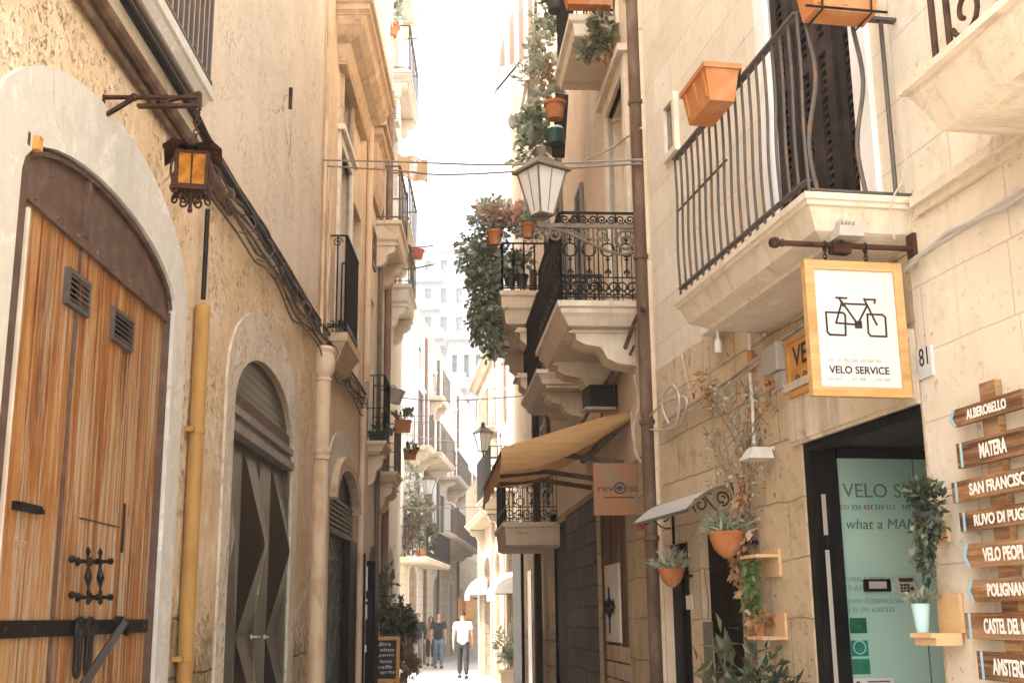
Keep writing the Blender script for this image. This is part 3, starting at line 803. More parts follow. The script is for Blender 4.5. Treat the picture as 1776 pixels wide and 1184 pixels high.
# --- plank gate
WG = Wall(-2.0, 0, -.011, 1); WG.o = WG.o + WG.n * .085
def gx(u, v, n=0): return WG.px(u, v, n)
A0, A1 = gx(36, 330, -.1)[0], gx(292, 550, -.1)[0]
gate_loop = L1.hole(arch(A0 - .10, A1, -.02, 3.48, 3.80, 16), .16)
surr_i = archpath(A0 - .10, A1, -.02, 3.48, 3.80, 16)
surr_o = archpath(A0 - .42, A1 + .27, -.02, 3.54, 4.19, 16)
band(WL, surr_i, surr_o, -.02, .025, 'limewash_surround', m_limewash, L1.e)
mb = MB(WG); rr = random.Random(4)
a = A0 + .02; Z = 3.46
mb.box(A0, A1, -.02, Z, -.17, -.145)
i = 0
amid = gx(160, 700)[0]
while a < A1 - .06:
    w = .098
    if abs(a + w - amid) < .05: pass
    d = rr.uniform(-.004, .004); a1 = min(a + w - .009, A1 - .03)
    mb.box(a, a1, rr.uniform(-.02, .0), Z - .005, -.145, -.115 + d)
    a = math.floor((a - A0 + 1e-4) / .098 + 1) * .098 + A0
gate = mb.build('door', m_doorwood, L1.e, label='big arched plank gate with orange varnish worn to grey')
MB(WG).box(amid - .005, amid + .005, 0, Z, -.1145, -.100).box(A1 - .05, A1 - .005, -.02, Z, -.118, -.085).build('edge_batten', m_tymp, gate)
tl = [(A0 - .09, Z), (A1, Z)] + arch(A0 - .09, A1 - .005, 0, 3.485, 3.79, 16)[2:]
fill(WG, tl, -.10, m_tymp, 'tympanum', gate, .05)
mb = MB(WG); mb.box(A0, A1 - .02, Z - .06, Z, -.0995, -.085)
mb.box(amid - .03, amid + .03, Z, 3.74, -.0995, -.08)
for q in range(9): mb.ball(WG.P(A0 + .12 + q * .26, Z - .03, -.083), .013, 6)
for q in range(6): mb.ball(WG.P(A0 + .3 + q * .33, 3.60, -.099), .01, 6)
mb.tube([WG.P(x, y, -.085) for x, y in archpath(A0 - .06, A1 - .03, Z, 3.48, 3.77, 16)[1:-1]], .014, 5)
mb.build('iron_strap', m_tymp, gate)
mb = MB(WG); mb.box(A0 - .10, A0 - .005, -.05, 3.60, -.12, -.07); mb.box(A0 - .07, A0 - .04, 3.60, 3.66, -.1, -.06); mb.build('door_post', m_tymp, L1.e)
text('scrawl', 'Parte', WG.P(gx(22, 945, -.11)[0], gx(22, 945, -.11)[1], -.1105), WG.d, V((0, 0, 1)), .04, simple('chalk scrawl', (.52, .40, .27), .8, bump=0), gate, width=.14, slant=.3)
MB(WG).box(A0 - .02, A0 + .02, 3.60, 3.66, -.07, -.03).build('post_block', m_orangewood, L1.e)
MB(WG).box(A0 + .038, A0 + .058, 0, 3.36, -.114, -.075).build('pale_batten', m_cream, gate)
for (u0, v0, u1, v1) in ((115, 462, 149, 543), (193, 530, 225, 603)):
    (a0, h1), (a1, h0) = gx(u0, v0 + 2, -.11), gx(u1, v1, -.11); m_ = (a0 + a1) / 2
    h1 = gx(u0, v0, -.11)[1]; h0 = gx(u0, v0 + (v1 - v0) * .82, -.11)[1]
    mb = MB(WG); f = .022; n = -.10
    mb.box(a0, a0 + f, h0, h1, -.12, -.09).box(a1 - f, a1, h0, h1, -.12, -.09).box(a0 + f, a1 - f, h0, h0 + f, -.12, -.091).box(a0 + f, a1 - f, h1 - f, h1, -.12, -.091)
    louvers(mb, WG, a0 + f, a1 - f, h0 + f, h1 - f, -.1, .027, .009, .009)
    v_ = mb.build('vent_grille', m_greyiron, gate)
    MB(WG).box(a0 + f, a1 - f, h0 + f, h1 - f, -.1145, -.1135).build('backing', m_blackdoor, v_)
(a0, h1), (a1, h0) = gx(24, 868, -.11), gx(66, 892, -.11)
mb = MB(WG); mb.box(a0, a1, h0, h0 + .02, -.12, -.08).box(a0, a1, h1 - .012, h1, -.12, -.09).box(a0, a0 + .015, h0 + .02, h1 - .012, -.12, -.09).box(a1 - .015, a1, h0 + .02, h1 - .012, -.12, -.09).box(a0 + .015, a1 - .015, h0 + .02, h1 - .012, -.1145, -.112)
mb.box(a0 + .09, a0 + .11, h0 + .02, h1 - .012, -.112, -.105)
mb.build('letter_slot', m_iron, gate)
# knocker pair, bar, padlocks, strut
mb = MB(WG)
for u in (153, 174):
    for v in (973, 1035):
        a, h = gx(u, v, -.06); mb.lathe(WG.P(a, h, -.115), [(.022, 0), (.022, .01), (.009, .02), (.009, .09), (.016, .095), (.016, .115), (.004, .12)], 8, WG.n)
    p, q = WG.at(u, 963, -.02), WG.at(u, 1048, -.02)
    mb.lathe(q, [(.004, 0), (.013, .012), (.006, .03), (.011, .06), (.006, .08), (.014, .11), (.02, .13), (.014, .15), (.006, .18), (.011, .2), (.006, .23), (.013, .25), (.004, .27)], 8, p - q)
for v in (973, 1035): mb.bar(WG.at(125, v - 4, -.045), WG.at(176, v + 4, -.03), .008, 6); mb.ball(WG.at(125, v - 4, -.045), .018, 7)
mb.build('knocker', m_iron, gate)
zb = gx(120, 1088, -.1)[1]
mb = MB(WG); mb.box(A0 + .0, A1 - .07, zb - .036, zb + .036, -.109, -.095)
for q in (4.9, 5.2, 6.0, 6.5, 6.8): mb.ball(WG.P(q, zb, -.094), .014, 6)
a, h = gx(205, 1085, -.08); mb.lathe(WG.P(a, h - .02, -.1), [(.02, 0), (.02, .05), (.03, .055), (.03, .075), (.01, .08)], 8, WG.n).box(a - .02, a + .06, h - .01, h + .05, -.095, -.07)
mb.build('iron_bar', m_iron, gate)
for u in (137, 155):
    c = WG.at(u, 1100, -.07); mb = MB(WG)
    mb.tube(circle(c + V((0, 0, .03)), WG.d, V((0, 0, 1)), .045, 14), .014, 6, True)
    mb.tube([c + WG.d * (.026 * math.cos(t)) + V((0, 0, -.08 + (.085 if math.sin(t) > 0 else -.0) + .05 * math.sin(t) - (.06 if math.sin(t) < 0 else 0))) for t in [2 * PI * j / 16 for j in range(16)]], .012, 6, True)
    mb.build('door_ring', m_iron, gate)
MB(WG).flat(WG.at(216, 1078, -.06), WG.at(120, 1225, .25), .035, .02, WG.d).build('iron_strut', m_iron, gate)
MB(WG).box(*[x for x in (gx(143, 848, -.11)[0], gx(212, 860, -.11)[0], 2.13, 2.136)], -.1148, -.1105).build('wicket_seam', m_ink, gate)
a_, h_ = gx(214, 915, -.11); MB(WG).box(a_ - .02, a_ + .02, h_ - .13, h_ + .13, -.1148, -.109).build('iron_patch', m_ink, gate)

# --- faceted double door
B0, B1 = lx(394, 700, -.04)[0], lx(498, 790, -.04)[0]
WD = Wall(-2.0, 0, -.011, 1); WD.o = WD.o + WD.n * .13
L1.hole(arch(B0, B1, -.02, 3.22, 3.76, 16), .10)
band(WL, archpath(B0, B1, -.02, 3.22, 3.76, 16), archpath(B0 - .26, B1 + .3, -.02, 3.40, 4.16, 16), -.02, .02, 'limewash_surround', m_limepatch, L1.e)
mb = MB(WD); Zt = 3.02; mid = (B0 + B1) / 2 + .02
def facet_leaf(mb, a0, a1, h0, h1, n, rows):
    c = (a0 + a1) / 2; hh = (h1 - h0) / rows; P = WD.P
    for r in range(rows):
        b = h0 + r * hh; t = b + hh; m = b + hh * .5
        A, B, C, D = P(a0, b, n), P(a1, b, n), P(a1, t, n), P(a0, t, n)
        L_, R_ = P(a0 + .02, m, n + .10), P(a1 - .02, m, n + .10); U_, D_ = P(c, t, n + .005), P(c, b, n + .005); M_ = P(c, m, n + .012)
        for tri in ((A, D_, L_), (D_, B, R_), (B, C, R_), (C, U_, R_), (U_, D, L_), (D, A, L_), (D_, M_, L_), (D_, R_, M_), (U_, L_, M_), (U_, M_, R_)): mb.face(tri)
door2 = None
mb.box(B0, B1, -.02, Zt, -.24, -.20)
facet_leaf(mb, B0 + .09, mid - .015, .02, Zt - .02, -.195, 2); facet_leaf(mb, mid + .015, B1 - .09, .02, Zt - .02, -.195, 2)
mb.box(B0, B0 + .09, -.02, Zt, -.2, -.14).box(B1 - .09, B1, -.02, Zt, -.2, -.14).box(mid - .012, mid + .012, .02, Zt - .02, -.2, -.165)
door2 = mb.build('door', m_darkdoor, L1.e, label='dark metal double door with folded diamond facets')
mb = MB(WD); mb.box(B0, B1, Zt, Zt + .07, -.24, -.10).box(B0, B1, Zt + .07, Zt + .14, -.24, -.14).box(B0, B1, Zt + .14, Zt + .2, -.24, -.11); mb.build('transom_beam', m_greyshutter, door2)
fill(WD, [(B0, Zt + .2), (B1, Zt + .2)] + arch(B0, B1, 0, 3.24, 3.75, 16)[2:], -.17, m_glassdark, 'fanlight', door2)
mb = MB(WD)
for k_ in range(7):
    h = 3.27 + k_ * .07; w = (B1 - B0) * .49 * math.sqrt(max(0, 1 - max(0, (h - 3.24) / .51) ** 2)); mb.bar(WD.P(((B0 + B1) / 2) - w, h, -.162), WD.P(((B0 + B1) / 2) + w, h, -.162), .0025, 4)
mb.box(B0, B1, Zt + .2, Zt + .33, -.168, -.15); mb.build('fanlight_bars', m_tymp, door2)
mb = MB(WD)
for u, v in ((441, 1104), (463, 1104)):
    p = WD.at(u, v, -.13); mb.lathe(p - WD.n * .03, [(.02, 0), (.02, .012), (.008, .02), (.008, .045)], 8, WD.n)
    mb.bar(p + WD.n * .012, p + WD.n * .012 + WD.d * (.16 if u < 450 else -.12), .009, 6)
mb.build('handle', m_greyplastic, door2)
MB(WD).box(WD.px(438, 1000, -.15)[0], WD.px(450, 1000, -.15)[0], 1.85, 2.02, -.162, -.15).build('door_notice', m_whiteplastic, door2)

# --- small barred balcony above the gate
zs = 4.94
bl = slab_mesh(WL, 2.2, 7.12, zs + .07, .15, [(0, 0), (0, -.07), (.02, -.08), (.05, -.13)]).build('balcony', m_limewash, L1.e, label='shallow slab with upright iron bars above the gate')
mb = MB(WL)
for k_ in range(42):
    a = 7.07 - k_ * .115; mb.box(a - .011, a + .011, zs + .07, zs + 1.15, .11, .132)
mb.box(2.2, 7.0, zs - .085, zs - .062, -.0, .085); mb.box(2.2, 7.1, zs + .10, zs + .125, .10, .14); mb.box(2.2, 7.1, zs + 1.15, zs + 1.18, .10, .14); mb.bar(WL.P(7.07, zs + 1.16, 0), WL.P(7.07, zs + 1.16, .12), .012)
mb.build('railing', m_greyiron, bl)
# hooks and rust
a, h = lx(501, 180); MB(WL).box(a - .02, a + .02, h - .05, h + .16, -.01, .03).build('iron_stub', m_rusty, L1.e)

# --- pilaster pipe with a moulded head
e = thing('drainpipe', 'thick peach rendered pipe with a moulded head beside the faceted door', 'drainpipe', WL.P(lx(543, 900)[0], 0, .1))
pa = lx(543, 900)[0]; zt = lx(547, 600)[1]
MB(WL).lathe(WL.P(pa, -.05, .07), [(.085, 0), (.085, zt - .32)], 12).build('shaft', m_peachpipe, e, smooth=True)
MB(WL).lathe(WL.P(pa, zt - .37, .07), [(.085, 0), (.10, .02), (.085, .05), (.10, .08), (.125, .12), (.125, .28), (.11, .32), (.13, .36), (.09, .40)], 12).build('head', m_peachpipe, e, smooth=True)
zr = lx(540, 785)[1]
MB(WL).lathe(WL.P(pa, zr - .05, .07), [(.086, 0), (.10, .01), (.10, .04), (.086, .05), (.10, .08), (.10, .11), (.086, .12)], 12).build('collar', m_peachpipe, e, smooth=True)
L1.finish()
for a0, a1, h in ((.3, 7.28, 11.6), (7.3, 12.52, 12.4)): MB(WL).box(a0, a1, 9.42, h, -1.3, 0).build('sun_block', m_left, L1.e)  # unseen boxes added on the roof to keep sun off the right walls

# --- L1b: middle left house with the tall dark balcony
L1b = House(WL, 12.53, 17.05, 12.0, 7, m_left2, 'peach_house', 'peach plastered house with a tall black balcony rail and a narrow arched shop door')
C0, C1 = lx(571, 900)[0], lx(612, 900)[0]
WC = Wall(-2.0, 0, -.011, 1); WC.o = WC.o + WC.n * .19
L1b.hole(arch(C0, C1, -.02, 3.0, 3.45, 12), .12)
band(WL, archpath(C0, C1, 2.6, 3.0, 3.45, 12)[1:-1], archpath(C0 - .12, C1 + .14, 2.6, 3.02, 3.62, 12)[1:-1], -.05, .10, 'arch_hood', m_cornice, L1b.e)
band(WL, archpath(C0 - .12, C1 + .14, 2.6, 3.02, 3.62, 12)[1:-1], archpath(C0 - .35, C1 + .3, 2.6, 3.2, 3.95, 12)[1:-1], -.02, .02, 'limewash_patch', m_limepatch, L1b.e)
t_ = NT('scrawled green door'); _v = t_.coord('UV'); _f = t_.ramp(t_.noise(_v, 4, 3, .5, 2.5), .56, .60); _g = t_.ramp(t_.noise(_v, 2, 6), .45, .6)
t_.color(t_.mix(t_.math('MULTIPLY', _f, .6), t_.mix(_g, (.035, .05, .042), (.07, .10, .085)), (.35, .36, .32))); t_.set(Roughness=.6); m_scrawl = t_.m
d3 = MB(WC).box(C0, C1, -.02, 2.62, -.30, -.24).box(C0, C0 + .1, -.02, 2.62, -.24, -.2).build('door', m_scrawl, L1b.e, label='dark green door covered in pale scrawls')
mb = MB(WC); louvers(mb, WC, C0, C1, 2.66, 3.1, -.2, .06, .02, .02); mb.box(C0, C1, 2.62, 2.66, -.3, -.15); mb.build('louver', m_greyiron, d3)
fill(WC, [(C0, 3.1), (C1, 3.1)] + arch(C0, C1, 0, 3.1, 3.44, 12)[2:], -.22, m_blackdoor, 'fanlight', d3)
MB(WC).box(C1 - .75, C1 - .02, 0, 2.62, -.2, -.12).build('folded_shutter', m_blackdoor, d3)
# balcony
z3 = lx(566, 575)[1]; pb = .24
ba0 = lx(567, 560)[0]; ba1 = lx(624, 600, pb)[0]
L1b_b = slab_mesh(WL, ba0, ba1, z3, pb, [(0, 0), (0, -.10), (.02, -.11), (.05, -.16), (.12, -.30), (.17, -.36)]).build('balcony', m_cornice, L1b.e, label='shallow stone balcony with a dense black rail')
mb = MB(WL); hr = lx(570, 405)[1] - z3
for u, v in runs(WL, ba0, ba1, z3, pb): rail_plain(mb, u, v, hr, .085, .011, k=5)
mb.box(ba0 + .1, ba1 - .05, z3 + .08, z3 + .14, pb - .06, pb - .02)
mb.tube(spiral(WL.P(ba0 + .04, z3 + hr - .08, .1), WL.n, V((0, 0, 1)), .06, .015, 0, 3 * PI), .008, 5)
for s_ in (-1, 1): mb.tube(spiral(WL.P(ba0 + .04, z3 + .12, .1 + s_ * .05), WL.n * s_, V((0, 0, 1)), .045, .01, -PI, 2 * PI), .008, 5)
mb.build('railing', m_iron, L1b_b)
mbx = MB(WL)
for k_ in range(70):
    p = WL.P(random.uniform(ba0 + .1, ba1 - .1), z3 + random.uniform(.03, .12), random.uniform(.03, pb - .05)); leaf(mbx, p, rv() + V((0, 0, .4)), rv(), .10, .3)
# windows on this house
wa0, wa1 = lx(588, 300)[0], lx(607, 300)[0]
window(L1b, wa0, wa1, z3 + .02, z3 + 2.6, m_shutter, m_glassdark, .2, surround=m_cream, sill=False)
window(L1b, wa0 + .1, wa1, 7.6, 9.1, m_shutter, m_glassdark, .2, surround=m_cornice, sill=False)
window(L1b, lx(613, 300)[0] + .1, lx(613, 300)[0] + 1.0, z3 + .02, z3 + 2.4, m_shutter, m_glassdark, .2, sill=False)
# cornice hood on top of it
za = lx(592, 60)[1]
zz = 8.35
mb = slab_mesh(WL, 13.3, 16.5, zz + .85, .46, [(0, 0), (0, -.07), (.04, -.09), (.04, -.16), (.08, -.2), (.12, -.32), (.2, -.42), (.3, -.5), (.36, -.75)]); mb.build('cornice', m_cornice, L1b.e)
MB(WL).lathe(WL.P(lx(620, 900)[0], 0, .05), [(.045, 0), (.045, 4.6)], 10).build('drain', m_peachpipe, L1b.e, smooth=True)
MB(WL).lathe(WL.P(12.56, 4.7, .04), [(.02, 0), (.02, 5.8)], 6).build('conduit', m_peachpipe, L1b.e)
MB(WL).lathe(WL.P(16.9, 5.0, .05), [(.05, 0), (.05, 5.5)], 8).build('drain', m_peachpipe, L1b.e, smooth=True)
L1b.finish()
mbx.build('rail_plant', m_leafdark, label='dark trailing plant at the foot of the tall black balcony rail', cat='plant')

# --- yellow gas pipe
ga = lx(318, 900)[0]; zy = lx(334, 515)[1]
e = thing('gas_pipe', 'yellow painted pipe with a thin black top standing between gate and faceted door', 'pipe', WL.P(ga, 0, .06))
MB(WL).lathe(WL.P(ga, -.05, .055), [(.05, 0), (.05, zy), (.02, zy + .02)], 12).build('yellow_sleeve', m_yellowpipe, e, smooth=True)
MB(WL).lathe(WL.P(ga, zy, .055), [(.017, 0), (.017, lx(336, 350)[1] - zy)], 8).build('upper_pipe', m_iron, e, smooth=True)
for v in (742, 1140):
    mb = MB(WL); h = lx(318, v)[1]; mb.lathe(WL.P(ga, h - .02, .055), [(.054, 0), (.056, .005), (.056, .035), (.054, .04)], 12).box(ga - .1, ga - .045, h - .015, h + .015, 0, .06); mb.build('clamp', m_yellowpipe, e)
# --- cables along the left wall
mb = MB(WL); rr = random.Random(3)
zc = 4.62
for k_ in range(7):
    pts = []; a = 7.0 + rr.uniform(0, .4)
    while a < 17.0:
        pts.append(WL.P(a, zc - .12 + k_ * .045 + rr.uniform(-.05, .05) - (.1 if k_ == 0 else 0) * abs(math.sin(a * 1.3)), .03 + rr.uniform(0, .05))); a += rr.uniform(.3, .7)
    mb.tube(smoothline(pts, 3), rr.uniform(.007, .016), 5)
mb.tube([WL.P(a, zc + .22 + .01 * math.sin(a * 2), .03) for a in [7.0 + i * .5 for i in range(21)]], .018, 6)
for k_ in range(14):
    a = 8 + k_ * .65; mb.tube(circle(WL.P(a, zc, .045), WL.n, V((0, 0, 1)), .06 + .02 * (k_ % 3), 8), .006, 4, True)
mb.build('cable_bundle', m_cable, label='tangled brown cables strung along the ochre wall above the faceted door', cat='cables')
mb = MB(WL)
mb.tube([WL.P(2.2, 4.60, .05), WL.P(4.5, 4.61, .05), WL.P(6.0, 4.60, .055), WL.P(7.9, 4.58, .05)], .035, 8)
mb.tube([WL.P(2.2, 4.52, .03), WL.P(4.5, 4.50, .03), WL.P(6.8, 4.53, .03), WL.P(8.2, 4.55, .03)], .022, 6)
mb.build('dusty_pipe', m_brownpipe, label='dusty brown pipe pair running up over the gate below the barred balcony', cat='pipe', smooth=True)
mb = MB(WL)
mb.tube([WL.P(2.2, 4.74, .10), WL.P(6.9, 4.74, .10), WL.P(7.6, 4.72, .07), WL.P(12.3, 4.72, .05)], .028, 8)
mb.build('black_pipe', m_iron, label='black pipe clipped along the wall just under the barred balcony slab', cat='pipe', smooth=True)
mb = MB(WL); mb.box(2.2, 7.6, 4.625, 4.70, .0, .035); mb.build('wall_ledge', m_tymp, L1.e)

# --- amber lantern
la = lx(178, 185)[0]
br = WL.P(la, lx(178, 185)[1], 0)
n_t, h_t = WL.pe(346, 186, la); tip = WL.P(la, br.z + .0, n_t); 
e = thing('wall_lantern', 'rusty iron lantern with amber glass hanging on a chain over the gate', 'lantern', tip - V((0, 0, .75)))
up = V((0, 0, 1)); N = WL.n
mb = MB(WL); m1 = br.lerp(tip, .32)
mb.flat(br + up * .05, tip + up * .045, .03, .012, WL.d); mb.flat(m1 + up * .0 + N * .02, tip - up * .0, .035, .014, WL.d)
mb.flat(br - up * .06, m1 + up * .045, .03, .014, WL.d); mb.flat(br - up * .07, br + up * .06, .03, .014, WL.d)
mb.flat(tip + up * .07, tip - up * .02, .03, .014, WL.d); mb.flat(tip + up * .07, tip - N * .16 + up * .03, .025, .012, WL.d); mb.ball(m1 + up * .05, .022, 6)
mb.build('bracket', m_rusty, e)
ntop = WL.pe(340, 250, la); top = WL.P(la, ntop[1], n_t - .02)
mb = MB(WL); z = tip.z - .02; i = 0
while z > top.z + .02:
    ex = WL.d if i % 2 else N; mb.tube(circle(V((tip.x - .01, tip.y, z - .018)), ex, up, .014, 8), .004, 4, True); z -= .026; i += 1
mb.build('chain', m_rusty, e)
bw = WL.pe(385, 330, la)[0] - WL.pe(300, 330, la)[0]; hh = top.z - WL.pe(340, 335, la)[1]
def sq(w, z, r=0, tilt=0): return [V((top.x, top.y, z)) + Matrix.Rotation(.24 + r, 3, 'Z') @ V((x * w / 2, y * w / 2, 0)) for x, y in ((-1, -1), (1, -1), (1, 1), (-1, 1))]
R0 = bw * 1.0
mb = MB(); k = 24; pr = []
for w, z, wav in ((R0 * .16, 0.0, 0), (R0 * .3, -.025, 0), (R0 * .85, -.035, .0), (R0 * 1.16, -.055, .03)):
    ring = []
    for j in range(k):
        t = j / k * 4; s_ = int(t); f = t - s_; c = sq(w, top.z + z); p = c[s_].lerp(c[(s_ + 1) % 4], f)
        corner = abs(f - .5) * 2
        p = p + up * (wav * math.sin(j * PI / 2 * 1.0) * .6 + (-.03 * corner ** 3 + .015 if wav else 0)); ring.append(p)
    pr.append(ring)
mb.grid([r_ + [r_[0]] for r_ in pr]); mb.grid([[p - up * .006 for p in r_ + [r_[0]]] for r_ in pr]); mb.ball(top + up * .01, .025, 6); mb.build('roof', m_rusty, e)
z1, z0 = top.z - .07, top.z - hh * .96; wb = R0 * .60
g = MB(); c1, c0 = sq(wb, z1), sq(wb * .94, z0)
for i in range(4): 
    j = (i + 1) % 4; g.prism([c0[i], c0[j], c1[j], c1[i]], (V((top.x, top.y, 0)) - V(((c0[i].x + c0[j].x) / 2, (c0[i].y + c0[j].y) / 2, 0))).normalized() * .004)
g.build('glass_panels', m_amber, e)
mb = MB(); d1, d0 = sq(wb * 1.03, z1), sq(wb * .98, z0)
for i in range(4):
    j = (i + 1) % 4; mb.bar(d0[i], d1[i], .012, 5); mb.bar(d0[i], d0[j], .014, 5); mb.bar(d1[i], d1[j], .01, 5); mb.bar((d0[i] + d0[j]) / 2, (d1[i] + d1[j]) / 2, .005, 4)
    cdir = (d0[i] - V((top.x, top.y, z0))); cdir.z = 0; cdir.normalize()
    mb.tube(bez(d0[i] + cdir * .0, d0[i] + cdir * .04 + up * .02, d0[i] + cdir * .05 + up * .1, d1[i] + cdir * .01 - up * .04, 8), .007, 5)
    mb.tube(spiral(V((top.x, top.y, z0 - .045)) + cdir * .05, cdir, up, .036, .01, PI * .6, PI * 3.2), .006, 5)
    mb.tube(spiral(d0[i] - up * .02 + cdir * .01, cdir, -up, .025, .008, -PI * .5, PI * 2), .006, 5)
mb.grid([sq(wb * .94, z0 - .005)[:2], [sq(wb * .94, z0 - .005)[3], sq(wb * .94, z0 - .005)[2]]]); mb.bar((top.x, top.y, z0), (top.x, top.y, z0 - .1), .01); mb.ball((top.x, top.y, z0 - .1), .014, 6)
mb.build('iron_cage', m_rusty, e)

# --- second and third houses on the left
L2 = House(WL, 17.07, 20.0, 13.0, 7, m_pale, 'tan_house', 'tan house behind the peach one with iron balconies and a bright strip of wall')
L3 = House(WL, 20.02, 23.6, 14.5, 7, m_white, 'white_house', 'tall whitewashed house with an air conditioner and a bamboo mat high up')
PB = WL.pe(671, 765, 17.6)[0]
def zpe(u, v, a): return WL.pe(u, v, a)[1]
zA = zpe(655, 765, 17.6)
balcony(L2, 17.5, 18.4, zA, PB, zpe(655, 652, 17.6) - zA, m_tan, m_iron, corbels=(17.8,), ch=.45, sp=.10, mid=.5, label='balcony with dark rail and a black trough')
PC = WL.pe(690, 830, 18.8)[0]; zB = zpe(670, 818, 18.8)
balcony(L2, 18.7, 19.8, zB, PC, zpe(670, 718, 18.8) - zB, m_tan, m_paleiron, corbels=(18.9, 19.6), ch=.4, sp=.12, mid=.45)
PD = WL.pe(697, 388, 18.4)[0]; zD = zpe(670, 385, 18.4)
balcony(L2, 18.3, 19.95, zD, PD, .95, m_pale, m_paleiron, rings=[(0, 0), (0, -.06), (.04, -.08), (.06, -.3), (.1, -.34), (.1, -.36)], corbels=(18.5, 19.7), cw=.2, ch=.4, sp=.3, r=.012)
window(L2, 17.6, 18.3, zA + .02, zA + 2.3, m_shutter, m_glasspale, .2, sill=False)
window(L2, 18.9, 19.7, zB + .02, zB + 2.2, m_shutter, m_glasspale, .2, sill=False)
window(L2, 18.6, 19.6, zD + .02, zD + 2.3, m_shutter, m_glasspale, .2, sill=False)
L2.hole(arch(18.0, 19.2, -.02, 2.3, 2.75, 10), .25); MB(WL).box(18.0, 19.2, 0, 2.8, -.26, -.22).build('door', m_brownwood, L2.e)
# hood boxes on its face
zh = zpe(660, 212, 17.2)
slab_mesh(WL, 17.12, 18.6, zh, WL.pe(671, 215, 17.2)[0], [(0, 0), (0, -.08), (.06, -.1), (.06, -.2), (.14, -.3), (.16, -1.0), (.2, -1.15)]).build('window_hood', m_cornice, L2.e)
shutter(WL, 17.15, 17.75, zpe(645, 455, 17.2), zpe(645, 390, 17.2), .06, m_shutter, L2.e)
MB(WL).lathe(WL.P(18.55, 0, .06), [(.04, 0), (.04, 11)], 8).build('drain', m_paleiron, L2.e)
MB(WL).lathe(WL.P(19.9, 0, .06), [(.06, 0), (.06, 11)], 8).build('drain', m_shutter, L2.e)
L2.finish()
PE = WL.pe(714, 500, 20.6)[0]; zE = zpe(700, 497, 20.6)
balcony(L3, 20.4, 22.0, zE, PE, zpe(700, 430, 20.6) - zE, m_white, m_paleiron, rings=[(0, 0), (0, -.06), (.04, -.08), (.06, -.3), (.1, -.34)], corbels=(20.6, 21.8), cw=.2, ch=.45, sp=.4, r=.012)
zF = zpe(700, 285, 21.0); PF = WL.pe(712, 285, 21.0)[0]
for zf, lab in ((zF - 1.15, None), (zF + 1.9, None), (zF + 4.1, None)):
    balcony(L3, 20.9, 23.2, zf, PF, .95, m_white, m_paleiron, rings=RING2, corbels=(21.1, 23.0), cw=.18, ch=.35, sp=.4, r=.012)
for zf in (zE, zF - 1.15, zF + 1.9, zF + 4.1): window(L3, 21.2, 22.1, zf + .02, zf + 2.1, m_cream, m_glasspale, .2, sill=False)
window(L3, 22.5, 23.2, zE, zE + 1.8, m_cream, m_glasspale, .2); window(L3, 20.2, 20.8, zE + 3.5, zE + 5.2, m_cream, m_glasspale, .2)
L3.hole(arch(21.0, 22.3, -.02, 2.4, 2.9, 10), .25); MB(WL).box(21, 22.3, 0, 2.9, -.27, -.22).build('door', m_brownwood, L3.e)
slab_mesh(WL, 20.02, 23.6, 14.52, .45, [(0, 0), (0, -.12), (.08, -.15), (.08, -.25), (.2, -.4), (.4, -.5)]).build('cornice', m_white, L3.e)
L3.finish()
# air conditioner
e = thing('air_conditioner', 'pale louvred air conditioner on the white house high above the bamboo mat', 'air conditioner', WL.ate(680, 212, 20.3))
a_c = 20.3; n0, h0 = WL.pe(666, 210, a_c); n1, h1 = WL.pe(692, 172, a_c)
MB(WL).box(a_c, a_c + .35, h0, h1, n0, n1).build('case', m_whitepaint, e)
mb = MB(WL)
for k_ in range(8):
    h = h0 + (h1 - h0) * (k_ + .7) / 8.6; mb.box(a_c - .015, a_c - .001, h, h + .02, n0 + .05, n1 - .05)
mb.build('grille', m_paleiron, e)
# bamboo mat
p0 = WL.ate(690, 268, 20.8); p1 = WL.ate(741, 276, 20.8); p2 = WL.ate(742, 318, 20.8); p3 = WL.ate(690, 306, 20.8)
mb = MB(WL); rows = 11
for k_ in range(rows):
    f0 = k_ / rows; f1 = (k_ + .82) / rows
    q = []
    for j in range(9):
        g_ = j / 8; sag = V((0, 0, -.03 * math.sin(g_ * PI * 3 + k_ * .3)))
        q.append((p0.lerp(p1, g_).lerp(p3.lerp(p2, g_), f0) + sag, p0.lerp(p1, g_).lerp(p3.lerp(p2, g_), f1) + sag))
    mb.grid([[x[0] for x in q], [x[1] for x in q]]); mb.grid([[x[0] + WL.d * .015 for x in q], [x[1] + WL.d * .015 for x in q]])
for g_ in (.05, .37, .69, .97): mb.bar(p0.lerp(p1, g_) - WL.d * .01, p3.lerp(p2, g_) - WL.d * .01, .012, 4)
mb.build('bamboo_mat', m_shelfwood, label='slatted bamboo mat sticking out from the white house below the wires', cat='mat')

# potted plants on the left balconies
def potted(name, label, cat, c, r, h, potm, leafm, n, size, spread, group=None, trough=None, kind='bush', soil=True, hang=0.0):
    e = thing(name, label, cat, c, group)
    if trough is not None: trough_mesh(WL, c, r * 2, r * trough[1], h, trough[0]).build('trough', potm, e)
    else: pot_mesh(c, r, h).build('pot', potm, e, smooth=True)
    mb = MB(); t = V(c) + V((0, 0, h))
    if kind == 'spiky': spikes(mb, t - V((0, 0, .02)), r, n, size)
    else:
        foliage(mb, t + V((0, 0, spread[2] * .7)), spread[0], spread[1], spread[2], n, size, hang=hang)
        for q in range(5): mb.tube([t - V((0, 0, .03)), t + V((rv().x * spread[0] * .5, rv().y * spread[1] * .5, spread[2] * .8))], .008, 4)
    mb.build('foliage', leafm, e); return e

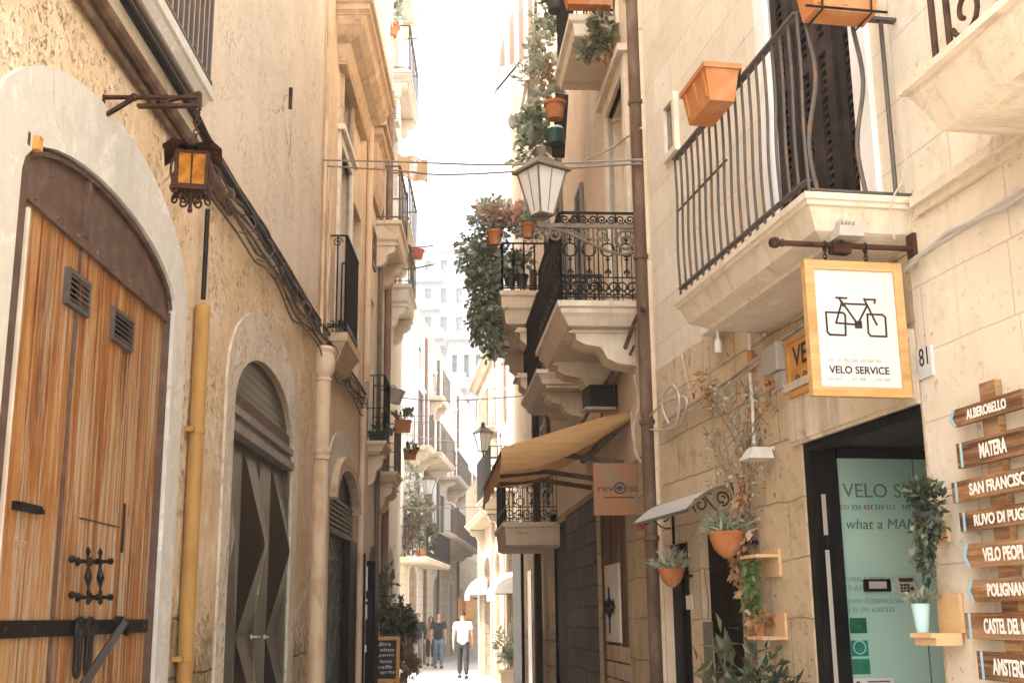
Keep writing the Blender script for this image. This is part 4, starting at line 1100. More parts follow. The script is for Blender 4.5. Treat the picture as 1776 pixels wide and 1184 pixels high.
e = thing('flower_trough', 'black trough with dark greenery at the foot of the first tan house balcony', 'planter', WL.ate(655, 764, 17.55))
c = WL.ate(657, 764, 17.62); trough_mesh(WL, c + V((0, .08, 0)), .34, .2, .14, WL.n).build('trough', m_darkplastic, e)
mb = MB(); foliage(mb, c + V((0, .08, .18)), .2, .12, .08, 60, .09); mb.build('foliage', m_leafdark, e)
def hang_pot(label, u, v, a, w, leafm, sc_=1):
    c = WL.ate(u, v, a); return potted('hanging_planter', label, 'planter', c, w / 2, w * .75, m_terra, leafm, 60, .09 * sc_, (w * .7, w * .6, w * .35), 'terracotta planters on the left balcony rails', trough=(WL.n, .8))
hang_pot('red terracotta trough on the white house rail, upper of two', 699, 750, 18.75, .27, m_leafolive)
hang_pot('red terracotta pot below the upper trough on the same rail', 711, 797, 19.3, .22, m_leafolive)
potted('balcony_plant', 'orange pot with a pale shrub on the top white balcony by the sky', 'potted plant', WL.ate(676, 64, 20.85), .19, .22, m_terraorange, m_leafpale, 90, .16, (.22, .2, .35))
e = thing('wire_basket', 'grey bucket hung out on the corner of the tan house balcony rail', 'bucket', WL.ate(682, 700, 18.9))
c = WL.ate(683, 699, 18.9); mb = MB(); mb.lathe(c, [(.001, 0), (.10, 0), (.14, .22), (.15, .23), (.13, .23), (.1, .02), (.001, .02)], 12, (.25, 0, 1)); mb.build('bucket', m_greyplastic, e, smooth=True)
MB().tube([c + V((.06, 0, .2)), c + V((0, 0, .3)), c + V((-.12, 0, .24)), c + V((-.3, 0, .2))], .008, 5).build('handle', m_iron, e)

# flowering balcony further on and bushes at street level
def bush(name, label, cat, c, rx, ry, rz, n, size, leafm, trunk=.5, **k):
    e = thing(name, label, cat, (c[0], c[1], max(0, c[2] - rz - trunk))); c = V(c)
    mb = MB(); b = V((c.x, c.y, max(0, c.z - rz - trunk)))
    stems(mb, b, [c + V((rv().x * rx * .6, rv().y * ry * .6, rv().z * rz * .5)) for _ in range(7)], .014); mb.build('branches', m_stem, e)
    mb = MB(); foliage(mb, c, rx, ry, rz, n, size, **k); mb.build('foliage', leafm, e); return e
bp = at_y(686, 1090, 18.8)
bush('laurel_bush', 'large dark laurel bush behind the chalkboard', 'bush', (bp.x, bp.y, 1.48), .30, .42, .62, 1900, .085, m_leafdark, clumps=16, tight=.4)
bp = at_y(672, 1030, 19.3)
bush('slender_shrub', 'slender grey shrub rising above the laurel beside the left wall', 'bush', (bp.x, bp.y, 1.95), .22, .3, .55, 420, .10, m_leafolive, clumps=12)
bp = at_y(706, 1130, 18.4)
bush('dry_plant', 'low brownish plant at the street edge of the laurel', 'bush', (bp.x, bp.y, .9), .17, .25, .36, 300, .10, leafmat('dry leaves', (.20, .12, .06), (.38, .25, .14)), trunk=.3)
# chalkboard
def frameboard(c, e1, up_, w, h, fr, t, fm, bm, parent, nrm):
    mb = MB(); c = V(c)
    for s_ in (-1, 1): mb.flat(c + e1 * (s_ * (w - fr) / 2), c + e1 * (s_ * (w - fr) / 2) + up_ * h, fr, t, e1)
    for z in (0, h - fr): mb.flat(c - e1 * (w / 2 - fr) + up_ * (z + fr / 2), c + e1 * (w / 2 - fr) + up_ * (z + fr / 2), fr, t * .98, up_)
    f = mb.build('frame', fm, parent)
    q = MB(); a = c - e1 * (w / 2 - fr) + up_ * fr; b_ = c + e1 * (w / 2 - fr) + up_ * fr
    q.prism([a, b_, b_ + up_ * (h - 2 * fr), a + up_ * (h - 2 * fr)], nrm * -.01); q.build('board', bm, parent); return f
cb = at_y(670, 1178, 17.6); cb.z = 0
zt = at_y(668, 1105, 17.6).z; zl = at_y(668, 1170, 17.6).z
e = thing('chalkboard', 'orange framed chalkboard with white handwriting standing before the laurel bush', 'chalkboard', (cb.x, 17.6, 0))
lean = V((0, .16, 1)).normalized()
fx = V((1, 0, 0)); hh = (zt - zl + .12); base = V((cb.x, 17.6, zl - .1))
frameboard(base, fx, lean, .37, hh, .05, .03, m_orangewood, simple('slate', (.025, .025, .025), .7), e, V((0, -1, .16)).normalized())
mb = MB()
for s_ in (-1, 1): mb.bar(base + fx * s_ * .165, V((cb.x + s_ * .17, 17.52, 0)), .02, 5); mb.bar(base + fx * s_ * .15 + lean * hh * .8, V((cb.x + s_ * .16, 18.1, 0)), .018, 5)
mb.build('legs', m_orangewood, e)
for i, s_ in enumerate(('Birra', 'vino', 'panini', 'focaccia', 'caffe', 'spritz')):
    text('handwriting', s_, base + fx * (-.12 + .02 * (i % 2)) + lean * (hh - .13 - i * .08) + V((0, -.02, 0)), fx, lean, 0.05, m_letter, e, slant=.25, width=.17 + .03 * (i % 3))
# black notice case at the corner
ca0 = 16.6
n0, _ = WL.pe(619, 1000, ca0); n1, _ = WL.pe(651, 1000, ca0); z1 = zpe(634, 972, ca0)
e = thing('notice_case', 'tall black menu case with small white notices at the corner of the peach house', 'display case', WL.P(ca0, 0, (n0 + n1) / 2))
MB(WL).box(ca0, ca0 + .5, 0, z1, max(.13, n0), n1).build('case', m_blackdoor, e)
mb = MB(WL)
for u0, v0, u1, v1 in ((624, 982, 635, 1024), (624, 1048, 634, 1073), (619, 1038, 634, 1042), (624, 1118, 632, 1130)):
    (q0, g1), (q1, g0) = WL.pe(u0, v0, ca0), WL.pe(u1, v1, ca0); mb.box(ca0 - .012, ca0 - .002, g0, g1, max(q0, .15), q1)
mb.build('notices', m_whiteplastic, e)
MB(WL).box(ca0 - .05, ca0 - .001, 0, z1 + .1, max(.12, n0), WL.pe(640, 1000, ca0)[0] - .3 * (n1 - n0)).build('side_panel', m_blackdoor, e)

# ================================================================ RIGHT SIDE, NEAR
WR = Wall(1.61, 6.5, -.183, -1)
WM = Wall(1.13, 9.1, -.077, -1)
UP = V((0, 0, 1))
RX = -WR.d      # reading direction on the right wall
R1 = House(WR, -6, -1.31, 8.0, 7, m_block, 'limestone_house', 'smooth limestone house bearing the direction boards and the number 81')
R2 = House(WR, -1.30, 2.72, 8.3, 7, m_rough, 'shop_house', 'rough stone house with the big wavy balcony over the green glass shop door', bands=[(-.4, 3.52, m_rough), (3.52, 8.3, m_block)])
# string courses on the 81 wall
mb = MB(WR)
for a0, a1, h, t, n in ((-6, -1.43, 3.44, .05, .05), (-6, -1.43, 3.40, .04, .025)): mb.box(a0, a1, h, h + t, -.01, n)
mb.build('string_course', m_slab, R1.e)
h_l = WR.px(1600, 450)[1]
R1.finish()
mb = MB(WR)
mb.tube([WR.P(-1.36, h_l, .03), WR.P(-1.6, h_l + .01, .035), WR.P(-2.0, h_l + .02, .03), WR.P(-3.6, h_l + .03, .03)], .014, 6); mb.tube([WR.P(-1.3, h_l - .03, .04), WR.P(-1.7, h_l + .03, .045), WR.P(-2.1, h_l - .0, .04), WR.P(-3.6, h_l + .04, .045)], .010, 6)
mb.build('silver_cable', m_greyplastic, label='grey cables running along the limestone wall above the number 81', cat='cable')
# house number
a1_, h1_ = WR.px(1593, 604); a0_, h0_ = WR.px(1622, 650)
tile = MB(WR).box(a0_, a1_, h0_, h1_ - .01, 0, .012).build('house_number', m_signwhite, label='white house number tile reading 81 beside the shop door', cat='number plate')
text('lettering', '81', WR.P(a1_ - .02, h0_ + .055, .0125), RX, UP, (h1_ - h0_) * .55, m_ink, tile, width=(a1_ - a0_) * .62)

# --- shop door
D0, D1 = -1.28, WR.px(1389, 775)[0]
DH = WR.px(1390, 770)[1]
R2.hole(rect(D0, D1, -.02, DH), .20)
MB(WR).box(D0, D1 + .08, DH + .02, DH + .30, -.02, .03).box(D0, D1 + .1, DH + .30, DH + .345, -.02, .055).box(D0, D1 + .09, DH, DH + .02, -.02, .02).build('lintel', m_slab, R2.e)
# the leaf stands square to the street inside the opening and faces the viewer
ag = D1 - .075
ztr = WR.pe(1500, 795, ag)[1]
mb = MB(WR)
mb.box(D1 - .09, D1 - .002, 0, DH - .002, -.165, -.012)
mb.box(D0, D1 - .092, DH - .05, DH - .002, -.07, -.008)
mb.box(ag - .015, ag + .025, ztr, ztr + .045, -1.3, -.167)
sdoor = mb.build('shop_door', m_blackdoor, R2.e, label='black framed shop door with pale green glass')
MB(WR).box(D0, D1, -.02, DH, -1.36, -1.31).box(D0 + .0, ag + .03, DH - .015, DH - .003, -1.3, -.072).box(D0 - .02, D0 - .002, -.02, DH, -1.3, -.2).build('inner_lining', simple('interior shade tone', (.055, .050, .046), .6, c2=(.04, .036, .033), spec=.1), sdoor)  # the room's shade is put into the dark lining colour
t_ = NT('pale green frosted glass'); _v = t_.coord('UV'); t_.color(t_.mix(t_.ramp(t_.noise(_v, 1.1, 2, .4), .35, .65), (.40, .56, .46), (.25, .43, .37))); t_.set(Roughness=.2, Specular_IOR_Level=.6, Coat_Weight=1.0, Coat_Roughness=.04); m_greenglass = t_.m
MB(WR).box(ag, ag + .015, .02, ztr, -1.3, -.167).build('glass', m_greenglass, sdoor)
MB(WR).box(ag, ag + .015, ztr + .045, DH - .05, -1.3, -.167).build('transom_glass', m_glassdark, sdoor)
for h0, h1 in ((.25, .95), (1.05, 1.98), (2.06, 2.28)): MB(WR).box(D1 - .094, D1 - .091, h0, h1, -.082, -.058).build('pale_strip', m_greyplastic, sdoor)
MB(WR).box(ag - .004, ag - .001, .0, ztr, -.625, -.618).build('glass_joint', simple('joint', (.12, .2, .16), .5, bump=0), sdoor)
GX = -WR.n
def gp(u, v): return WR.pe(u, v, ag - .0005)
def dtxt(s, u0, v0, u1, v1, m=None, bold=0, name='lettering', slant=0):
    """words between pixel corners on the door glass (lower left, upper right)"""
    n0, h0 = gp(u0, v0); n1, _ = gp(u1, v0); h1 = gp(u0, v1)[1]
    return text(name, s, WR.P(ag - .001, h0, n0), GX, UP, h1 - h0, m or m_dkgreen, sdoor, width=abs(n1 - n0), bold=bold, slant=slant)
m_dkgreen = simple('faded green print', (.085, .16, .115), .5, bump=0)
m_fine = simple('fine grey green print', (.16, .24, .19), .5, bump=0)
m_green1 = simple('deep green sticker', (.015, .11, .05), .4, bump=0); m_green2 = simple('mid green sticker', (.02, .20, .12), .4, bump=0)
m_orn = [simple('ornament tan', (.30, .21, .12), .5, bump=0), simple('ornament blue', (.03, .18, .27), .5, bump=0), simple('ornament red', (.24, .06, .04), .5, bump=0), m_dkgreen]
dtxt('VELO SERVICE', 1462, 862, 1664, 838)
dtxt('what a MAMMA!', 1468, 917, 1632, 899, slant=.15)
dtxt('OPEN EVERYDAY', 1466, 1009, 1552, 1000, m_fine); dtxt('10 AM - 8 PM', 1467, 1024, 1540, 1014, m_fine); dtxt('WWW.VELOSERVICE.ORG', 1469, 1046, 1567, 1038, m_fine); dtxt('+39 391 6207333', 1471, 1061, 1552, 1053, m_fine)
def gquad(mb, pts, t=.001): mb.prism([WR.P(ag - .001, h, n) for n, h in pts], -WR.d * t)
for i, u in enumerate((1457, 1477, 1498, 1517, 1537, 1564, 1584)):
    n0, h0 = gp(u, 879); mb = MB(WR); s_ = 1 if i in (0, 1, 3) else -1
    for q in range(3):
        x0 = n0 - q * .019 - .008
        for dz in (-1, 1):
            e_ = .014 * dz
            gquad(mb, [(x0 + .009 * s_, h0 + e_), (x0 + .001 * s_, h0 + e_), (x0 - .009 * s_, h0), (x0 - .001 * s_, h0)])
    mb.build('ornament', m_orn[(0, 1, 2, 3, 0, 1, 2)[i]], sdoor)
for u0, v0, u1, v1, m in ((1473, 1071, 1504, 1097, m_green1), (1475, 1110, 1507, 1137, m_green2), (1477, 1142, 1510, 1168, m_green2)):
    (n1, h1), (n0, h0) = gp(u0, v0), gp(u1, v1); s_ = MB(WR).box(ag - .002, ag - .0005, h0, h1, n0, n1).build('sticker', m, sdoor)
    text('print', 'OK' if m is m_green1 else 'top', WR.P(ag - .0022, h0 + .022, n1 - .025), GX, UP, .022, m_dkgreen if m is m_green2 else m_green2, s_, width=.045)
    if v0 == 1110: MB(WR).tube(circle(WR.P(ag - .003, (h0 + h1) / 2 + .005, (n0 + n1) / 2), GX, UP, .034, 16), .003, 4, True).build('ring', m_bluestripe, s_)
(n1, h1), (n0, h0) = gp(1480, 1176), gp(1552, 1210); s_ = MB(WR).box(ag - .002, ag - .0005, h0, h1, n0, n1).build('sticker', m_signwhite, sdoor)
MB(WR).box(ag - .003, ag - .002, h1 - .02, h1 - .014, n0 + .02, n1 - .08).box(ag - .003, ag - .002, h1 - .045, h1 - .014, n1 - .035, n1 - .015).build('print', m_ink, s_)
(n1, h1), (n0, h0) = gp(1550, 999), gp(1584, 1029); kw = n1 - n0; kh = h1 - h0
e = MB(WR).box(ag - .03, ag - .001, h0, h1, n0, n1).build('keypad', m_greyplastic, label='pale alarm keypad on the green shop glass', cat='keypad')
mb = MB(WR); mb.box(ag - .033, ag - .0305, h1 - kh * .32, h1 - kh * .10, n0 + kw * .12, n1 - kw * .12)
for i in range(3):
    for j in range(3): mb.box(ag - .034, ag - .0305, h0 + kh * (.10 + j * .17), h0 + kh * (.22 + j * .17), n1 - kw * (.30 + i * .18), n1 - kw * (.17 + i * .18))
mb.lathe(WR.P(ag - .0305, h0 + kh * .3, n0 + kw * .2), [(.011, 0), (.011, .004)], 10, -WR.d)
mb.build('keys', m_ink, e)
(n1, h1), (n0, h0) = gp(1496, 1004), gp(1543, 1025)
e = MB(WR).box(ag - .02, ag - .001, h0, h1, n0, n1).build('notice_box', m_blackdoor, label='small black card holder left of the alarm keypad', cat='card holder')
MB(WR).box(ag - .0215, ag - .0202, h0 + .016, h1 - .012, n0 + .025, n1 - .025).build('card', m_greyplastic, e)

# --- second doorway and canopy
E0, E1 = 1.06, 1.80
R2.hole(rect(E0, E1, -.02, 2.30), .08)
d = MB(WR).box(E0, E1, -.02, 2.3, -.12, -.06).box(E0 + .07, E1 - .07, .1, .9, -.06, -.045).box(E0 + .07, E1 - .07, 1.0, 1.6, -.06, -.045).box(E0 + .07, E1 - .07, 1.7, 2.2, -.06, -.045).build('door', simple('black brown door', (.010, .007, .006), .7, c2=(.022, .015, .011), spec=.03), R2.e, label='black brown panelled side door')
MB(WR).box(E1 - .02, E1, 0, 1.6, -.06, .006).build('door_edge', m_paleiron, d)
G0, G1 = 2.06, 2.66
R2.hole(rect(G0, G1, -.02, 2.16), .08)
MB(WR).box(G0, G1, -.02, 2.16, -.12, -.06).box(G0, G0 + .08, 0, 2.16, -.06, -.02).box(G0 + .27, G0 + .3, 0, 2.16, -.06, -.03).build('door', m_blackdoor, R2.e, label='dark recess door beside the brown drainpipe')
# upper french window with louvred leaves
F1, F0 = WR.px(1350, 300)[0], WR.px(1500, 300)[0]
zf = 3.56
R2.hole(rect(F0, F1, 3.53, 6.0), .12)
wn = MB(WR).box(F0, F1, 3.53, 6.0, -.12, -.10).build('window', m_cream, R2.e, label='tall dark louvred window behind the wavy rail')
n_l = 4; wl = (F1 - F0) / n_l
for i in range(n_l):
    shutter(WR, F0 + i * wl + .01, F0 + (i + 1) * wl - .01, 3.56, 5.9, -.05 + .02 * (i % 2), m_darkshutter, wn, fr=.075, step=.05)
MB(WR).box(F0 - .16, F0, 3.53, 6.1, -.1, .03).box(F1, F1 + .16, 3.53, 6.1, -.1, .03).build('surround', m_whitepaint, wn)
wA, wB = WR.px(1179, 240)[0], WR.px(1157, 240)[0]
h_b = WR.px(1157, 287)[1]; h_t = WR.px(1168, 168)[1]
mb = MB(WR); mb.box(wA, wA + .05, h_b, h_t, 0, .04).box(wB - .05, wB, h_b, h_t, 0, .04).box(wA + .05, wB - .05, h_t - .05, h_t, 0, .039).box(wA + .05, wB - .05, h_b, h_b + .05, 0, .039)
w_ = mb.build('window', m_cream, R2.e); MB(WR).box(wA + .05, wB - .05, h_b + .05, h_t - .05, .005, .012).build('pane', m_glasspale, w_)
# big balcony
aN = -1.40; n_c, z_c = WR.pe(1396, 331, aN)
zb_ = z_c; pn = n_c
aF = WR.px(1168, 541, pn)[0]
bb = slab_mesh(WR, aN, aF, zb_, pn, RINGBIG).build('balcony', m_slab, R2.e, label='big moulded balcony with wavy dark bars over the shop door')
hr = WR.px(1163, 286, pn - .04)[1] - zb_
mb = MB(WR); rr = random.Random(8)
rn = runs(WR, aN, aF, zb_, pn, ends=(1, 0))
p, q = rn[0]
mb.flat(p + UP * hr, q + UP * hr, .04, .015, WR.d); mb.flat(p + UP * .02, q + UP * .02, .03, .012, WR.d)
for u, wv in ((1418, .035), (1502, .035), (1553, 0.0)):
    n_b, _ = WR.pe(u, 325, aN + .04); b = WR.P(aN + .04, zb_, n_b)
    mb.tube([b + UP * (hr * t / 14) + WR.n * (wv * math.sin(2 * PI * t / 14 + .3) * math.sin(PI * t / 14) ** .6) for t in range(15)], .011, 6)
p, q = rn[1]
rail_plain(mb, p, q, hr, .105, .0085, wave=.011, bulge=WR.n * .004, rng=rr, k=5)
zm = WR.px(1250, 285, pn - .04)[1]
mb.bar(WR.P(aF - .04, zb_ + hr * .62, pn - .04), WR.P(aF - .9, zb_ + hr * .62, pn - .04), .008, 5)
mb.build('railing', m_greyiron, bb)
R2.finish()
# far pilaster of the upper wall gets its shutters; next balcony to the right
aR = -2.20; nR, zR = WR.pe(1578, 182, aR); nT, zT = WR.pe(1556, 155, aR)
RB = R1
s_ = slab_mesh(WR, -5.5, aR, zT, nT, [(0, 0), (0, -.03), (.03, -.035), (.03, -.055), (.04, -.065), (.10, -.20), (.11, -.215), (.16, -.225)]).build('balcony', m_slab, R1.e, label='white moulded balcony with a curled bronze rail in the upper corner')
mb = MB(WR); nn = nT - .08
brn = m_rusty
aP = aR - .16
for da in (0.0, .10, .62, 1.3): mb.bar(WR.P(aP - da, zT, nn), WR.P(aP - da, zT + 1.0, nn), .013, 6)
mb.bar(WR.P(aP, zT + 1.0, nn), WR.P(aP - 3, zT + 1.0, nn), .016, 6)
mb.bar(WR.P(aP, zT + .05, nn), WR.P(aP - 3, zT + .05, nn), .012, 6); mb.bar(WR.P(aP, zT + .42, nn), WR.P(aP - 3, zT + .42, nn), .012, 6)
for k_ in range(4):
    for sg, hz in ((1, .14), (1, .58)):
        c = WR.P(aP - .22 - k_ * .27, zT + hz, nn); mb.tube(spiral(c, -WR.d, UP, .10, .03, -PI * .9, PI * 1.3, 20), .011, 6)
        mb.tube(spiral(c + UP * .17 - WR.d * .02, -WR.d, -UP, .085, .025, -PI * .9, PI * 1.3, 20), .011, 6)
mb.build('railing', brn, s_)

# --- brown drainpipe
dpA = WR.px(1125, 480, .06)[0]
e = thing('drainpipe', 'long brown metal drainpipe between the wavy balcony and the ornate lantern bracket', 'drainpipe', WR.P(2.70, 0, .07))
pt = lambda v: V((WR.P(2.70, 0, .07).x, WR.P(2.70, 0, .07).y, 0)) + UP * at_y(1125, v, WR.P(2.70, 0, .07).y).z
MB().lathe(WR.P(2.70, .2, .07), [(.052, 0), (.052, 8.3)], 12).build('pipe', m_brownpipe, e, smooth=True)
for h in (2.2, 3.1, 4.45, 5.8, 7.2): MB().lathe(WR.P(2.70, h, .07), [(.06, 0), (.064, .005), (.064, .035), (.06, .04)], 12).build('clip', m_brownpipe, e)
# --- terracotta troughs on the rail
tr_z = WR.px(1235, 200, pn + .1)[1]
aT = WR.px(1235, 160, pn + .08)[0]
ct = WR.P(aT, zb_ + hr - .15, pn + .09)
e = thing('window_trough', 'empty orange trough hooked outside the middle of the wavy balcony rail', 'planter', ct)
trough_mesh(WR, ct, .40, .20, .20, WR.d).build('trough', m_terraorange, e)
for s_ in (-.15, .15): MB(WR).bar(ct + WR.d * s_ + UP * .03 - WR.n * .07, ct + WR.d * s_ - WR.n * .12 + UP * .2, .006).build('hook', m_iron, e)
n2, z2 = WR.pe(1452, 36, aN - .05); c2 = WR.P(aN - .07, z2, n2)
e = thing('window_trough', 'orange ribbed trough on the near end of the wavy balcony rail at the top edge', 'planter', c2)
trough_mesh(WR, c2, .36, .19, .2, WR.n).build('trough', m_terraorange, e)
mb = MB(WR); mb.bar(c2 - WR.n * .2 - WR.d * .08 + UP * .005, c2 + WR.n * .2 - WR.d * .08 + UP * .005, .006)
for x in (-.12, .12): mb.tube([c2 + WR.n * x - WR.d * .11 + UP * .22, c2 + WR.n * x - WR.d * .08 - UP * .008, c2 + WR.n * x + WR.d * .08 - UP * .008], .005, 5)
mb.bar(c2 - WR.n * .36 + UP * .2, c2 + WR.n * .0 + UP * .2, .008)
mb.build('hook', m_iron, e)

# --- hanging VELO SERVICE sign
aS = WR.px(1585, 425)[0]
nb0, zbar = WR.pe(1350, 421, aS); bw_, _ = WR.pe(1585, 424, aS)
e = thing('hanging_sign', 'white bicycle shop sign in a pale wooden frame hanging from an iron bar', 'sign', WR.ate(1486, 688, aS - .02))
mb = MB(WR); mb.bar(WR.P(aS, zbar, 0), WR.P(aS, zbar, nb0 + .02), .014, 8); mb.lathe(WR.P(aS, zbar, nb0 - .03), [(.014, 0), (.02, .012), (.012, .022), (.024, .035), (.027, .05), (.02, .068), (.004, .076)], 10, WR.n)
mb.box(aS - .03, aS + .03, zbar - .06, zbar + .07, 0, .02); mb.build('bracket', m_rusty, e)
aB = aS - .015
cor = [WR.ate(u, v, aB) for u, v in ((1396, 453), (1564, 456), (1577, 687), (1406, 689))]   # near-left, right, lower right, lower left
exs = (cor[1] - cor[0]).normalized(); ctr = sum(cor, V()) / 4
sw = ((cor[1] - cor[0]).length + (cor[2] - cor[3]).length) / 2; sh_ = ((cor[3] - cor[0]).length + (cor[2] - cor[1]).length) / 2
ex = V((exs.x, exs.y, 0)).normalized(); nz = ex.cross(UP)   # faces the viewer
o_ = ctr - ex * sw / 2 - UP * sh_ / 2
fr = .042
mb = MB(WR); P_ = lambda x, z, y=0: o_ + ex * x + UP * z + nz * y
def fbox(mb, x0, x1, z0, z1, y0, y1): return mb.hexa([P_(x0, z0, y0), P_(x1, z0, y0), P_(x1, z0, y1), P_(x0, z0, y1), P_(x0, z1, y0), P_(x1, z1, y0), P_(x1, z1, y1), P_(x0, z1, y1)])
for x0, x1, z0, z1 in ((0, fr, 0, sh_), (sw - fr, sw, 0, sh_), (fr, sw - fr, 0, fr), (fr, sw - fr, sh_ - fr, sh_)): fbox(mb, x0, x1, z0, z1, -.03, .012 - (.001 if z1 - z0 < .1 else 0))
mb.build('frame', m_bamboo, e)
brd = fbox(MB(WR), fr, sw - fr, fr, sh_ - fr, -.02, .002).build('board', m_signwhite, e)
for x in (.24, .66):
    mb = MB(WR)
    t_ = P_(sw * x, sh_, -.01); c_ = V((t_.x, t_.y, zbar)); z = t_.z; i = 0
    while z < c_.z - .01: mb.tube(circle(V((t_.x, t_.y, z + .008)), ex if i % 2 else nz, UP, .009, 8), .003, 4, True); z += .016; i += 1
    mb.tube(circle(V((t_.x, t_.y, zbar - .005)), nz, UP, .02, 10), .004, 4, True); mb.build('chain', m_iron, e)
# bicycle pictogram, laid out in the board's own unit square
zl_ = .0028
def pic(u, v): # photo pixels of the board -> board coordinates
    fx_ = (u - 1396 - (v - 453) * .052) / 168; fz = 1 - (v - 453 - (fx_ * 0)) / 235
    return P_(fx_ * sw, fz * sh_, zl_)
mb = MB(WR)
def st(pts, w=.0085):
    pts = [pic(*p) for p in pts]
    for i in range(len(pts) - 1):
        dd = (pts[i + 1] - pts[i]).normalized() * (w * .4); mb.flat(pts[i] - dd, pts[i + 1] + dd, w, .002 + .0002 * (len(mb.f) % 7), (pts[i + 1] - pts[i]).cross(nz))
st([(1433, 544), (1462, 544), (1466, 548), (1466, 583), (1439, 583), (1435, 578), (1433, 544)]); st([(1504, 545), (1530, 545), (1535, 549), (1536, 583), (1509, 583), (1505, 578), (1504, 545)])
st([(1463, 528), (1503, 528)]); st([(1461, 524), (1450, 562), (1487, 564)]); st([(1463, 528), (1487, 563), (1504, 530)]); st([(1457, 520), (1463, 532)]); st([(1451, 518), (1469, 518)]); st([(1499, 518), (1520, 563)]); st([(1499, 519), (1518, 519), (1517, 525)])
pc = pic(1488, 564); mb.hexa([pc + ex * x + UP * y + nz * z for z in (0, .0025) for x, y in ((-.017, -.017), (.017, -.017), (.017, .017), (-.017, .017))])
mb.build('bicycle_emblem', m_ink, e)
text('lettering', 'VELO SERVICE', pic(1437, 649), ex, UP, .034, m_ink, e, width=.285, bold=.014)
cols_ = [simple('dash grey', (.42, .40, .39), .6, bump=0), simple('dash tan', (.60, .44, .29), .6, bump=0), simple('dash blue', (.42, .52, .58), .6, bump=0)]
for r_, v in enumerate((626, 658)):
    for j in range(8):
        b_ = pic(1435 + j * 13.6, v); m_ = MB(WR); m_.hexa([b_ + ex * x + UP * y + nz * z for z in (0, .0015) for x, y in ((0, -.006), (.026, -.006), (.026, .006), (0, .006))])
        m_.build('dash', cols_[(j * 2 + r_) % 3], e)
# floodlights on the bar
for u, lab, up_ in ((1465, 'grey floodlight clamped on the sign bar', 1),):
    c = WR.ate(u, 410, aS); e = thing('floodlight', lab, 'lamp', c)
    mb = MB(WR); mb.hexa([c + ex * x + UP * z + nz * y for z, s_ in ((-.02, 1.25), (.035, .95)) for x, y in ((-.05 * s_, -.05), (.05 * s_, -.05), (.05 * s_, .06 * s_), (-.05 * s_, .06 * s_))])
    for k_ in range(5): mb.hexa([c + ex * x + UP * z + nz * y for z in (.035, .062) for x, y in ((-.04 + k_ * .018, -.04), (-.034 + k_ * .018, -.04), (-.034 + k_ * .018, .04), (-.04 + k_ * .018, .04))])
    mb.build('housing', m_greyplastic, e)
    mb = MB(WR); mb.cube(c - UP * .06 - ex * .03, .09, .05, .05, .3); mb.bar(c - UP * .02 - ex * .02, c - UP * .06 - ex * .03, .01); mb.build('lamp_head', m_rusty, e)

# --- flat orange panel above the door
a1, h1 = WR.px(1361, 590, .05); hb = WR.px(1363, 694, .05)[1]; a0 = a1 - .62; h1 = hb + .335
e = thing('shop_sign', 'orange wooden VELO panel fixed flat above the shop door behind the hanging sign', 'sign', WR.P(a1, hb, 0))
mb = MB(WR); mb.box(a0, a1, hb, h1, 0, .04); mb.box(a0, a1, hb, hb + .03, .04, .055).box(a0, a1, h1 - .03, h1, .04, .055).box(a1 - .03, a1, hb + .03, h1 - .03, .04, .054).box(a0, a0 + .03, hb + .03, h1 - .03, .04, .054); mb.build('panel', m_orangewood, e)
text('lettering', 'VELO', WR.P(a1 - .075, hb + .165, .042), RX, UP, .115, m_ink, e, width=.42, bold=.01)
mb = MB(WR)
for k_ in range(4):
    c = WR.P(a1 - .12 - k_ * .1, hb + .09, .042); mb.tube(circle(c, RX, UP, .026, 12), .0035, 4, True); mb.bar(c + UP * .012, c - UP * .014 , .003, 4); mb.bar(c + RX * .01, c - RX * .01 - UP * .01, .003, 4)
mb.build('icons', m_ink, e)

# --- small boxes, alarms, lights and wires round the shop door
def pbox(name, label, cat, mat, u0, v0, u1, v1, n0=0, n1=.08, uref=None):
    a1, h1 = WR.px(u0, v0, n1); a0, _ = WR.px(u1, v0, n1); h0 = WR.px(u0, v1, n1)[1]
    mb = MB(WR); b_ = .008
    mb.box(a0, a1, h0, h1, n0, n1 - b_); mb.hexa([WR.P(a0, h0, n1 - b_), WR.P(a1, h0, n1 - b_), WR.P(a1, h1, n1 - b_), WR.P(a0, h1, n1 - b_), WR.P(a0 + b_, h0 + b_, n1), WR.P(a1 - b_, h0 + b_, n1), WR.P(a1 - b_, h1 - b_, n1), WR.P(a0 + b_, h1 - b_, n1)])
    return mb, (a0, a1, h0, h1)
mb, q = pbox('junction_box', '', '', None, 1213, 564, 1256, 585, 0, .10)
e = thing('junction_box', 'cream junction box with a small camera under the far end of the wavy balcony', 'junction box', WR.P((q[0] + q[1]) / 2, q[2], .05))
mb.build('box', m_whiteplastic, e); c = WR.P((q[0] + q[1]) / 2, q[2] - .06, .06)
MB(WR).bar(c + UP * .06, c, .012).lathe(c - UP * .10, [(.022, 0), (.026, .02), (.026, .07), (.012, .10)], 10).build('camera', m_whiteplastic, e, smooth=True)
mb, q = pbox('', '', '', None, 1318, 606, 1345, 655, 0, .09)
e = thing('alarm_siren', 'beige alarm siren left of the orange panel with a red lens under it', 'alarm', WR.P(q[0], q[2], .04)); mb.build('cover', m_greyplastic, e)
mb = MB(WR); mb.box(q[0] - .02, q[0] + .08, q[2] - .11, q[2] - .01, 0, .07); mb.build('box', m_greyplastic, e)
MB(WR).lathe(WR.P(q[1] + .01, q[2] - .05, .05), [(.018, 0), (.02, .02), (.01, .035)], 10).build('red_lens', simple('red lens', (.35, .04, .02), .3, bump=0), e)
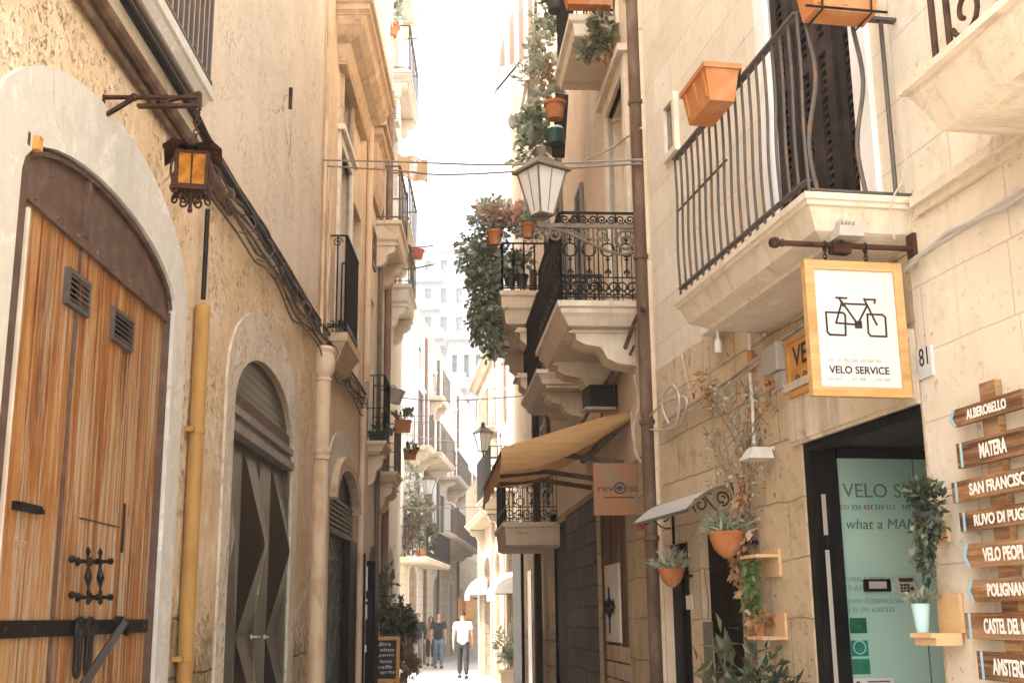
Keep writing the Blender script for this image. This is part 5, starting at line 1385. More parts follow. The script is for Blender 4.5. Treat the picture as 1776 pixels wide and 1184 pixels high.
mb = MB(WR); mb.tube([WR.at(1300, 545, .03), WR.at(1300, 640, .03), WR.at(1305, 700, .03), WR.at(1308, 770, .05)], .011, 6)
e = thing('conduit', 'white conduit with an orange sleeve dropping to the lamp beside the shop door', 'conduit', WR.at(1308, 770, .03)); mb.build('tube', m_whiteplastic, e)
MB(WR).tube([WR.at(1301, 608, .03), WR.at(1303, 645, .03)], .02, 8).build('sleeve', m_terraorange, e)
c = WR.at(1315, 785, .10)
e = thing('floodlight', 'white floodlight at the upper left corner of the shop door', 'lamp', c)
mb = MB(WR)
mb.hexa([c + RX * x + UP * z + WR.n * y for z, s_ in ((-.04, 1.3), (.03, .7)) for x, y in ((-.07 * s_, -.06), (.07 * s_, -.06), (.07 * s_, .07 * s_), (-.07 * s_, .07 * s_))]); mb.bar(c, c - WR.n * .1 + UP * .03, .015); mb.build('housing', m_whiteplastic, e)
mb = MB(WR)
l = [(1150, 735), (1185, 712), (1245, 675), (1300, 635), (1345, 600), (1400, 562)]
for d_ in (0, .018, -.015): mb.tube(smoothline([WR.at(u, v + 300 * d_, .03 + abs(d_)) for u, v in l], 4), .008, 5)
mb.tube(smoothline([WR.at(u, v, .06) for u, v in ((1120, 730), (1150, 700), (1190, 690), (1175, 740), (1130, 745), (1118, 740))], 5), .009, 5)
mb.tube(smoothline([WR.at(u, v, .08) for u, v in ((1160, 735), (1148, 700), (1165, 668), (1178, 690), (1172, 735), (1155, 745))], 5), .010, 5)
mb.tube([WR.at(u, v, .02) for u, v in ((1182, 612), (1190, 650), (1200, 690), (1212, 720))], .006, 5)
mb.build('wall_cable', m_palecable, label='pale coiled cable climbing the rough stone from drainpipe to orange panel', cat='cable')
mb = MB(WR)
mb.tube([WR.at(1256, 573, .05), WR.at(1295, 573, .05), WR.at(1325, 580, .05)], .014, 6); mb.build('conduit', m_palecable, label='short metal conduit right of the cream junction box', cat='conduit')
e = MB(WR).tube(smoothline([WR.ate(u, v, aN - .02) for u, v in ((1572, 260), (1566, 310), (1548, 345), (1545, 380), (1552, 415))], 5), .004, 4).build('thin_wire', m_palecable, label='thin loose wire dangling past the near corner of the wavy balcony', cat='wire')

# --- canopy over the side door
cN = WR.px(1272, 850)[0]; nO, zO = WR.pe(1192, 884, cN); zW = WR.pe(1270, 842, cN)[1]
cF = WR.px(1098, 905, nO + .0)[0]; cF = min(cF, 2.55)
t_ = NT('white canopy sheet'); t_.color((.80, .79, .76)); t_.set(Roughness=.3); _tr = t_.n('BsdfTranslucent'); _tr.inputs[0].default_value = (.8, .78, .74, 1); _mx = t_.n('MixShader'); _mx.inputs[0].default_value = .5; t_.L(t_.b.outputs[0], _mx.inputs[1]); t_.L(_tr.outputs[0], _mx.inputs[2]); t_.L(_mx.outputs[0], t_.out.inputs[0]); m_canopy = t_.m
e = thing('door_canopy', 'white curved canopy on curled iron brackets over the black side door', 'canopy', WR.P((cN + cF) / 2, zO, nO / 2))
prof = [(nO * f, zO + (zW - zO) * (1 - f ** 2.2)) for f in [i / 10 for i in range(11)]]
mb = MB(WR); mb.grid([[WR.P(cN, h, n) for n, h in prof], [WR.P(cF, h, n) for n, h in prof]]); mb.grid([[WR.P(cN, h + .006, n) for n, h in prof], [WR.P(cF, h + .006, n) for n, h in prof]]); mb.build('sheet', m_canopy, e)
mb = MB(WR)
mb.tube([WR.P(cN, h, n) for n, h in prof], .012, 5); mb.tube([WR.P(cF, h, n) for n, h in prof], .012, 5); mb.bar(WR.P(cN, zO, nO), WR.P(cF, zO, nO), .012, 5)
for q in (.33, .66): mb.tube([WR.P(cN + (cF - cN) * q, h - .006, n) for n, h in prof], .007, 4)
mb.build('rim', m_paleiron, e)
for a in (cN, cF):
    mb = MB(WR); zz0 = zO - .04
    mb.bar(WR.P(a, zW + .02, .01), WR.P(a, zO - .14, .01), .011, 5)
    mb.tube(spiral(WR.P(a, zW - .08, .08), -WR.n, UP, .05, .012, -PI * .5, PI * 2.6, 20), .006, 5)
    mb.tube(spiral(WR.P(a, zO + .035, nO - .09), WR.n, UP, .055, .012, -PI * .3, PI * 2.6, 20), .006, 5)
    mb.tube(bez(WR.P(a, zO - .02, .03), WR.P(a, zO - .05, nO * .4), WR.P(a, zO + .10, nO * .6), WR.P(a, zO + .10, nO - .1), 10), .006, 5)
    mb.build('bracket', m_iron, e)
# --- wall pots
def wallpot(label, u, v, r, h, leafm, nsp, L, n, grp=None):
    c = WR.at(u, v, n); e = thing('wall_pot', label, 'flower pot', c, grp)
    pts = []; k = 12
    prof_ = [(.18, 0), (.45, .12), (.75, .35), (.95, .7), (1.0, .9), (1.06, .9), (1.06, 1.0), (.92, 1.0)]
    MB().lathe(c, [(r * a, h * b) for a, b in prof_] + [(.001, h * .92)], 16).build('pot', m_terra, e, smooth=True)
    mb = MB(); spikes(mb, c + UP * h * .9, r * 1.3, nsp, L, up=.25); mb.build('foliage', leafm, e)
    MB(WR).bar(c + UP * h * .6 - WR.n * r, c + UP * h * .6 - WR.n * n, .012).build('hook', m_iron, e); return e
wallpot('terracotta half-bowl with white spiky plant beside the drainpipe foot', 1166, 1018, .09, .13, m_leafwhite, 60, .17, .15)
wallpot('terracotta bowl of grey spiky leaves and orange buds under the canopy', 1262, 968, .105, .16, m_leafpale, 90, .17, .20)
c = WR.at(1262, 905, .22); mb = MB(); foliage(mb, c, .14, .14, .1, 26, .045); mb.build('blossom', m_leafrust, [o for o in col.objects if o.name.startswith('wall_pot') and 'orange buds' in o.get('label', '')][0])
for lab, u0, v0, u1, v1, mt in (('small red notice plate on the stone left of the dark recess door', 1106, 905, 1118, 917, simple('red plate', (.40, .06, .03), .5, bump=0)), ('small pale paper label on the stone pier under the canopy', 1191, 1032, 1203, 1056, m_cream)):
    a1, h1 = WR.px(u0, v0); a0, h0 = WR.px(u1, v1); MB(WR).box(a0, a1, h0, h1, .001, .008).build('notice_plate', mt, label=lab, cat='notice')
# --- dry climber
e = thing('climber', 'dry vine with rusty orange leaves climbing the stone between side door and shop door', 'climber', WR.at(1305, 1184, .03))
mb = MB(WR); rr = random.Random(5)
base = WR.at(1300, 1200, .04)
paths = [[(1300, 1190), (1296, 1080), (1292, 980), (1288, 880), (1285, 800), (1270, 740), (1240, 700), (1225, 680)], [(1306, 1190), (1304, 1060), (1300, 940), (1296, 840), (1290, 760), (1300, 700), (1290, 660)], [(1296, 1190), (1290, 1000), (1282, 900), (1268, 830), (1245, 780), (1225, 740)], [(1290, 800), (1310, 740), (1330, 700), (1340, 660)]]
for pth in paths:
    for k_ in range(2): mb.tube(smoothline([WR.at(u + rr.uniform(-7, 7), v, .03 + rr.uniform(0, .03)) for u, v in pth], 4), .006, 4, r2=.003)
for _ in range(34):
    u, v = rr.uniform(1250, 1320), rr.uniform(660, 860); p = WR.at(u, v, .03); mb.tube([p, p + V((rr.uniform(-.08, .08), 0, rr.uniform(-.12, .04))), p + V((rr.uniform(-.12, .12), 0, rr.uniform(-.25, .02)))], .003, 3)
mb.build('stems', m_stem, e)
mb = MB(WR)
for pth in paths: trail(mb, [WR.at(u, v, .06) for u, v in pth], 45, .042, .06, hang=.9)
trail(mb, [WR.at(u, v, .10) for u, v in ((1285, 880), (1290, 920), (1286, 960), (1280, 1000), (1300, 1040))], 130, .06, .06)
for u, v, r_, n_ in ((1222, 668, .10, 40), (1285, 905, .10, 60), (1288, 950, .10, 50), (1215, 690, .08, 26), (1290, 855, .07, 30)): foliage(mb, WR.at(u, v, .08), r_, r_, r_ * 1.3, n_, .05, hang=.6)
mb.build('leaves', m_leafrust, e)
mb = MB(WR)
for _ in range(240):
    p = WR.at(rr.uniform(1225, 1325), rr.uniform(660, 900), .05 + rr.uniform(0, .05)); leaf(mb, p, rv() + V((0, 0, -.6)), rv(), .035, .3)
mb.build('foliage', m_leafwhite, e)
# --- wooden shelves left of the shop door
def shelf(label, u0, v0, u1, v1, bracket_side, wall_n=.0):
    a1, h1 = WR.px(u0, v0, .02); a0, _ = WR.px(u1, v0, .02); h0 = WR.px(u0, v1, .02)[1]
    e = thing('wall_shelf', label, 'shelf', WR.P((a0 + a1) / 2, h0, 0))
    MB(WR).box(a0, a1, h0, h1, 0.004, .022).build('back_board', m_shelfwood, e)
    return e, a0, a1, h0, h1
def shelf2(label, u0, v0, u1, v1, depth, at_h, al=None):
    e, a0, a1, h0, h1 = shelf(label, u0, v0, u1, v1, 1)
    MB(WR).box(a0, a1, at_h(h0, h1) - .018, at_h(h0, h1), .022, depth).build('board', m_shelfwood, e); return e, a0, a1, h0, h1
e, a0, a1, h0, h1 = shelf2('pine wall shelf with a tiny orange pot, upper of two by the climber', 1322, 955, 1350, 1002, .16, lambda x, y: y - .03)
c = WR.P(a1 - .04, h1 - .10, .12); e2 = thing('little_pot', 'tiny orange pot under the upper pine shelf with a bright trailing plant', 'flower pot', c)
MB().lathe(c, [(.025, 0), (.04, .06), (.045, .07), (.001, .065)], 10).build('pot', m_terra, e2, smooth=True)
mb = MB(); trail(mb, [c + UP * .02, WR.at(1303, 990, .14), WR.at(1300, 1020, .13), WR.at(1306, 1060, .12)], 150, .05, .05, hang=.5); mb.build('foliage', m_leafbright, e2)
e, a0, a1, h0, h1 = shelf2('pine wall shelf with a dry reddish plant, lower of two by the climber', 1333, 1062, 1360, 1108, .16, lambda x, y: x + .02)
c = WR.P(a1 - .05, h0 + .02, .10); potted('shelf_plant', 'small pot with dry reddish leaves on the lower pine shelf', 'potted plant', c, .035, .06, m_terra, m_leafrust, 60, .05, (.07, .07, .06))
# citrus bush in a pot
cb_ = WR.at(1300, 1150, .36)
e = thing('potted_bush', 'broad glossy dark bush in a tub between the side door and the shop door', 'bush', (cb_.x, cb_.y, 0))
pot_mesh((cb_.x, cb_.y, 0), .24, .45).build('tub', m_terra, e, smooth=True)
mb = MB(); stems(mb, V((cb_.x, cb_.y, .4)), [V((cb_.x, cb_.y, 1.15)) + V((rv().x * .35, rv().y * .35, rv().z * .35)) for _ in range(8)], .01); mb.build('branches', m_stem, e)
mb = MB(); foliage(mb, V((cb_.x, cb_.y, 1.15)), .29, .28, .40, 1000, .075, w=.2, clumps=14, tight=.45); mb.build('foliage', m_leafdark, e)
c_ = WR.at(1242, 1110, .2)
e = thing('potted_bush', 'loose tall plant with a few big grey leaves in front of the black side door', 'bush', (c_.x, c_.y, 0)); pot_mesh((c_.x, c_.y, 0), .17, .34).build('tub', m_terra, e, smooth=True)
mb = MB(); tp = [V((c_.x, c_.y, 1.35)) + V((rv().x * .22, rv().y * .2, rv().z * .3)) for _ in range(9)]; stems(mb, V((c_.x, c_.y, .3)), tp, .007); mb.build('branches', m_stem, e)
mb = MB()
for t in tp:
    for _ in range(9): leaf(mb, t + rv() * .06 - UP * random.uniform(0, .3), rv() + V((0, 0, .2)), rv() + UP, .14, .22)
mb.build('foliage', m_leafolive, e)
# --- shelves and plants right of the door
e, a0, a1, h0, h1 = shelf2('pine shelf plate behind the trailing ivy right of the shop door', 1622, 905, 1641, 942, .14, lambda x, y: y - .02)
c = WR.P(a1 + .02, h1 + .06, .14)
c = WR.at(1608, 880, .14)
e2 = thing('trailing_ivy', 'dark trailing ivy spilling over the right jamb of the shop door', 'ivy', c - UP * .1); pot_mesh(c - UP * .12, .06, .1).build('pot', m_darkplastic, e2, smooth=True)
mb = MB(WR); foliage(mb, c + UP * .05, .075, .075, .10, 280, .04, clumps=10)
for u, v in ((1584, 968), (1605, 975), (1622, 950), (1609, 1008), (1594, 925), (1634, 925)): trail(mb, [c, WR.at((u + 1608) / 2, (v + 880) / 2, .17), WR.at(u, v, .13)], 65, .04, .03)
mb.build('foliage', m_leafdark, e2)
e, a0, a1, h0, h1 = shelf2('pine bracket shelf carrying the teal cup right of the shop door', 1624, 1030, 1663, 1096, .16, lambda x, y: x + .0)
MB(WR).box(a0, a1, h0 - .05, h0 - .018, .022, .14).build('under_block', m_shelfwood, e)
c = WR.P(a1 - .01, h0 + .002, .105); e2 = thing('potted_cactus', 'pale grey cactus in a teal cup on the pine bracket shelf', 'potted plant', c)
MB().lathe(c, [(.026, 0), (.04, .115), (.042, .12), (.036, .115), (.001, .11)], 12).build('pot', m_teal, e2, smooth=True)
mb = MB(); spikes(mb, c + UP * .11, .05, 30, .10, w=.12, up=.3); mb.build('foliage', m_leafpale, e2)

# --- direction boards
e = thing('direction_sign', 'stack of brown wooden arrow boards with place names on one post', 'signpost', WR.P(WR.px(1725, 1100, .06)[0], 0, .05))
pa0, pa1 = WR.px(1741, 800, .03)[0], WR.px(1713, 800, .03)[0]
MB(WR).box(pa0, pa1, 0, WR.px(1726, 657, .03)[1], .005, .035).build('post', m_arrowwood2, e)
boards = [('ALBEROBELLO', 1654, 727, 712, 742, 1800, 1, m_arrowwood, 1677, 1748), ('MATERA', 1668, 792, 768, 812, 1800, 0, m_arrowwood, 1700, 1748), ('SAN FRANCISCO', 1659, 855, 836, 872, 1800, 0, m_arrowwood2, 1682, 1795), ('RUVO DI PUGLIA', 1672, 905, 888, 922, 1800, 0, m_arrowwood, 1690, 1800), ('VELO PEOPLE', 1676, 963, 943, 984, 1800, 1, m_arrowwood2, 1705, 1786), ('POLIGNANO', 1683, 1025, 1005, 1043, 1800, 1, m_arrowwood2, 1713, 1790), ('CASTEL DEL MONTE', 1681, 1085, 1062, 1107, 1800, 0, m_arrowwood2, 1707, 1815), ('AMSTERDAM', 1702, 1155, 1128, 1177, 1800, 0, m_arrowwood, 1722, 1800)]
for i, (s_, u, v, vt, vb, u2, arrow, mt, t0, t1) in enumerate(boards):
    nn = .04; aL, hM = WR.px(u, v, nn); ht_ = WR.px(u + 5, vt, nn)[1]; hb_ = WR.px(u + 5, vb, nn)[1]; aE = aL - .52 - .03 * (i % 3)
    off = .03 if arrow else 0
    tilt = (0.0, .0, .012, .0, -.01, 0, 0, -.015)[i]
    Z = lambda a, h: h + tilt * (aL - a) * 1.0
    out = [(aL - off, hb_), (aE, hb_), (aE, ht_), (aL - off, ht_)]
    if arrow: out = [(aL - off, hb_), (aE, hb_), (aE, ht_), (aL - off, ht_), (aL, (ht_ + hb_) / 2)]
    mb = MB(WR); mb.prism([WR.P(a, Z(a, h), nn - .001 * i) for a, h in out], WR.n * .022)
    pl = mb.build('arrow_board', mt, e, label='wooden board lettered ' + s_)
    mb = MB(WR); nf = nn + .022 - .001 * i
    if arrow:
        for za, zb2 in ((hb_, (ht_ + hb_) / 2), (ht_, (ht_ + hb_) / 2)):
            mb.prism([WR.P(aL - off - .004, za, nf), WR.P(aL - off - .024, za, nf), WR.P(aL - .026, zb2, nf), WR.P(aL - .004, zb2, nf)], WR.n * .0015)
    else: mb.box(aL - .042, aL - .026, hb_ + .001, ht_ - .001, nf, nf + .0015)
    mb.build('stripe', m_bluestripe, pl)
    at0 = WR.px(t0, v, nf)[0]; at1 = WR.px(t1, v, nf)[0]; hh_ = (ht_ - hb_) * .58
    text('lettering', s_, WR.P(at0, hb_ + (ht_ - hb_) * .21 + tilt * (aL - at0), nf + .0005), RX + UP * tilt, UP, hh_, m_letter, pl, width=abs(at1 - at0), bold=.03)

# ================================================================ MIDDLE RIGHT BUILDING
M = House(WM, 0.0, 14.4, 12.2, 6, m_tan, 'ornate_balcony_house', 'tan house with ornate iron balconies and the canvas awning', bands=[(-.4, 2.95, m_rough2), (2.95, 12.2, m_tan)])
MX = lambda u, v, n=0: WM.px(u, v, n)
MB(WM).box(.02, .42, -.3, 11.9, 0, .05).build('pilaster', m_tan, M.e)
d0, d1 = MX(1088, 1000)[0], MX(1037, 1000)[0]
M.hole(rect(d0, d1, -.02, 2.75), .10)
dd = MB(WM).box(d0, d1, -.02, 2.75, -.13, -.08).box(d0, d0 + .1, 0, 2.75, -.08, -.04).box(d1 - .1, d1, 0, 2.75, -.08, -.04).box((d0 + d1) / 2 - .03, (d0 + d1) / 2 + .03, 0, 2.75, -.08, -.06).build('door', m_brownwood, M.e, label='brown plank shop door with a pale panel')
(pa_, ph1), (pb_, ph0) = MX(1072, 975, -.06), MX(1046, 1110, -.06)
MB(WM).box(pa_, pb_, ph0, ph1, -.078, -.055).build('notice_panel', m_cream, dd)
mb = MB(WM); c = WM.P((pa_ + pb_) / 2, ph1 - .42, -.05); mb.bar(c + UP * .2, c - UP * .25, .012); mb.bar(c - WM.d * .35, c + WM.d * .35, .012); mb.tube(circle(c, WM.d, UP, .1), .012, 4, True)
for s_ in (-1, 1): mb.tube(spiral(c + WM.d * s_ * .22, WM.d * s_, UP, .08, .02, 0, 3 * PI), .012, 4)
mb.build('iron_ornament', m_iron, dd)
mb = MB(WM)
for i in range(8):
    for j in range(3): mb.box(d0 + .14 + j * .6 + .1 * (i % 2), d0 + .14 + j * .6 + .1 * (i % 2) + .55, .1 + i * .16, .1 + i * .16 + .14, -.08, -.05 - .002 * j)
mb.build('tiled_sill', m_cornice, dd)
g0, g1 = MX(994, 1000)[0], MX(958, 1000)[0]
M.hole(rect(g0 + .35, g1, -.02, 2.86), .06)
MB(WM).box(g0 + .35, g1, -.02, 2.86, -.1, -.03).build('door', simple('dark chocolate panel', (.020, .012, .008), .8, c2=(.032, .020, .013), scale=2, spec=.05), M.e, label='tall plain dark brown shutter door')
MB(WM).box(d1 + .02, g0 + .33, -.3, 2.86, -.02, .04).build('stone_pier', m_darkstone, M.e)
MB(WM).box(12.5, 14.45, -.3, 2.95, -.05, .06).build('dark_doorpost', m_blackdoor, M.e)
MB(WM).box(7.2, 14.45, 2.93, 3.0, -.02, .08).build('ledge', m_iron, M.e)
MB(WM).box(10.9, 11.6, 0, 2.4, -.02, .02).build('niche_door', m_darkdoor, M.e)
MB(WM).box(7.6, 12.4, -.3, 2.92, -.01, .012).build('render_panel', m_left, M.e)
# upper windows / doors on the balconies
window(M, .9, 1.9, 4.35, 6.5, m_cream, m_glasspale, .2, surround=m_slab, sill=False)
window(M, 4.2, 5.2, 4.35, 6.5, m_cream, m_glasspale, .2, shut=m_greyshutter, sill=False)
window(M, 1.2, 2.2, 7.1, 9.2, m_cream, m_glasspale, .2, surround=m_slab, sill=False)
window(M, 8.6, 9.6, 3.3, 5.4, m_cream, m_glassdark, .2, shut=m_greyshutter, sill=False)
window(M, 6.2, 7.2, 5.9, 7.9, m_cream, m_glasspale, .2, shut=m_shutter, sill=False)
window(M, 10.2, 11.2, 8.6, 10.6, m_cream, m_glasspale, .2, surround=m_cream, sill=False)
# ornate balcony
zo = 4.28; oN = .62; no, zo2 = WM.pe(967, 520, oN); oF = WM.px(929, 617, no)[0]; zo = zo2
oF = max(oF, oN + 1.6)
ob = balcony(M, oN, oF, zo, no, WM.pe(962, 366, oN)[1] - zo, m_slab, m_iron, 'ornate', rings=[(0, 0), (0, -.05), (.03, -.06), (.03, -.10), (.06, -.13), (.10, -.20)], corbels=(oN + .35, oF - .3), cw=.30, ch=.32, bays=(4, 9), label='balcony with scrollwork iron rail')
# next balcony at the same storey
z5 = WM.pe(960, 655, 3.9)[1]; n5 = WM.pe(931, 655, 3.9)[0]
balcony(M, 3.9, 6.0, z5 + .1, n5, .9, m_slab, m_iron, 'plain', rings=RING, sp=.1, corbels=(4.4,), cw=.26, ch=.28)
# low balcony under the awning
aL_ = MX(940, 900)[0]; aL_ = 7.0; nL, zL = WM.pe(872, 905, aL_)
balcony(M, aL_, aL_ + 1.9, zL, nL, WM.pe(900, 838, aL_)[1] - zL + .25, m_tan, m_iron, 'ornate', rings=[(0, 0), (0, -.06), (.03, -.07), (.05, -.30), (.10, -.33)], bays=(3, 6))
# high balcony
zH = WM.pe(1045, 162, 2.45)[1]; nH = WM.pe(962, 165, 2.45)[0]
balcony(M, 1.15, 2.45, zH + .2, nH, .9, m_slab, m_iron, 'plain', rings=[(0, 0), (0, -.06), (.04, -.08), (.05, -.18), (.06, -.2)], sp=.1)
M.finish()

# --- greenery house balcony (same plane, its own taller storey)
gN = 5.4; nG, zG = WM.pe(867, 503, gN); gF = gN + 2.2
gb = thing('flower_balcony', 'narrow plaster balcony smothered in flowers beyond the ornate rail', 'balcony', WM.P(gN, zG - .4, nG / 2))
slab_mesh(WM, gN, gF, zG, nG, [(0, 0), (0, -.06), (.02, -.08), (.02, -.22), (.05, -.26), (.08, -.42), (.25, -.46)]).build('slab', m_tan, gb)
mb = MB(WM)
hg = WM.pe(867, 420, gN)[1] - zG
for u, v in runs(WM, gN, gF, zG, nG): rail_plain(mb, u, v, hg, .14, .011)
mb.build('railing', m_iron, gb)
for a, z_ in ((gN + .3, zG - .46), (gN + .3, zG - 1.05), (gF - .3, zG - .46)): corbel(WM, a, .4, z_, nG * .75, .55, m_tan, gb)
e = thing('flower_cascade', 'mass of green trailing foliage hanging from the flower balcony', 'plant', WM.P(gN, zG - 2, nG))
mb = MB(WM); tL = WM.ate(850, 440, gN + .4)
pts = [(850, 390, .35, 260), (835, 440, .35, 330), (838, 500, .36, 380), (850, 540, .30, 230), (848, 578, .22, 110), (860, 605, .14, 50)]
for u, v, r_, n_ in pts: foliage(mb, WM.ate(u, v, gN + .5), r_ * 1.1, r_ * 1.2, r_ * 1.1, int(n_ * 1.9), .082, hang=.6, clumps=13, tight=.36)
for u, v in ((815, 490), (812, 565), (832, 560), (848, 615), (866, 628), (825, 590)): trail(mb, [WM.ate(850, 430, gN + .4), WM.ate((u + 850) / 2, (v + 430) / 2, gN + .4), WM.ate(u, v, gN + .4)], 130, .08, .09)
mb.build('foliage', m_leafmix, e)
mb = MB(WM)
for u, v, r_, n_ in ((845, 450, .3, 90), (838, 540, .26, 60)): foliage(mb, WM.ate(u, v, gN + .3), r_, r_, r_, n_, .11, hang=.5)
mb.build('pale_foliage', m_leafpale, e)  # paler leaf tint mixed through the hanging mass
e = thing('rail_flowers', 'pink and cream blossom heaped along the flower balcony rail', 'flowers', WM.P(gN, zG + hg, nG))
mb = MB(WM)
for u, v, r_, n_ in ((850, 385, .28, 170), (880, 378, .3, 190), (910, 380, .26, 150), (925, 400, .2, 80)): foliage(mb, WM.ate(u, v, gN + .15), r_ * 1.15, .3, r_ * .95, int(n_ * 2), .075)
mb.build('foliage', m_leafwhite, e)
mb = MB(WM)
for u, v, r_, n_ in ((850, 378, .25, 30), (878, 372, .25, 32), (905, 376, .2, 20)): foliage(mb, WM.ate(u, v, gN + .05), r_, .3, r_ * .6, n_, .09, w=.45)
mb.build('blossom', m_blossom, e)
mb = MB(WM); foliage(mb, WM.ate(912, 375, gN + .1), .22, .2, .17, 90, .10); mb.build('dry_tuft', leafmat('straw leaves', (.35, .24, .13), (.55, .42, .26)), e)
for i, (u, v, r_, lab) in enumerate(((858, 425, .10, 'red pot on the outer corner of the flower balcony rail'), (916, 413, .09, 'red pot at the house end of the flower balcony rail'))):
    c = WM.ate(u, v, gN - .02); e = thing('flower_pot', lab, 'flower pot', c); pot_mesh(c, r_, .19).build('pot', m_terra, e, smooth=True)
    mb = MB(); foliage(mb, c + UP * .24, .13, .13, .1, 50, .09); mb.build('foliage', m_leafpale, e)
for i, (u, v, lab) in enumerate(((885, 496, 'black pot with pale leaves on the flower balcony floor, outer one'), (905, 497, 'black pot with bright leaves on the flower balcony floor, inner one'))):
    potted('balcony_plant', lab, 'potted plant', WM.ate(u, v, gN + .25), .09, .15, m_darkplastic, m_leafwhite if i == 0 else m_leaf, 130, .1, (.16, .16, .3))

# --- plants on the high balconies
e = thing('hanging_plant', 'green and rust plant hanging from the high balcony near the sky', 'plant', WM.ate(1040, 110, 1.2))
mb = MB(WM)
for u, v, r_, n_ in ((1050, 45, .16, 90), (1040, 70, .15, 80), (1022, 92, .11, 50)): foliage(mb, WM.ate(u, v, 1.12), r_, r_, r_, n_, .09, hang=.5)
mb.build('foliage', m_leafolive, e); mb = MB(WM); foliage(mb, WM.ate(1045, 80, 1.12), .14, .14, .16, 60, .07, hang=.4); mb.build('dry_leaves', m_leafrust, e)
c = WM.ate(1022, 14, 1.12); e = thing('window_trough', 'red brown trough on the high balcony above the hanging plant', 'planter', c); trough_mesh(WM, c, .5, .2, .2, WM.n).build('trough', m_terra, e)
c = WM.ate(965, 20, 2.2); e = thing('flower_pot', 'dark green pot at the outer edge of the high balcony', 'flower pot', c); pot_mesh(c, .13, .24).build('pot', m_darkplastic, e, smooth=True)
mb = MB(); foliage(mb, c + UP * .28, .2, .2, .14, 60, .1); mb.build('foliage', m_leaf, e)
e = thing('white_climber', 'tall pale green climber running up the balconies left of the lantern', 'climber', WM.ate(920, 270, 3.2))
mb = MB(WM)
for u, v, r_, n_ in ((940, 100, .22, 150), (935, 140, .26, 190), (945, 175, .2, 110), (930, 205, .26, 200), (925, 235, .24, 180), (915, 262, .2, 120), (945, 60, .22, 110), (955, 20, .22, 90)): foliage(mb, WM.ate(u, v, 3.2), r_, .3, r_ * 1.1, n_, .09)
mb.build('foliage', m_leafwhite, e)
mb = MB(WM)
for u, v, r_, n_ in ((925, 215, .2, 90), (935, 245, .2, 80), (920, 265, .15, 50), (945, 55, .2, 60), (940, 130, .2, 50)): foliage(mb, WM.ate(u, v, 3.1), r_, .25, r_, n_, .09)
mb.build('green_leaves', m_leaf, e)
mb = MB(WM); foliage(mb, WM.ate(952, 145, 3.05), .16, .16, .24, 120, .07); mb.build('dry_leaves', m_leafrust, e)
pb_ = thing('pot_column', 'dark hanging rack holding a terracotta pot and bottles beside the pale climber', 'plant rack', WM.ate(968, 270, 3.0))
mb = MB(WM); p, q = WM.ate(975, 165, 3.05), WM.ate(968, 272, 3.05); mb.flat(p, q, .14, .05, WM.n); mb.build('rack', m_darkshutter, pb_)
pot_mesh(WM.ate(963, 207, 2.95), .12, .2).build('pot', m_terra, pb_, smooth=True)
MB().lathe(WM.ate(963, 250, 2.95), [(.1, 0), (.1, .16), (.04, .2)], 10).build('bottle', simple('bottle green', (.02, .05, .035), .3), pb_, smooth=True)
MB().lathe(WM.ate(963, 231, 2.95), [(.09, 0), (.09, .06)], 10).build('white_cup', m_whitepaint, pb_, smooth=True)
# striped awning at the roof
t_ = NT('striped awning cloth'); _v = t_.coord('UV'); sp = t_.n('SeparateXYZ'); t_.L(_v, sp.inputs[0]); _s = t_.math('GREATER_THAN', t_.math('FRACT', t_.math('MULTIPLY', sp.outputs[0], 6.5)), .5)
t_.color(t_.mix(_s, (.34, .31, .27), (.19, .105, .075))); t_.set(Roughness=.85); m_stripe = t_.m
aw = 8.5; e = thing('striped_awning', 'brown and cream striped awning hanging at the roof edge against the sky', 'awning', WM.ate(900, 100, aw))
mb = MB(WM)
nA = [WM.pe(u, v, aw) for u, v in ((944, -60), (915, -38), (893, 4), (876, 50), (868, 88))]
rows = []
for n_, h_ in nA: rows.append([WM.P(aw + (0, .03, .06, .10)[j] if j < 4 else aw + .12 + (j - 4) * .2, h_ + (.10 if j == 0 else .05 if j == 1 else 0) + .02 * math.sin(j * 2.1), n_ * (.12, .45, .75, .95)[j] if j < 4 else n_) for j in range(12)])
mb.grid(rows); mb.grid([[p + UP * .01 for p in r_] for r_ in rows])
vr = rows[-1]; mb.grid([vr, [p - UP * (.22 + .03 * math.sin(i * 3)) for i, p in enumerate(vr)]])
mb.build('cloth', m_stripe, e)
e2 = MB(WM); e2.bar(rows[-1][0], rows[-1][-1], .02); e2.bar(rows[-1][0], WM.P(aw, nA[-1][1] + .1, 0), .015); e2.build('frame', m_paleiron, e)

# --- canvas awning over the shop
wN = 1.15; nW, zW1 = WM.pe(1096, 713, wN); nO_, zO_ = WM.pe(869, 788, wN + .1)
zWt = zW1; nF_, _ = WM.pe(838, 866, 6.3)
wF = WM.px(840, 868, nO_)[0]
wF = min(max(wF, wN + 2.5), 6.6)
t_ = NT('ochre canvas'); _v = t_.coord('UV', (1, 9, 1)); _f = t_.noise(_v, 3, 7, .7)
t_.color(t_.mix(t_.ramp(_f, .35, .7), (.53, .325, .145), (.42, .235, .095))); t_.set(Roughness=.9, Specular_IOR_Level=.1); _tr = t_.n('BsdfTranslucent'); _tr.inputs[0].default_value = (.42, .23, .085, 1); _mx = t_.n('MixShader'); _mx.inputs[0].default_value = .3; t_.L(t_.b.outputs[0], _mx.inputs[1]); t_.L(_tr.outputs[0], _mx.inputs[2]); t_.L(_mx.outputs[0], t_.out.inputs[0]); t_.bump(_f, .4, .02); m_canvas = t_.m
e = thing('canvas_awning', 'ochre canvas awning sloping out over the street above the metal square sign', 'awning', WM.P((wN + wF) / 2, zO_, nO_ / 2))
mb = MB(WM); rows = []
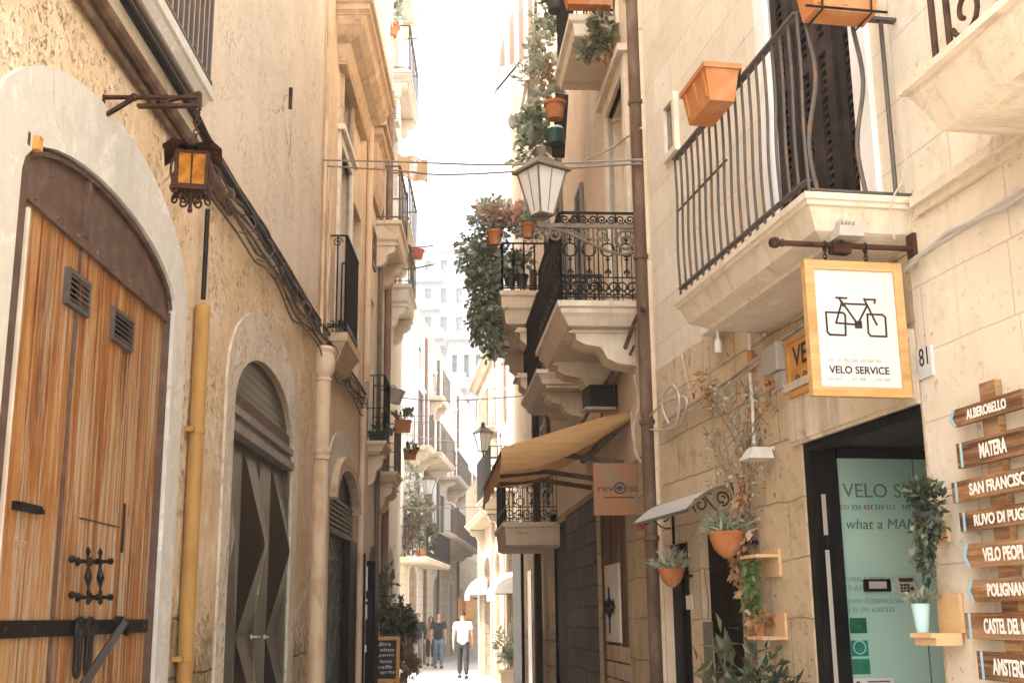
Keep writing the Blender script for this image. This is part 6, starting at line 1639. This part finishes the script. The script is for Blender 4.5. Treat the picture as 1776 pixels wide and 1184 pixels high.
for i in range(13):
    f = i / 12; rows.append([WM.P(wN + (wF - wN) * j / 14, zWt + (zO_ - zWt) * f - .10 * math.sin(PI * f) * (1 + .25 * math.sin(j * 1.9 + f * 3)) + .02 * math.sin(j * 2.4), .02 + (nO_ - .02) * f) for j in range(15)])
mb.grid(rows); vr = rows[-1]
mb.grid([vr, [p - UP * .12 + WM.n * .01 for p in vr], [p - UP * (.24 + .02 * math.sin(j * 1.7)) + WM.n * .02 for j, p in enumerate(vr)]])
# rolled side flap at the near end
mb.build('canvas', m_canvas, e, smooth=True)
mb = MB(WM); mb.bar(WM.P(wN, zO_ - .0, nO_), WM.P(wF, zO_, nO_), .022, 6)
for a in (wN + .3, wN + 1.6, wF - .6): 
    k0 = WM.P(a, zWt - .42, .03); k1 = WM.P(a + .3, zWt - .30, nO_ * .5); k2 = WM.P(a, zO_ - .02, nO_ - .03); mb.flat(k0, k1, .05, .03, UP); mb.flat(k1, k2, .05, .03, UP)
mb.bar(WM.P(wN, zWt - .05, .03), WM.P(wF, zWt - .05, .03), .04, 8)
mb.build('frame', m_brownpipe, e)
mb = MB(WM); rows = []
topc = [(1096, 712), (1040, 724), (985, 741), (930, 758), (870, 776)]; botc = [(1094, 728), (1035, 764), (985, 790), (930, 810), (867, 819)]
for (u, v), (u2, v2) in zip(topc, botc):
    p, q = WM.ate(u, v, wN - .02), WM.ate(u2, v2, wN - .02)
    rows.append([p.lerp(q, t) - WM.d * (.05 * math.sin(PI * t)) for t in [k_ / 6 for k_ in range(7)]])
mb.grid(rows); mb.grid([[p + WM.d * .02 for p in r_] for r_ in rows]); mb.build('side_flap', m_canvas, e, smooth=True)

# --- square metal sign
aq = .95; q0, z1q = WM.pe(1112, 803, aq); q1, z0q = WM.pe(1031, 893, aq)
e = thing('square_sign', 'square copper coloured metal sign with a ringed letter below the canvas awning', 'sign', WM.P(aq, z0q, (q0 + q1) / 2))
t_ = NT('brushed copper sheet'); _v = t_.coord('UV'); _f = t_.noise(_v, 3.2, 5, .6); t_.color(t_.mix(t_.ramp(_f, .4, .62), (.22, .145, .095), (.29, .125, .055))); t_.set(Roughness=.65, Specular_IOR_Level=.1); t_.bump(t_.noise(_v, 20, 4), .12, .01); m_copper = t_.m
MB(WM).box(aq, aq + .05, z0q, z1q, q0, q1).build('panel', m_copper, e)
MB(WM).bar(WM.P(aq + .02, z1q - .05, 0), WM.P(aq + .02, z1q - .05, q0), .015).bar(WM.P(aq + .02, z0q + .05, 0), WM.P(aq + .02, z0q + .05, q0), .015).build('arm', m_iron, e)
exq = -WM.n
def sgn(u, v): n_, h_ = WM.pe(u, v, aq); return WM.P(aq - .001, h_, n_)
text('lettering', 'rev', sgn(1037, 852), exq, UP, .040, m_darkshutter, e, width=.135)
text('lettering', 'rso', sgn(1087, 852), exq, UP, .040, m_darkshutter, e, width=.10)
c = sgn(1075, 846); mb = MB(WM); mb.tube(circle(c, exq, UP, .045, 18), .006, 5, True); mb.bar(c - exq * .028, c + exq * .028, .006); mb.bar(sgn(1048, 862), sgn(1100, 862), .004)
text('lettering', 'e', c - exq * .025 - UP * .024, exq, UP, .048, m_darkshutter, e, bold=.01); mb.build('ring_emblem', m_darkshutter, e)
# projecting louvre shutter and drain beyond the awning
shutter(WM, 7.75, 8.5, 3.4, 5.4, .06, m_greyshutter, M.e)
MB(WM).lathe(WM.P(8.9, 0, .10), [(.06, 0), (.06, 7)], 8).build('drain', m_darkdoor, M.e)
# dark cables up the wall and pale loops
mb = MB(WM)
for d_ in (0, .03): mb.tube(smoothline([WM.at(u, v, .06 + d_) for u, v in ((1118, 530), (1100, 560), (1075, 625), (1048, 668), (1030, 700), (1005, 740))], 4), .02, 6)
mb.tube(smoothline([WM.at(u, v, .05) for u, v in ((1100, 600), (1075, 650), (1055, 690), (1040, 730))], 4), .012, 5)
mb.build('wall_cable', m_cable, label='thick dark cable slanting down the tan wall under the ornate balcony', cat='cable')
mb = MB(WM)
mb.tube(smoothline([WM.ate(u, v, .6) for u, v in ((1100, 650), (1108, 700), (1100, 740), (1102, 780), (1112, 800), (1120, 785), (1128, 750))], 5), .012, 5)
mb.tube(smoothline([WM.ate(u, v, .6) for u, v in ((1095, 715), (1098, 760), (1108, 797))], 5), .008, 5)
mb.build('pale_hose', m_palecable, label='pale hose looping down between the awning end and the brown drainpipe', cat='hose')
mb, q = None, None
c = WM.at(1040, 690, .16); e = thing('spotlight', 'black box spotlight under the ornate balcony beside the dark cable', 'lamp', c)
MB(WM).cube(c, .26, .3, .2, .2).bar(c, c - WM.n * .16, .02).build('housing', m_iron, e); MB(WM).cube(c - V((.02, .05, .12)), .28, .2, .025, .2).build('visor', m_greyplastic, e)

# --- big street lantern
aK = .12; cB = WM.ate(941, 391, aK); wallp = WM.P(aK, cB.z, .05)
e = thing('street_lantern', 'large milky street lantern standing on a scrolled iron wall bracket by the drainpipe', 'lantern', cB - UP * .05)
hgt = WM.ate(941, 251, aK).z - cB.z
lantern(cB + UP * .015, hgt / 1.80, .62, e, m_paleiron)
mb = MB(WM); e_in = (wallp - cB).normalized(); Lb = (wallp - cB).length
mb.flat(cB - e_in * .03, wallp, .035, .025, UP); mb.bar(cB - e_in * .04, cB + e_in * .02, .03, 8)
mb.tube(bez(cB + e_in * .05 * Lb - UP * .02, cB + e_in * .35 * Lb - UP * .05, cB + e_in * .55 * Lb - UP * .22, cB + e_in * .80 * Lb - UP * .24, 14) + spiral(cB + e_in * .84 * Lb - UP * .125, e_in, UP, .118, .02, -PI * .5, PI * 3.2, 34)[1:], .014, 6)
mb.tube(spiral(cB + e_in * .12 * Lb - UP * .085, -e_in, UP, .05, .012, PI * .5, PI * 3.2, 20), .011, 6)
mb.tube(spiral(cB + e_in * .60 * Lb - UP * .075, e_in, UP, .055, .014, PI * .2, PI * 2.6, 20), .010, 6); mb.tube(spiral(cB + e_in * .42 * Lb - UP * .06, -e_in, UP, .045, .012, PI * .2, PI * 2.4, 20), .009, 6)
mb.tube(bez(cB + e_in * .15 * Lb - UP * .03, cB + e_in * .35 * Lb - UP * .02, cB + e_in * .4 * Lb - UP * .14, cB + e_in * .66 * Lb - UP * .12, 10), .010, 5)
mb.bar(cB - UP * .0, cB - UP * .05, .012); mb.ball(cB - UP * .06, .018, 6)
mb.build('bracket', m_paleiron, e)

# --- wires across the street
def wire(pts, r, mat, label): 
    return MB().tube(smoothline(pts, 6), r, 5).build('street_wire', mat, label=label, cat='wire')
yw = 12.4
pl0 = WL.at(560, 278, .02); pr0 = WM.at(1115, 277, .06)
wire([pl0, pl0.lerp(pr0, .3) - UP * .02, pl0.lerp(pr0, .65) - UP * .05, pr0], .010, m_wire, 'upper of two grey wires strung across the street in front of the big lantern')
pl1, pr1 = WL.at(563, 288, .02), WM.at(1112, 284, .06)
wire([pl1, pl1.lerp(pr1, .3) - UP * .06, pl1.lerp(pr1, .5) - UP * .10, pr1], .010, m_wire, 'lower sagging wire of two strung across the street in front of the big lantern')
wire([WM.at(1000, 285, .3), WM.at(1060, 258, .08), WM.at(1085, 240, .05), WM.at(1112, 222, .05)], .010, m_palecable, 'short knotted cord slanting up the tan wall to the brown drainpipe')
mb = MB(WL); rr = random.Random(9)
for k_ in range(4): mb.tube(smoothline([WL.at(570 + rr.uniform(-4, 4), v, .04) for v in (275, 330, 380, 440, 500, 560)], 3), .008, 4)
for k_ in range(6): mb.tube(circle(WL.at(566 + k_ % 3 * 3, 282 + k_ * 14, .04), WL.d, UP, .05, 8), .006, 4, True)
mb.build('riser_cable', m_peachpipe, label='peach painted cables dropping from the street wires to the tall black balcony rail', cat='cables')

# ================================================================ FAR END OF THE STREET
WF = Wall(-3.0, 50, .052, 1)
WQ = Wall(.2, 26, -.117, -1)
fp = lambda u, v, n=0: WF.px(u, v, n)
FL = House(WF, fp(702, 900)[0] - 2.0, fp(826, 900)[0] + 6, 12.3, 6, m_white, 'cream_house', 'cream house at the far end of the street with brown shutters and long balconies', bands=[(-.4, 4.6, m_rough3), (4.6, 12.3, m_white)])
z2 = fp(740, 765)[1]; z1 = fp(770, 985)[1]
def fr(u0, v0, u1, v1):
    a0 = fp(u0, 900)[0]; a1 = fp(u1, 900)[0]; um = (u0 + u1) / 2
    return min(a0, a1), max(a0, a1), fp(um, v1)[1], fp(um, v0)[1]
for (u0, u1, h0, h1, st_) in ((722, 733, 7.3, 9.7, m_shutter), (742, 752, 7.3, 9.9, m_shutter), (764, 772, 7.3, 9.4, m_shutter), (785, 791, 7.3, 9.2, m_shutter), (801, 805, 7.6, 9.2, m_shutter)):
    a0, a1 = fp(u0, 900)[0], fp(u1, 900)[0]; window(FL, a0, a1, h0, h1, m_cream, m_glasspale, .2, closed=st_, surround=m_whitepaint, sill=False)
for (u0, u1, h0, h1) in ((718, 728, 4.75, 6.6), (740, 750, 4.75, 6.7), (762, 770, 4.75, 6.6), (780, 787, 4.75, 6.4), (797, 802, 4.75, 6.3)):
    a0, a1 = fp(u0, 900)[0], fp(u1, 900)[0]; window(FL, a0, a1, h0, h1, m_cream, m_glasspale, .2, closed=m_shutter, surround=m_whitepaint, sill=False)
for (u0, u1, h0, h1) in ((722, 728, 10.4, 11.3), (748, 753, 10.4, 11.2), (786, 790, 10.3, 11.1)):
    a0, a1 = fp(u0, 900)[0], fp(u1, 900)[0]; window(FL, a0, a1, h0, h1, m_cream, m_glasspale, .2, surround=m_whitepaint)
for (u0, u1, tp) in ((708, 721, 3.4), (750, 762, 3.2), (778, 784, 3.1), (796, 801, 3.0)):
    a0, a1 = fp(u0, 900)[0], fp(u1, 900)[0]; FL.hole(arch(a0, a1, -.02, tp - .5, tp, 10), .25)
    MB(WF).box(a0, a1, 0, tp, -.26, -.21).build('door', m_shutter, FL.e); band(WF, archpath(a0, a1, -.02, tp - .5, tp, 10), archpath(a0 - .3, a1 + .3, -.02, tp - .45, tp + .35, 10), -.02, .05, 'surround', m_white, FL.e)
for (u0, u1, zz, p_, st_) in ((704, 714, 7.25, .8, 'plain'), (781, 794, 7.3, .7, 'plain'), (742, 756, 10.0, .6, 'plain'), (716, 745, 7.25, 1.0, 'plain'), (758, 779, 7.25, .9, 'plain'), (797, 812, 7.4, .7, 'plain')):
    a0, a1 = fp(u0, 900)[0], fp(u1, 900)[0]; balcony(FL, a0, a1, zz, p_, 1.0, m_cream and m_pale, m_paleiron, 'plain', rings=RING2, sp=.28, r=.014, corbels=(a0 + .5, a1 - .5), cw=.25, ch=.5)
a0, a1 = fp(738.5, 900)[0], fp(797, 900)[0]
balcony(FL, a0, a1, 4.70, 1.0, 1.05, m_pale, m_paleiron, 'plain', rings=RING2, sp=.3, r=.014, corbels=[a0 + .6 + i * 1.1 for i in range(int((a1 - a0 - .6) / 1.1))], cw=.3, ch=.4)
slab_mesh(WF, FL.a0, FL.a1, 12.35, .16, [(0, 0), (0, -.1), (.05, -.14), (.06, -.2), (.1, -.3)]).build('cornice', m_pale, FL.e)
for u in (735, 757, 792): MB(WF).lathe(WF.P(fp(u, 900)[0], 0, .07), [(.06, 0), (.06, 12)], 6).build('drain', m_shutter if u == 735 else m_paleiron, FL.e)
FL.finish()
# garden balcony on the near end of the same facade
g0, g1 = fp(698, 950)[0], fp(738, 950)[0]; zG2 = fp(715, 955, .9)[1]
e = thing('balcony_garden', 'balcony packed with brown and green pot plants low on the left beyond the lantern', 'balcony', WF.P(g0, zG2 - .3, .4))
slab_mesh(WF, g0 - 1, g1, zG2, .95, RING2).build('slab', m_pale, e)
mb = MB(WF)
for u, v in runs(WF, g0 - 1, g1, zG2, .95): rail_plain(mb, u, v, .95, .22, .014)
mb.build('railing', m_iron, e)
e = thing('balcony_plants', 'mass of brownish potted greenery filling the low left balcony', 'plants', WF.P(g0, zG2, .6))
Yg = WF.P(g0, 0, 0).y + .4
mb = MB(WF)
for u, v, r_, n_ in ((692, 922, .42, 200), (705, 912, .5, 230), (722, 915, .5, 220), (738, 920, .4, 130), (705, 890, .4, 170), (728, 885, .4, 130), (745, 880, .3, 70)): foliage(mb, at_y(u, v, Yg), r_, .6, r_, n_, .16)
mb.build('foliage', m_leafolive, e)
mb = MB(WF)
for u, v, r_, n_ in ((700, 940, .4, 120), (722, 938, .45, 120), (712, 918, .45, 100)): foliage(mb, at_y(u, v, Yg - .3), r_, .4, r_, n_, .15)
mb.build('brown_leaves', leafmat('brown leaves', (.14, .075, .04), (.30, .19, .10)), e)
potted('balcony_plant', 'terracotta pot with a green plant on the near corner of the low garden balcony', 'potted plant', at_y(731, 968, Yg - 1.0), .2, .28, m_terra, m_leaf, 90, .16, (.35, .3, .3))
e = thing('climber', 'thin whitish vine above the low garden balcony reaching up to the lantern', 'climber', at_y(710, 880, Yg)); mb = MB(WF)
for u, v, r_, n_ in ((700, 800, .3, 60), (708, 820, .34, 90), (715, 845, .4, 120), (720, 870, .36, 90)): foliage(mb, at_y(u, v, Yg), r_, .4, r_, n_, .15)
mb.build('foliage', m_leafpale, e)
# carved bracket stones etc. on the far left corner
# far right houses
qx = lambda u, v, n=0: WQ.px(u, v, n)
qa0 = -1.0; qa1 = qx(829, 1100)[0]
m_warm = stucco('warm far render', (.40, .33, .25), (.35, .28, .205), (.25, .17, .11), (.46, .40, .32), .3, seed=41, bump=.3)
m_warmstone = stone('warm far limestone', (.36, .28, .195), (.31, .235, .16), (.19, .13, .075), .6, .3, .01, stain=(.3, .2, .12), bump=.8, wob=.05)
FR = House(WQ, qa0, qa1, 8.8, 6, m_warm, 'pale_house', 'sunlit pale house beyond the ornate balconies with arched ground floor openings', bands=[(-.4, 4.3, m_warmstone), (4.3, 8.8, m_warm)])
def qa(u): return qx(u, 1060)[0]
for u0, u1, tp, dm in ((898, 883, 3.5, m_shutter), (872, 862, 3.3, m_cream), (855, 842, 3.3, m_shutter)):
    a0, a1 = sorted((qa(u0), qa(u1))); FR.hole(arch(a0, a1, -.02, tp - .5, tp, 10), .25); MB(WQ).box(a0, a1, 0, tp, -.26, -.2).build('door', dm, FR.e)
    band(WQ, archpath(a0, a1, -.02, tp - .5, tp, 10), archpath(a0 - .25, a1 + .25, -.02, tp - .45, tp + .3, 10), -.02, .06, 'surround', m_warm, FR.e)
for u in (903, 879, 858, 836): a = qa(u); MB(WQ).box(a - .2, a + .2, 0, 4.2, -.02, .10).build('pilaster', m_warm, FR.e)
nq, zq = WQ.pe(775 + 58, 972, qa(868)); 
zq1 = 4.3
balcony(FR, qa(880), qa(838), zq1, .55, 1.0, m_warm, m_paleiron, 'plain', rings=RING2, sp=.2, r=.014, corbels=[qa(880) + .5, qa(838) - .5], cw=.25, ch=.4)
balcony(FR, .5, 4.0, zq1 + .1, .7, 1.0, m_warm, m_iron, 'plain', rings=RING2, sp=.16, r=.012)
a_b = qa(868); zq2 = zpe(850, 742, a_b) if False else WQ.pe(850, 738, a_b)[1]; nq2 = WQ.pe(843, 738, a_b)[0]
balcony(FR, a_b, a_b + 2.6, zq2, nq2, 1.0, m_warm, m_shutter, 'plain', rings=RING, sp=.2, r=.016, corbels=(a_b + .4,), cw=.3, ch=.6)
window(FR, a_b + .3, a_b + 1.2, zq2 + .05, zq2 + 2.2, m_cream, m_glasspale, .2, closed=m_shutter, surround=m_whitepaint, sill=False)
window(FR, 3.0, 3.9, zq2 - .2, zq2 + 1.8, m_cream, m_glasspale, .2, closed=m_shutter, sill=False)
for u in (872, 846): a = qa(u); window(FR, a - .45, a + .45, zq1 + .05, zq1 + 2.0, m_cream, m_glasspale, .2, closed=m_shutter, surround=m_whitepaint, sill=False)
slab_mesh(WQ, qa0, qa1, 8.85, .3, [(0, 0), (0, -.1), (.1, -.14), (.2, -.25)]).build('cornice', m_warm, FR.e)
FR.finish()
# two white arched awnings
for lab, u0, u1, v in (('white dome awning over the farther arched door of the pale house', 846, 838, 1030), ('white dome awning over the nearer arched door of the pale house', 898, 884, 1028)):
    a0, a1 = sorted((qa(u0), qa(u1))); h = WQ.px(u0, v)[1]; rows = []
    for i in range(9):
        t = PI / 2 * i / 8; rows.append([WQ.P(a0 - .15 + (a1 - a0 + .3) * j / 10, h + .5 * math.cos(t) * (1 - .25 * abs(j / 5 - 1) ** 3), .03 + .5 * math.sin(t)) for j in range(11)])
    mb = MB(WQ); mb.grid(rows); mb.grid([[p - UP * .012 for p in r_] for r_ in rows]); mb.grid([rows[-1], [p - UP * .15 for p in rows[-1]]]); mb.face([r_[0] for r_ in rows] + [WQ.P(a0 - .15, h, .03)]); mb.face([r_[-1] for r_ in rows] + [WQ.P(a1 + .15, h, .03)])
    mb.build('dome_awning', m_whitepaint, label=lab, cat='awning', smooth=True)
# further right house closing the bend
WB = Wall(.4, 44, -.01, -1)
FB = House(WB, 0, 26, 7.5, 7, m_white, 'bend_house', 'hazy white house past the orange sign where the street bends')
for a in (3.0, 7, 11, 15):
    for h in (1.0, 5.0): window(FB, a, a + 1.1, h, h + 2.0, m_cream, m_glasspale, .2, closed=m_shutter, surround=m_whitepaint, sill=False)
balcony(FB, 2.4, 8.8, 4.9, .8, 1.0, m_pale, m_shutter, 'plain', rings=RING2, sp=.25, r=.014)
FB.finish()
c = at_y(808, 1040, 44); e = MB(WB).cube(c + V((.0, 0, -.3)), .55, .06, .75).build('shop_sign', m_orangewood, label='small orange sign board hanging above the walking man in white', cat='sign')
MB(WB).cube(at_y(805, 1046, 43.95), .12, .05, .5).build('dark_strip', m_shutter, e)
MB(WB).bar(c + V((-.05, 0, .05)), c + V((.9, 0, .05)), .03).build('arm', m_iron, e)
# far lanterns
e = thing('street_lantern', 'small street lantern on a curled bracket in front of the pale balcony past the awning', 'lantern', at_y(838, 790, 24))
cL = WM.ate(838, 788, 14.3); hL = WM.ate(838, 730, 14.3).z - cL.z; e.location = cL
lantern(cL, hL / 1.8, .5, e, m_paleiron); wq = WM.P(14.3, cL.z - .06, 0)
mb = MB(WM); ee = (wq - cL).normalized(); mb.bar(cL - UP * .06, wq, .022, 6); mb.bar(cL, cL - UP * .06, .02); mb.tube(spiral(cL + ee * .45 - UP * .22, ee, UP, .14, .03, PI * .5, PI * 3.2, 20), .014, 5); mb.build('bracket', m_paleiron, e)
cL = at_y(743, 862, Yg + 2); hL = at_y(743, 818, Yg + 2).z - cL.z
e = thing('street_lantern', 'small street lantern on the left above the balcony full of plants', 'lantern', cL); lantern(cL, hL / 1.7, .5, e, m_paleiron)
MB(WF).bar(cL - UP * .04, WF.P((cL - WF.o).dot(WF.d), cL.z - .04, 0), .03, 6).build('bracket', m_paleiron, e)
wire([WL.ate(690, 688, 19), at_y(740, 694, 22), at_y(800, 694, 22), at_y(890, 688, 20), WM.at(920, 684, .05)], .010, m_wire, 'dark wire crossing the street low between the tan house balcony and the right side')
wire([WL.P(23.5, WL.ate(700, 752, 23.5).z, 0), at_y(800, 766, 26), at_y(890, 758, 24), WM.at(912, 754, .05)], .010, m_palecable, 'thin pale wire crossing just behind the far lantern')
wire([WL.P(23.5, WL.ate(700, 880, 23.5).z, 0), at_y(790, 880, 26), WQ.P(1.0, at_y(850, 876, 27).z, .1)], .010, m_palecable, 'lowest thin pale wire crossing above the walking people')
# clothes line arms with a red pot near the hazy tower
pA = WL.ate(706, 430, 21.5); e = thing('line_bracket', 'pair of thin clothes-line arms reaching into the sky from the white house', 'bracket', pA)
mb = MB(WL); mb.bar(WL.ate(704, 431, 21.5), WL.ate(752, 426, 21.5), .014); mb.bar(WL.ate(716, 466, 21.5), WL.ate(754, 458, 21.5), .014); mb.bar(WL.ate(713, 428, 21.5), WL.ate(716, 520, 21.5), .02); mb.build('arm', m_paleiron, e)
c = WL.ate(725, 449, 21.5); pot_mesh(c, .12, .18).build('hanging_pot', simple('red plastic', (.55, .16, .12), .5), label='small red pot hanging on the clothes-line arms against the haze', cat='flower pot')
mb = MB(WL)
for u0, v0, u1, v1 in ((706, 32, 722, 30), (706, 68, 724, 67)): mb.bar(WL.ate(u0, v0, 23), WL.ate(u1, v1, 23), .015)
mb.bar(WL.ate(712, 20, 23), WL.ate(714, 80, 23), .012)
mb.build('antenna', m_paleiron, label='thin aerial arms at the roof edge of the tall white house', cat='antenna')

# far apartment tower
m_far = simple('far pale concrete', (.25, .25, .25), .9, bump=0)
m_glasshaze = simple('haze paled window', (.17, .185, .185), .6, bump=0)  # panes tinted pale like the wall, distance haze put into their colour
def tower(name, label, Y, u0, u1, vt, cols, rows, depth=14, st=3.1, mat=m_far, recess=.35, lift=True):
    x0, x1 = at_y(u0, 700, Y).x, at_y(u1, 700, Y).x; H_ = at_y((u0 + u1) / 2, vt, Y).z
    WT = Wall(x0, Y, 0, 1); WT.d = V((1, 0, 0)); WT.n = V((0, -1, 0)); WT.o = V((x0, Y, 0))
    hs = House(WT, 0, x1 - x0, H_, depth, mat, name, label); w = (x1 - x0) / cols
    for r_ in range(rows):
        h = H_ - 2.6 - r_ * st
        for c_ in range(cols):
            a = c_ * w + w * .3; window(hs, a, a + w * .42, h, h + 1.6, m_far, m_glasshaze, recess, sill=True)
        s_ = slab_mesh(WT, .6 if r_ % 2 else 0, (x1 - x0) * (.45 if r_ % 2 else .5), h - .75, .9, RING2).build('balcony', m_far, hs.e)
        mb = MB(WT); mb.box(.6 if r_ % 2 else 0, (x1 - x0) * (.45 if r_ % 2 else .5), h - .75, h + .2, .84, .9); mb.build('parapet', m_far, s_)
    hs.finish(); MB(WT).box(-.3, x1 - x0 + .3, H_, H_ + .5, -depth, .3).build('roof', m_far, hs.e)
    return hs, WT, H_
tw, WT, HT = tower('apartment_tower', 'pale apartment tower fading into the haze above the street end', 120, 700, 838, 436, 5, 9)
MB(WT).box(4.4, 6.0, HT + .5, HT + 3, -5, -3).build('stair_hut', m_far, tw.e)
MB(WT).lathe(WT.P(6.0, HT + .5, -1.5), [(.35, 0), (.35, 3.4)], 8).build('chimney', m_far, tw.e); MB(WT).lathe(WT.P(4.2, HT + .5, -1.5), [(.12, 0), (.12, 2.0)], 8).build('vent', m_far, tw.e)
t2, WT2, HT2 = tower('apartment_block', 'second hazy pale block behind the flower balcony', 95, 832, 930, 352, 4, 8)
t3, WT3, HT3 = tower('low_block', 'low pale house end in the haze below the tower', 78, 778, 840, 590, 3, 5)

# people
sk1 = simple('skin warm', (.50, .29, .20), .55, bump=0); sk2 = simple('skin light', (.58, .36, .26), .55, bump=0)
navy = simple('navy cloth', (.02, .024, .035), .85); black = simple('black cloth', (.012, .012, .014), .9); whitec = simple('white cloth', (.72, .70, .66), .85)
greyt = simple('grey trousers', (.34, .33, .33), .85); jeans = simple('blue jeans', (.09, .15, .24), .85, c2=(.14, .22, .32)); darkt = simple('dark trousers', (.025, .024, .03), .85)
plaid = simple('plaid shirt', (.48, .30, .22), .85, c2=(.28, .12, .09), scale=18); hairb = simple('dark hair', (.022, .014, .010), .7)
def pers(label, u, v, **k):
    r = ray(u, v); t = -HC / r.z; p = EYE + r * t; return p
p = pers('', 803, 1176); person('man in a white shirt and dark trousers seen from behind walking away', p.x, p.y, 1.80, PI, sk1, whitec, darkt, hairb, stride=.15, sleeve=.55)
p = pers('', 760, 1158); Yb = p.y; person('bald man in a black T-shirt and blue jeans walking towards the viewer', p.x, p.y, 1.76, .1, sk2, black, jeans, hairb, stride=.13, hair='bald', sleeve=.6)
p = pers('', 724, 1158); person('person in a dark navy shirt and pale grey trousers left of the bald man', p.x, p.y, 1.78, .05, sk2, navy, greyt, hairb, stride=.17, sleeve=.95, mirror=-1)
p = pers('', 744, 1154); person('woman in a plaid shirt and black shorts half behind the bald man', p.x + .05, p.y, 1.68, 0, sk1, plaid, black, hairb, stride=.12, sleeve=.6, female=True, skirt=True, hair='long', bag=True)
# planter by the right corner
c = at_y(888, 1184, 25.5); c.z = 0
zt = at_y(888, 1160, 25.5).z
e = thing('street_planter', 'square beige planter with a grey green shrub at the dark doorpost corner', 'planter', (c.x, c.y, 0))
mb = MB(); 
for z0, z1, w in ((0, zt - .07, .46), (zt - .07, zt, .54)): mb.cube((c.x, c.y, (z0 + z1) / 2), w, w, z1 - z0)
mb.build('tub', m_tan, e)
mb = MB(); stems(mb, V((c.x, c.y, zt)), [V((c.x, c.y, zt + .6)) + V((rv().x * .25, rv().y * .25, rv().z * .3)) for _ in range(8)], .012); mb.build('branches', m_stem, e)
mb = MB(); foliage(mb, V((c.x, c.y, zt + .45)), .38, .38, .52, 520, .13, w=.2, clumps=12); spikes(mb, (c.x, c.y, zt + .1), .3, 40, .35, w=.07); mb.build('foliage', m_leafpale, e)

# ================================================================ GROUND, AIR, LIGHT, CAMERA
m_pave = stone('worn street slabs', (.62, .57, .50), (.56, .51, .44), (.33, .28, .22), .7, .42, .01, stain=(.45, .40, .33), bump=.35, wob=.02)
g = MB(); g.face([(-400, -400, 0), (400, -400, 0), (400, 400, 0), (-400, 400, 0)])
g.build('ground', m_pave, kind='structure')

def haze(dens):
    m = bpy.data.materials.new('street haze'); m.use_nodes = True; t = m.node_tree
    t.nodes.remove(t.nodes['Principled BSDF']); v = t.nodes.new('ShaderNodeVolumePrincipled')
    v.inputs['Color'].default_value = (.96, .97, .98, 1); v.inputs['Density'].default_value = dens; v.inputs['Anisotropy'].default_value = .3
    t.links.new(v.outputs[0], t.nodes['Material Output'].inputs['Volume'])
    mb = MB(); mb.hexa([(-420, -420, -1), (420, -420, -1), (420, 420, -1), (-420, 420, -1), (-420, -420, 46), (420, -420, 46), (420, 420, 46), (-420, 420, 46)])
    return mb.build('haze', m, kind='stuff')
HAZE = .0013
if HAZE: haze(HAZE)

SUN_EL, SUN_AZ = rad(48), rad(238)      # azimuth clockwise from +y : behind left
w = bpy.data.worlds.new('World'); sc.world = w; w.use_nodes = True; nt = w.node_tree
sky = nt.nodes.new('ShaderNodeTexSky'); sky.sky_type = 'NISHITA'; sky.sun_disc = False; sky.sun_elevation = SUN_EL; sky.sun_rotation = SUN_AZ; sky.air_density = 1.0; sky.dust_density = 2.5; sky.ozone_density = 1.0
hs = nt.nodes.new('ShaderNodeHueSaturation'); hs.inputs['Saturation'].default_value = .30; nt.links.new(sky.outputs[0], hs.inputs['Color'])
bg = nt.nodes['Background']; bg.inputs['Strength'].default_value = .15; nt.links.new(hs.outputs[0], bg.inputs['Color'])
sl = bpy.data.lights.new('sun', 'SUN'); sl.energy = 2.0; sl.angle = rad(.5); sl.color = (1, .95, .87)
so = bpy.data.objects.new('sun', sl); col.objects.link(so)
sd = V((math.sin(SUN_AZ) * math.cos(SUN_EL), math.cos(SUN_AZ) * math.cos(SUN_EL), math.sin(SUN_EL)))
so.rotation_euler = sd.to_track_quat('Z', 'Y').to_euler(); so.location = sd * 60

cam = bpy.data.cameras.new('camera'); co = bpy.data.objects.new('camera', cam); col.objects.link(co)
cam.sensor_width = 36; cam.lens = 36 * FP / 1776; cam.clip_end = 2000; cam.clip_start = .05
mt = Matrix((CR, CU, -_F)).transposed().to_4x4(); mt.translation = EYE; co.matrix_world = mt
sc.camera = co
sc.view_settings.view_transform = 'Standard'; sc.view_settings.look = 'None'; sc.view_settings.exposure = 2.65; sc.view_settings.gamma = 1
sc.cycles.use_denoising = True; sc.cycles.use_adaptive_sampling = True; sc.cycles.adaptive_threshold = .02; sc.cycles.max_bounces = 8; sc.cycles.diffuse_bounces = 5; sc.cycles.volume_bounces = 1; sc.cycles.sample_clamp_indirect = 8
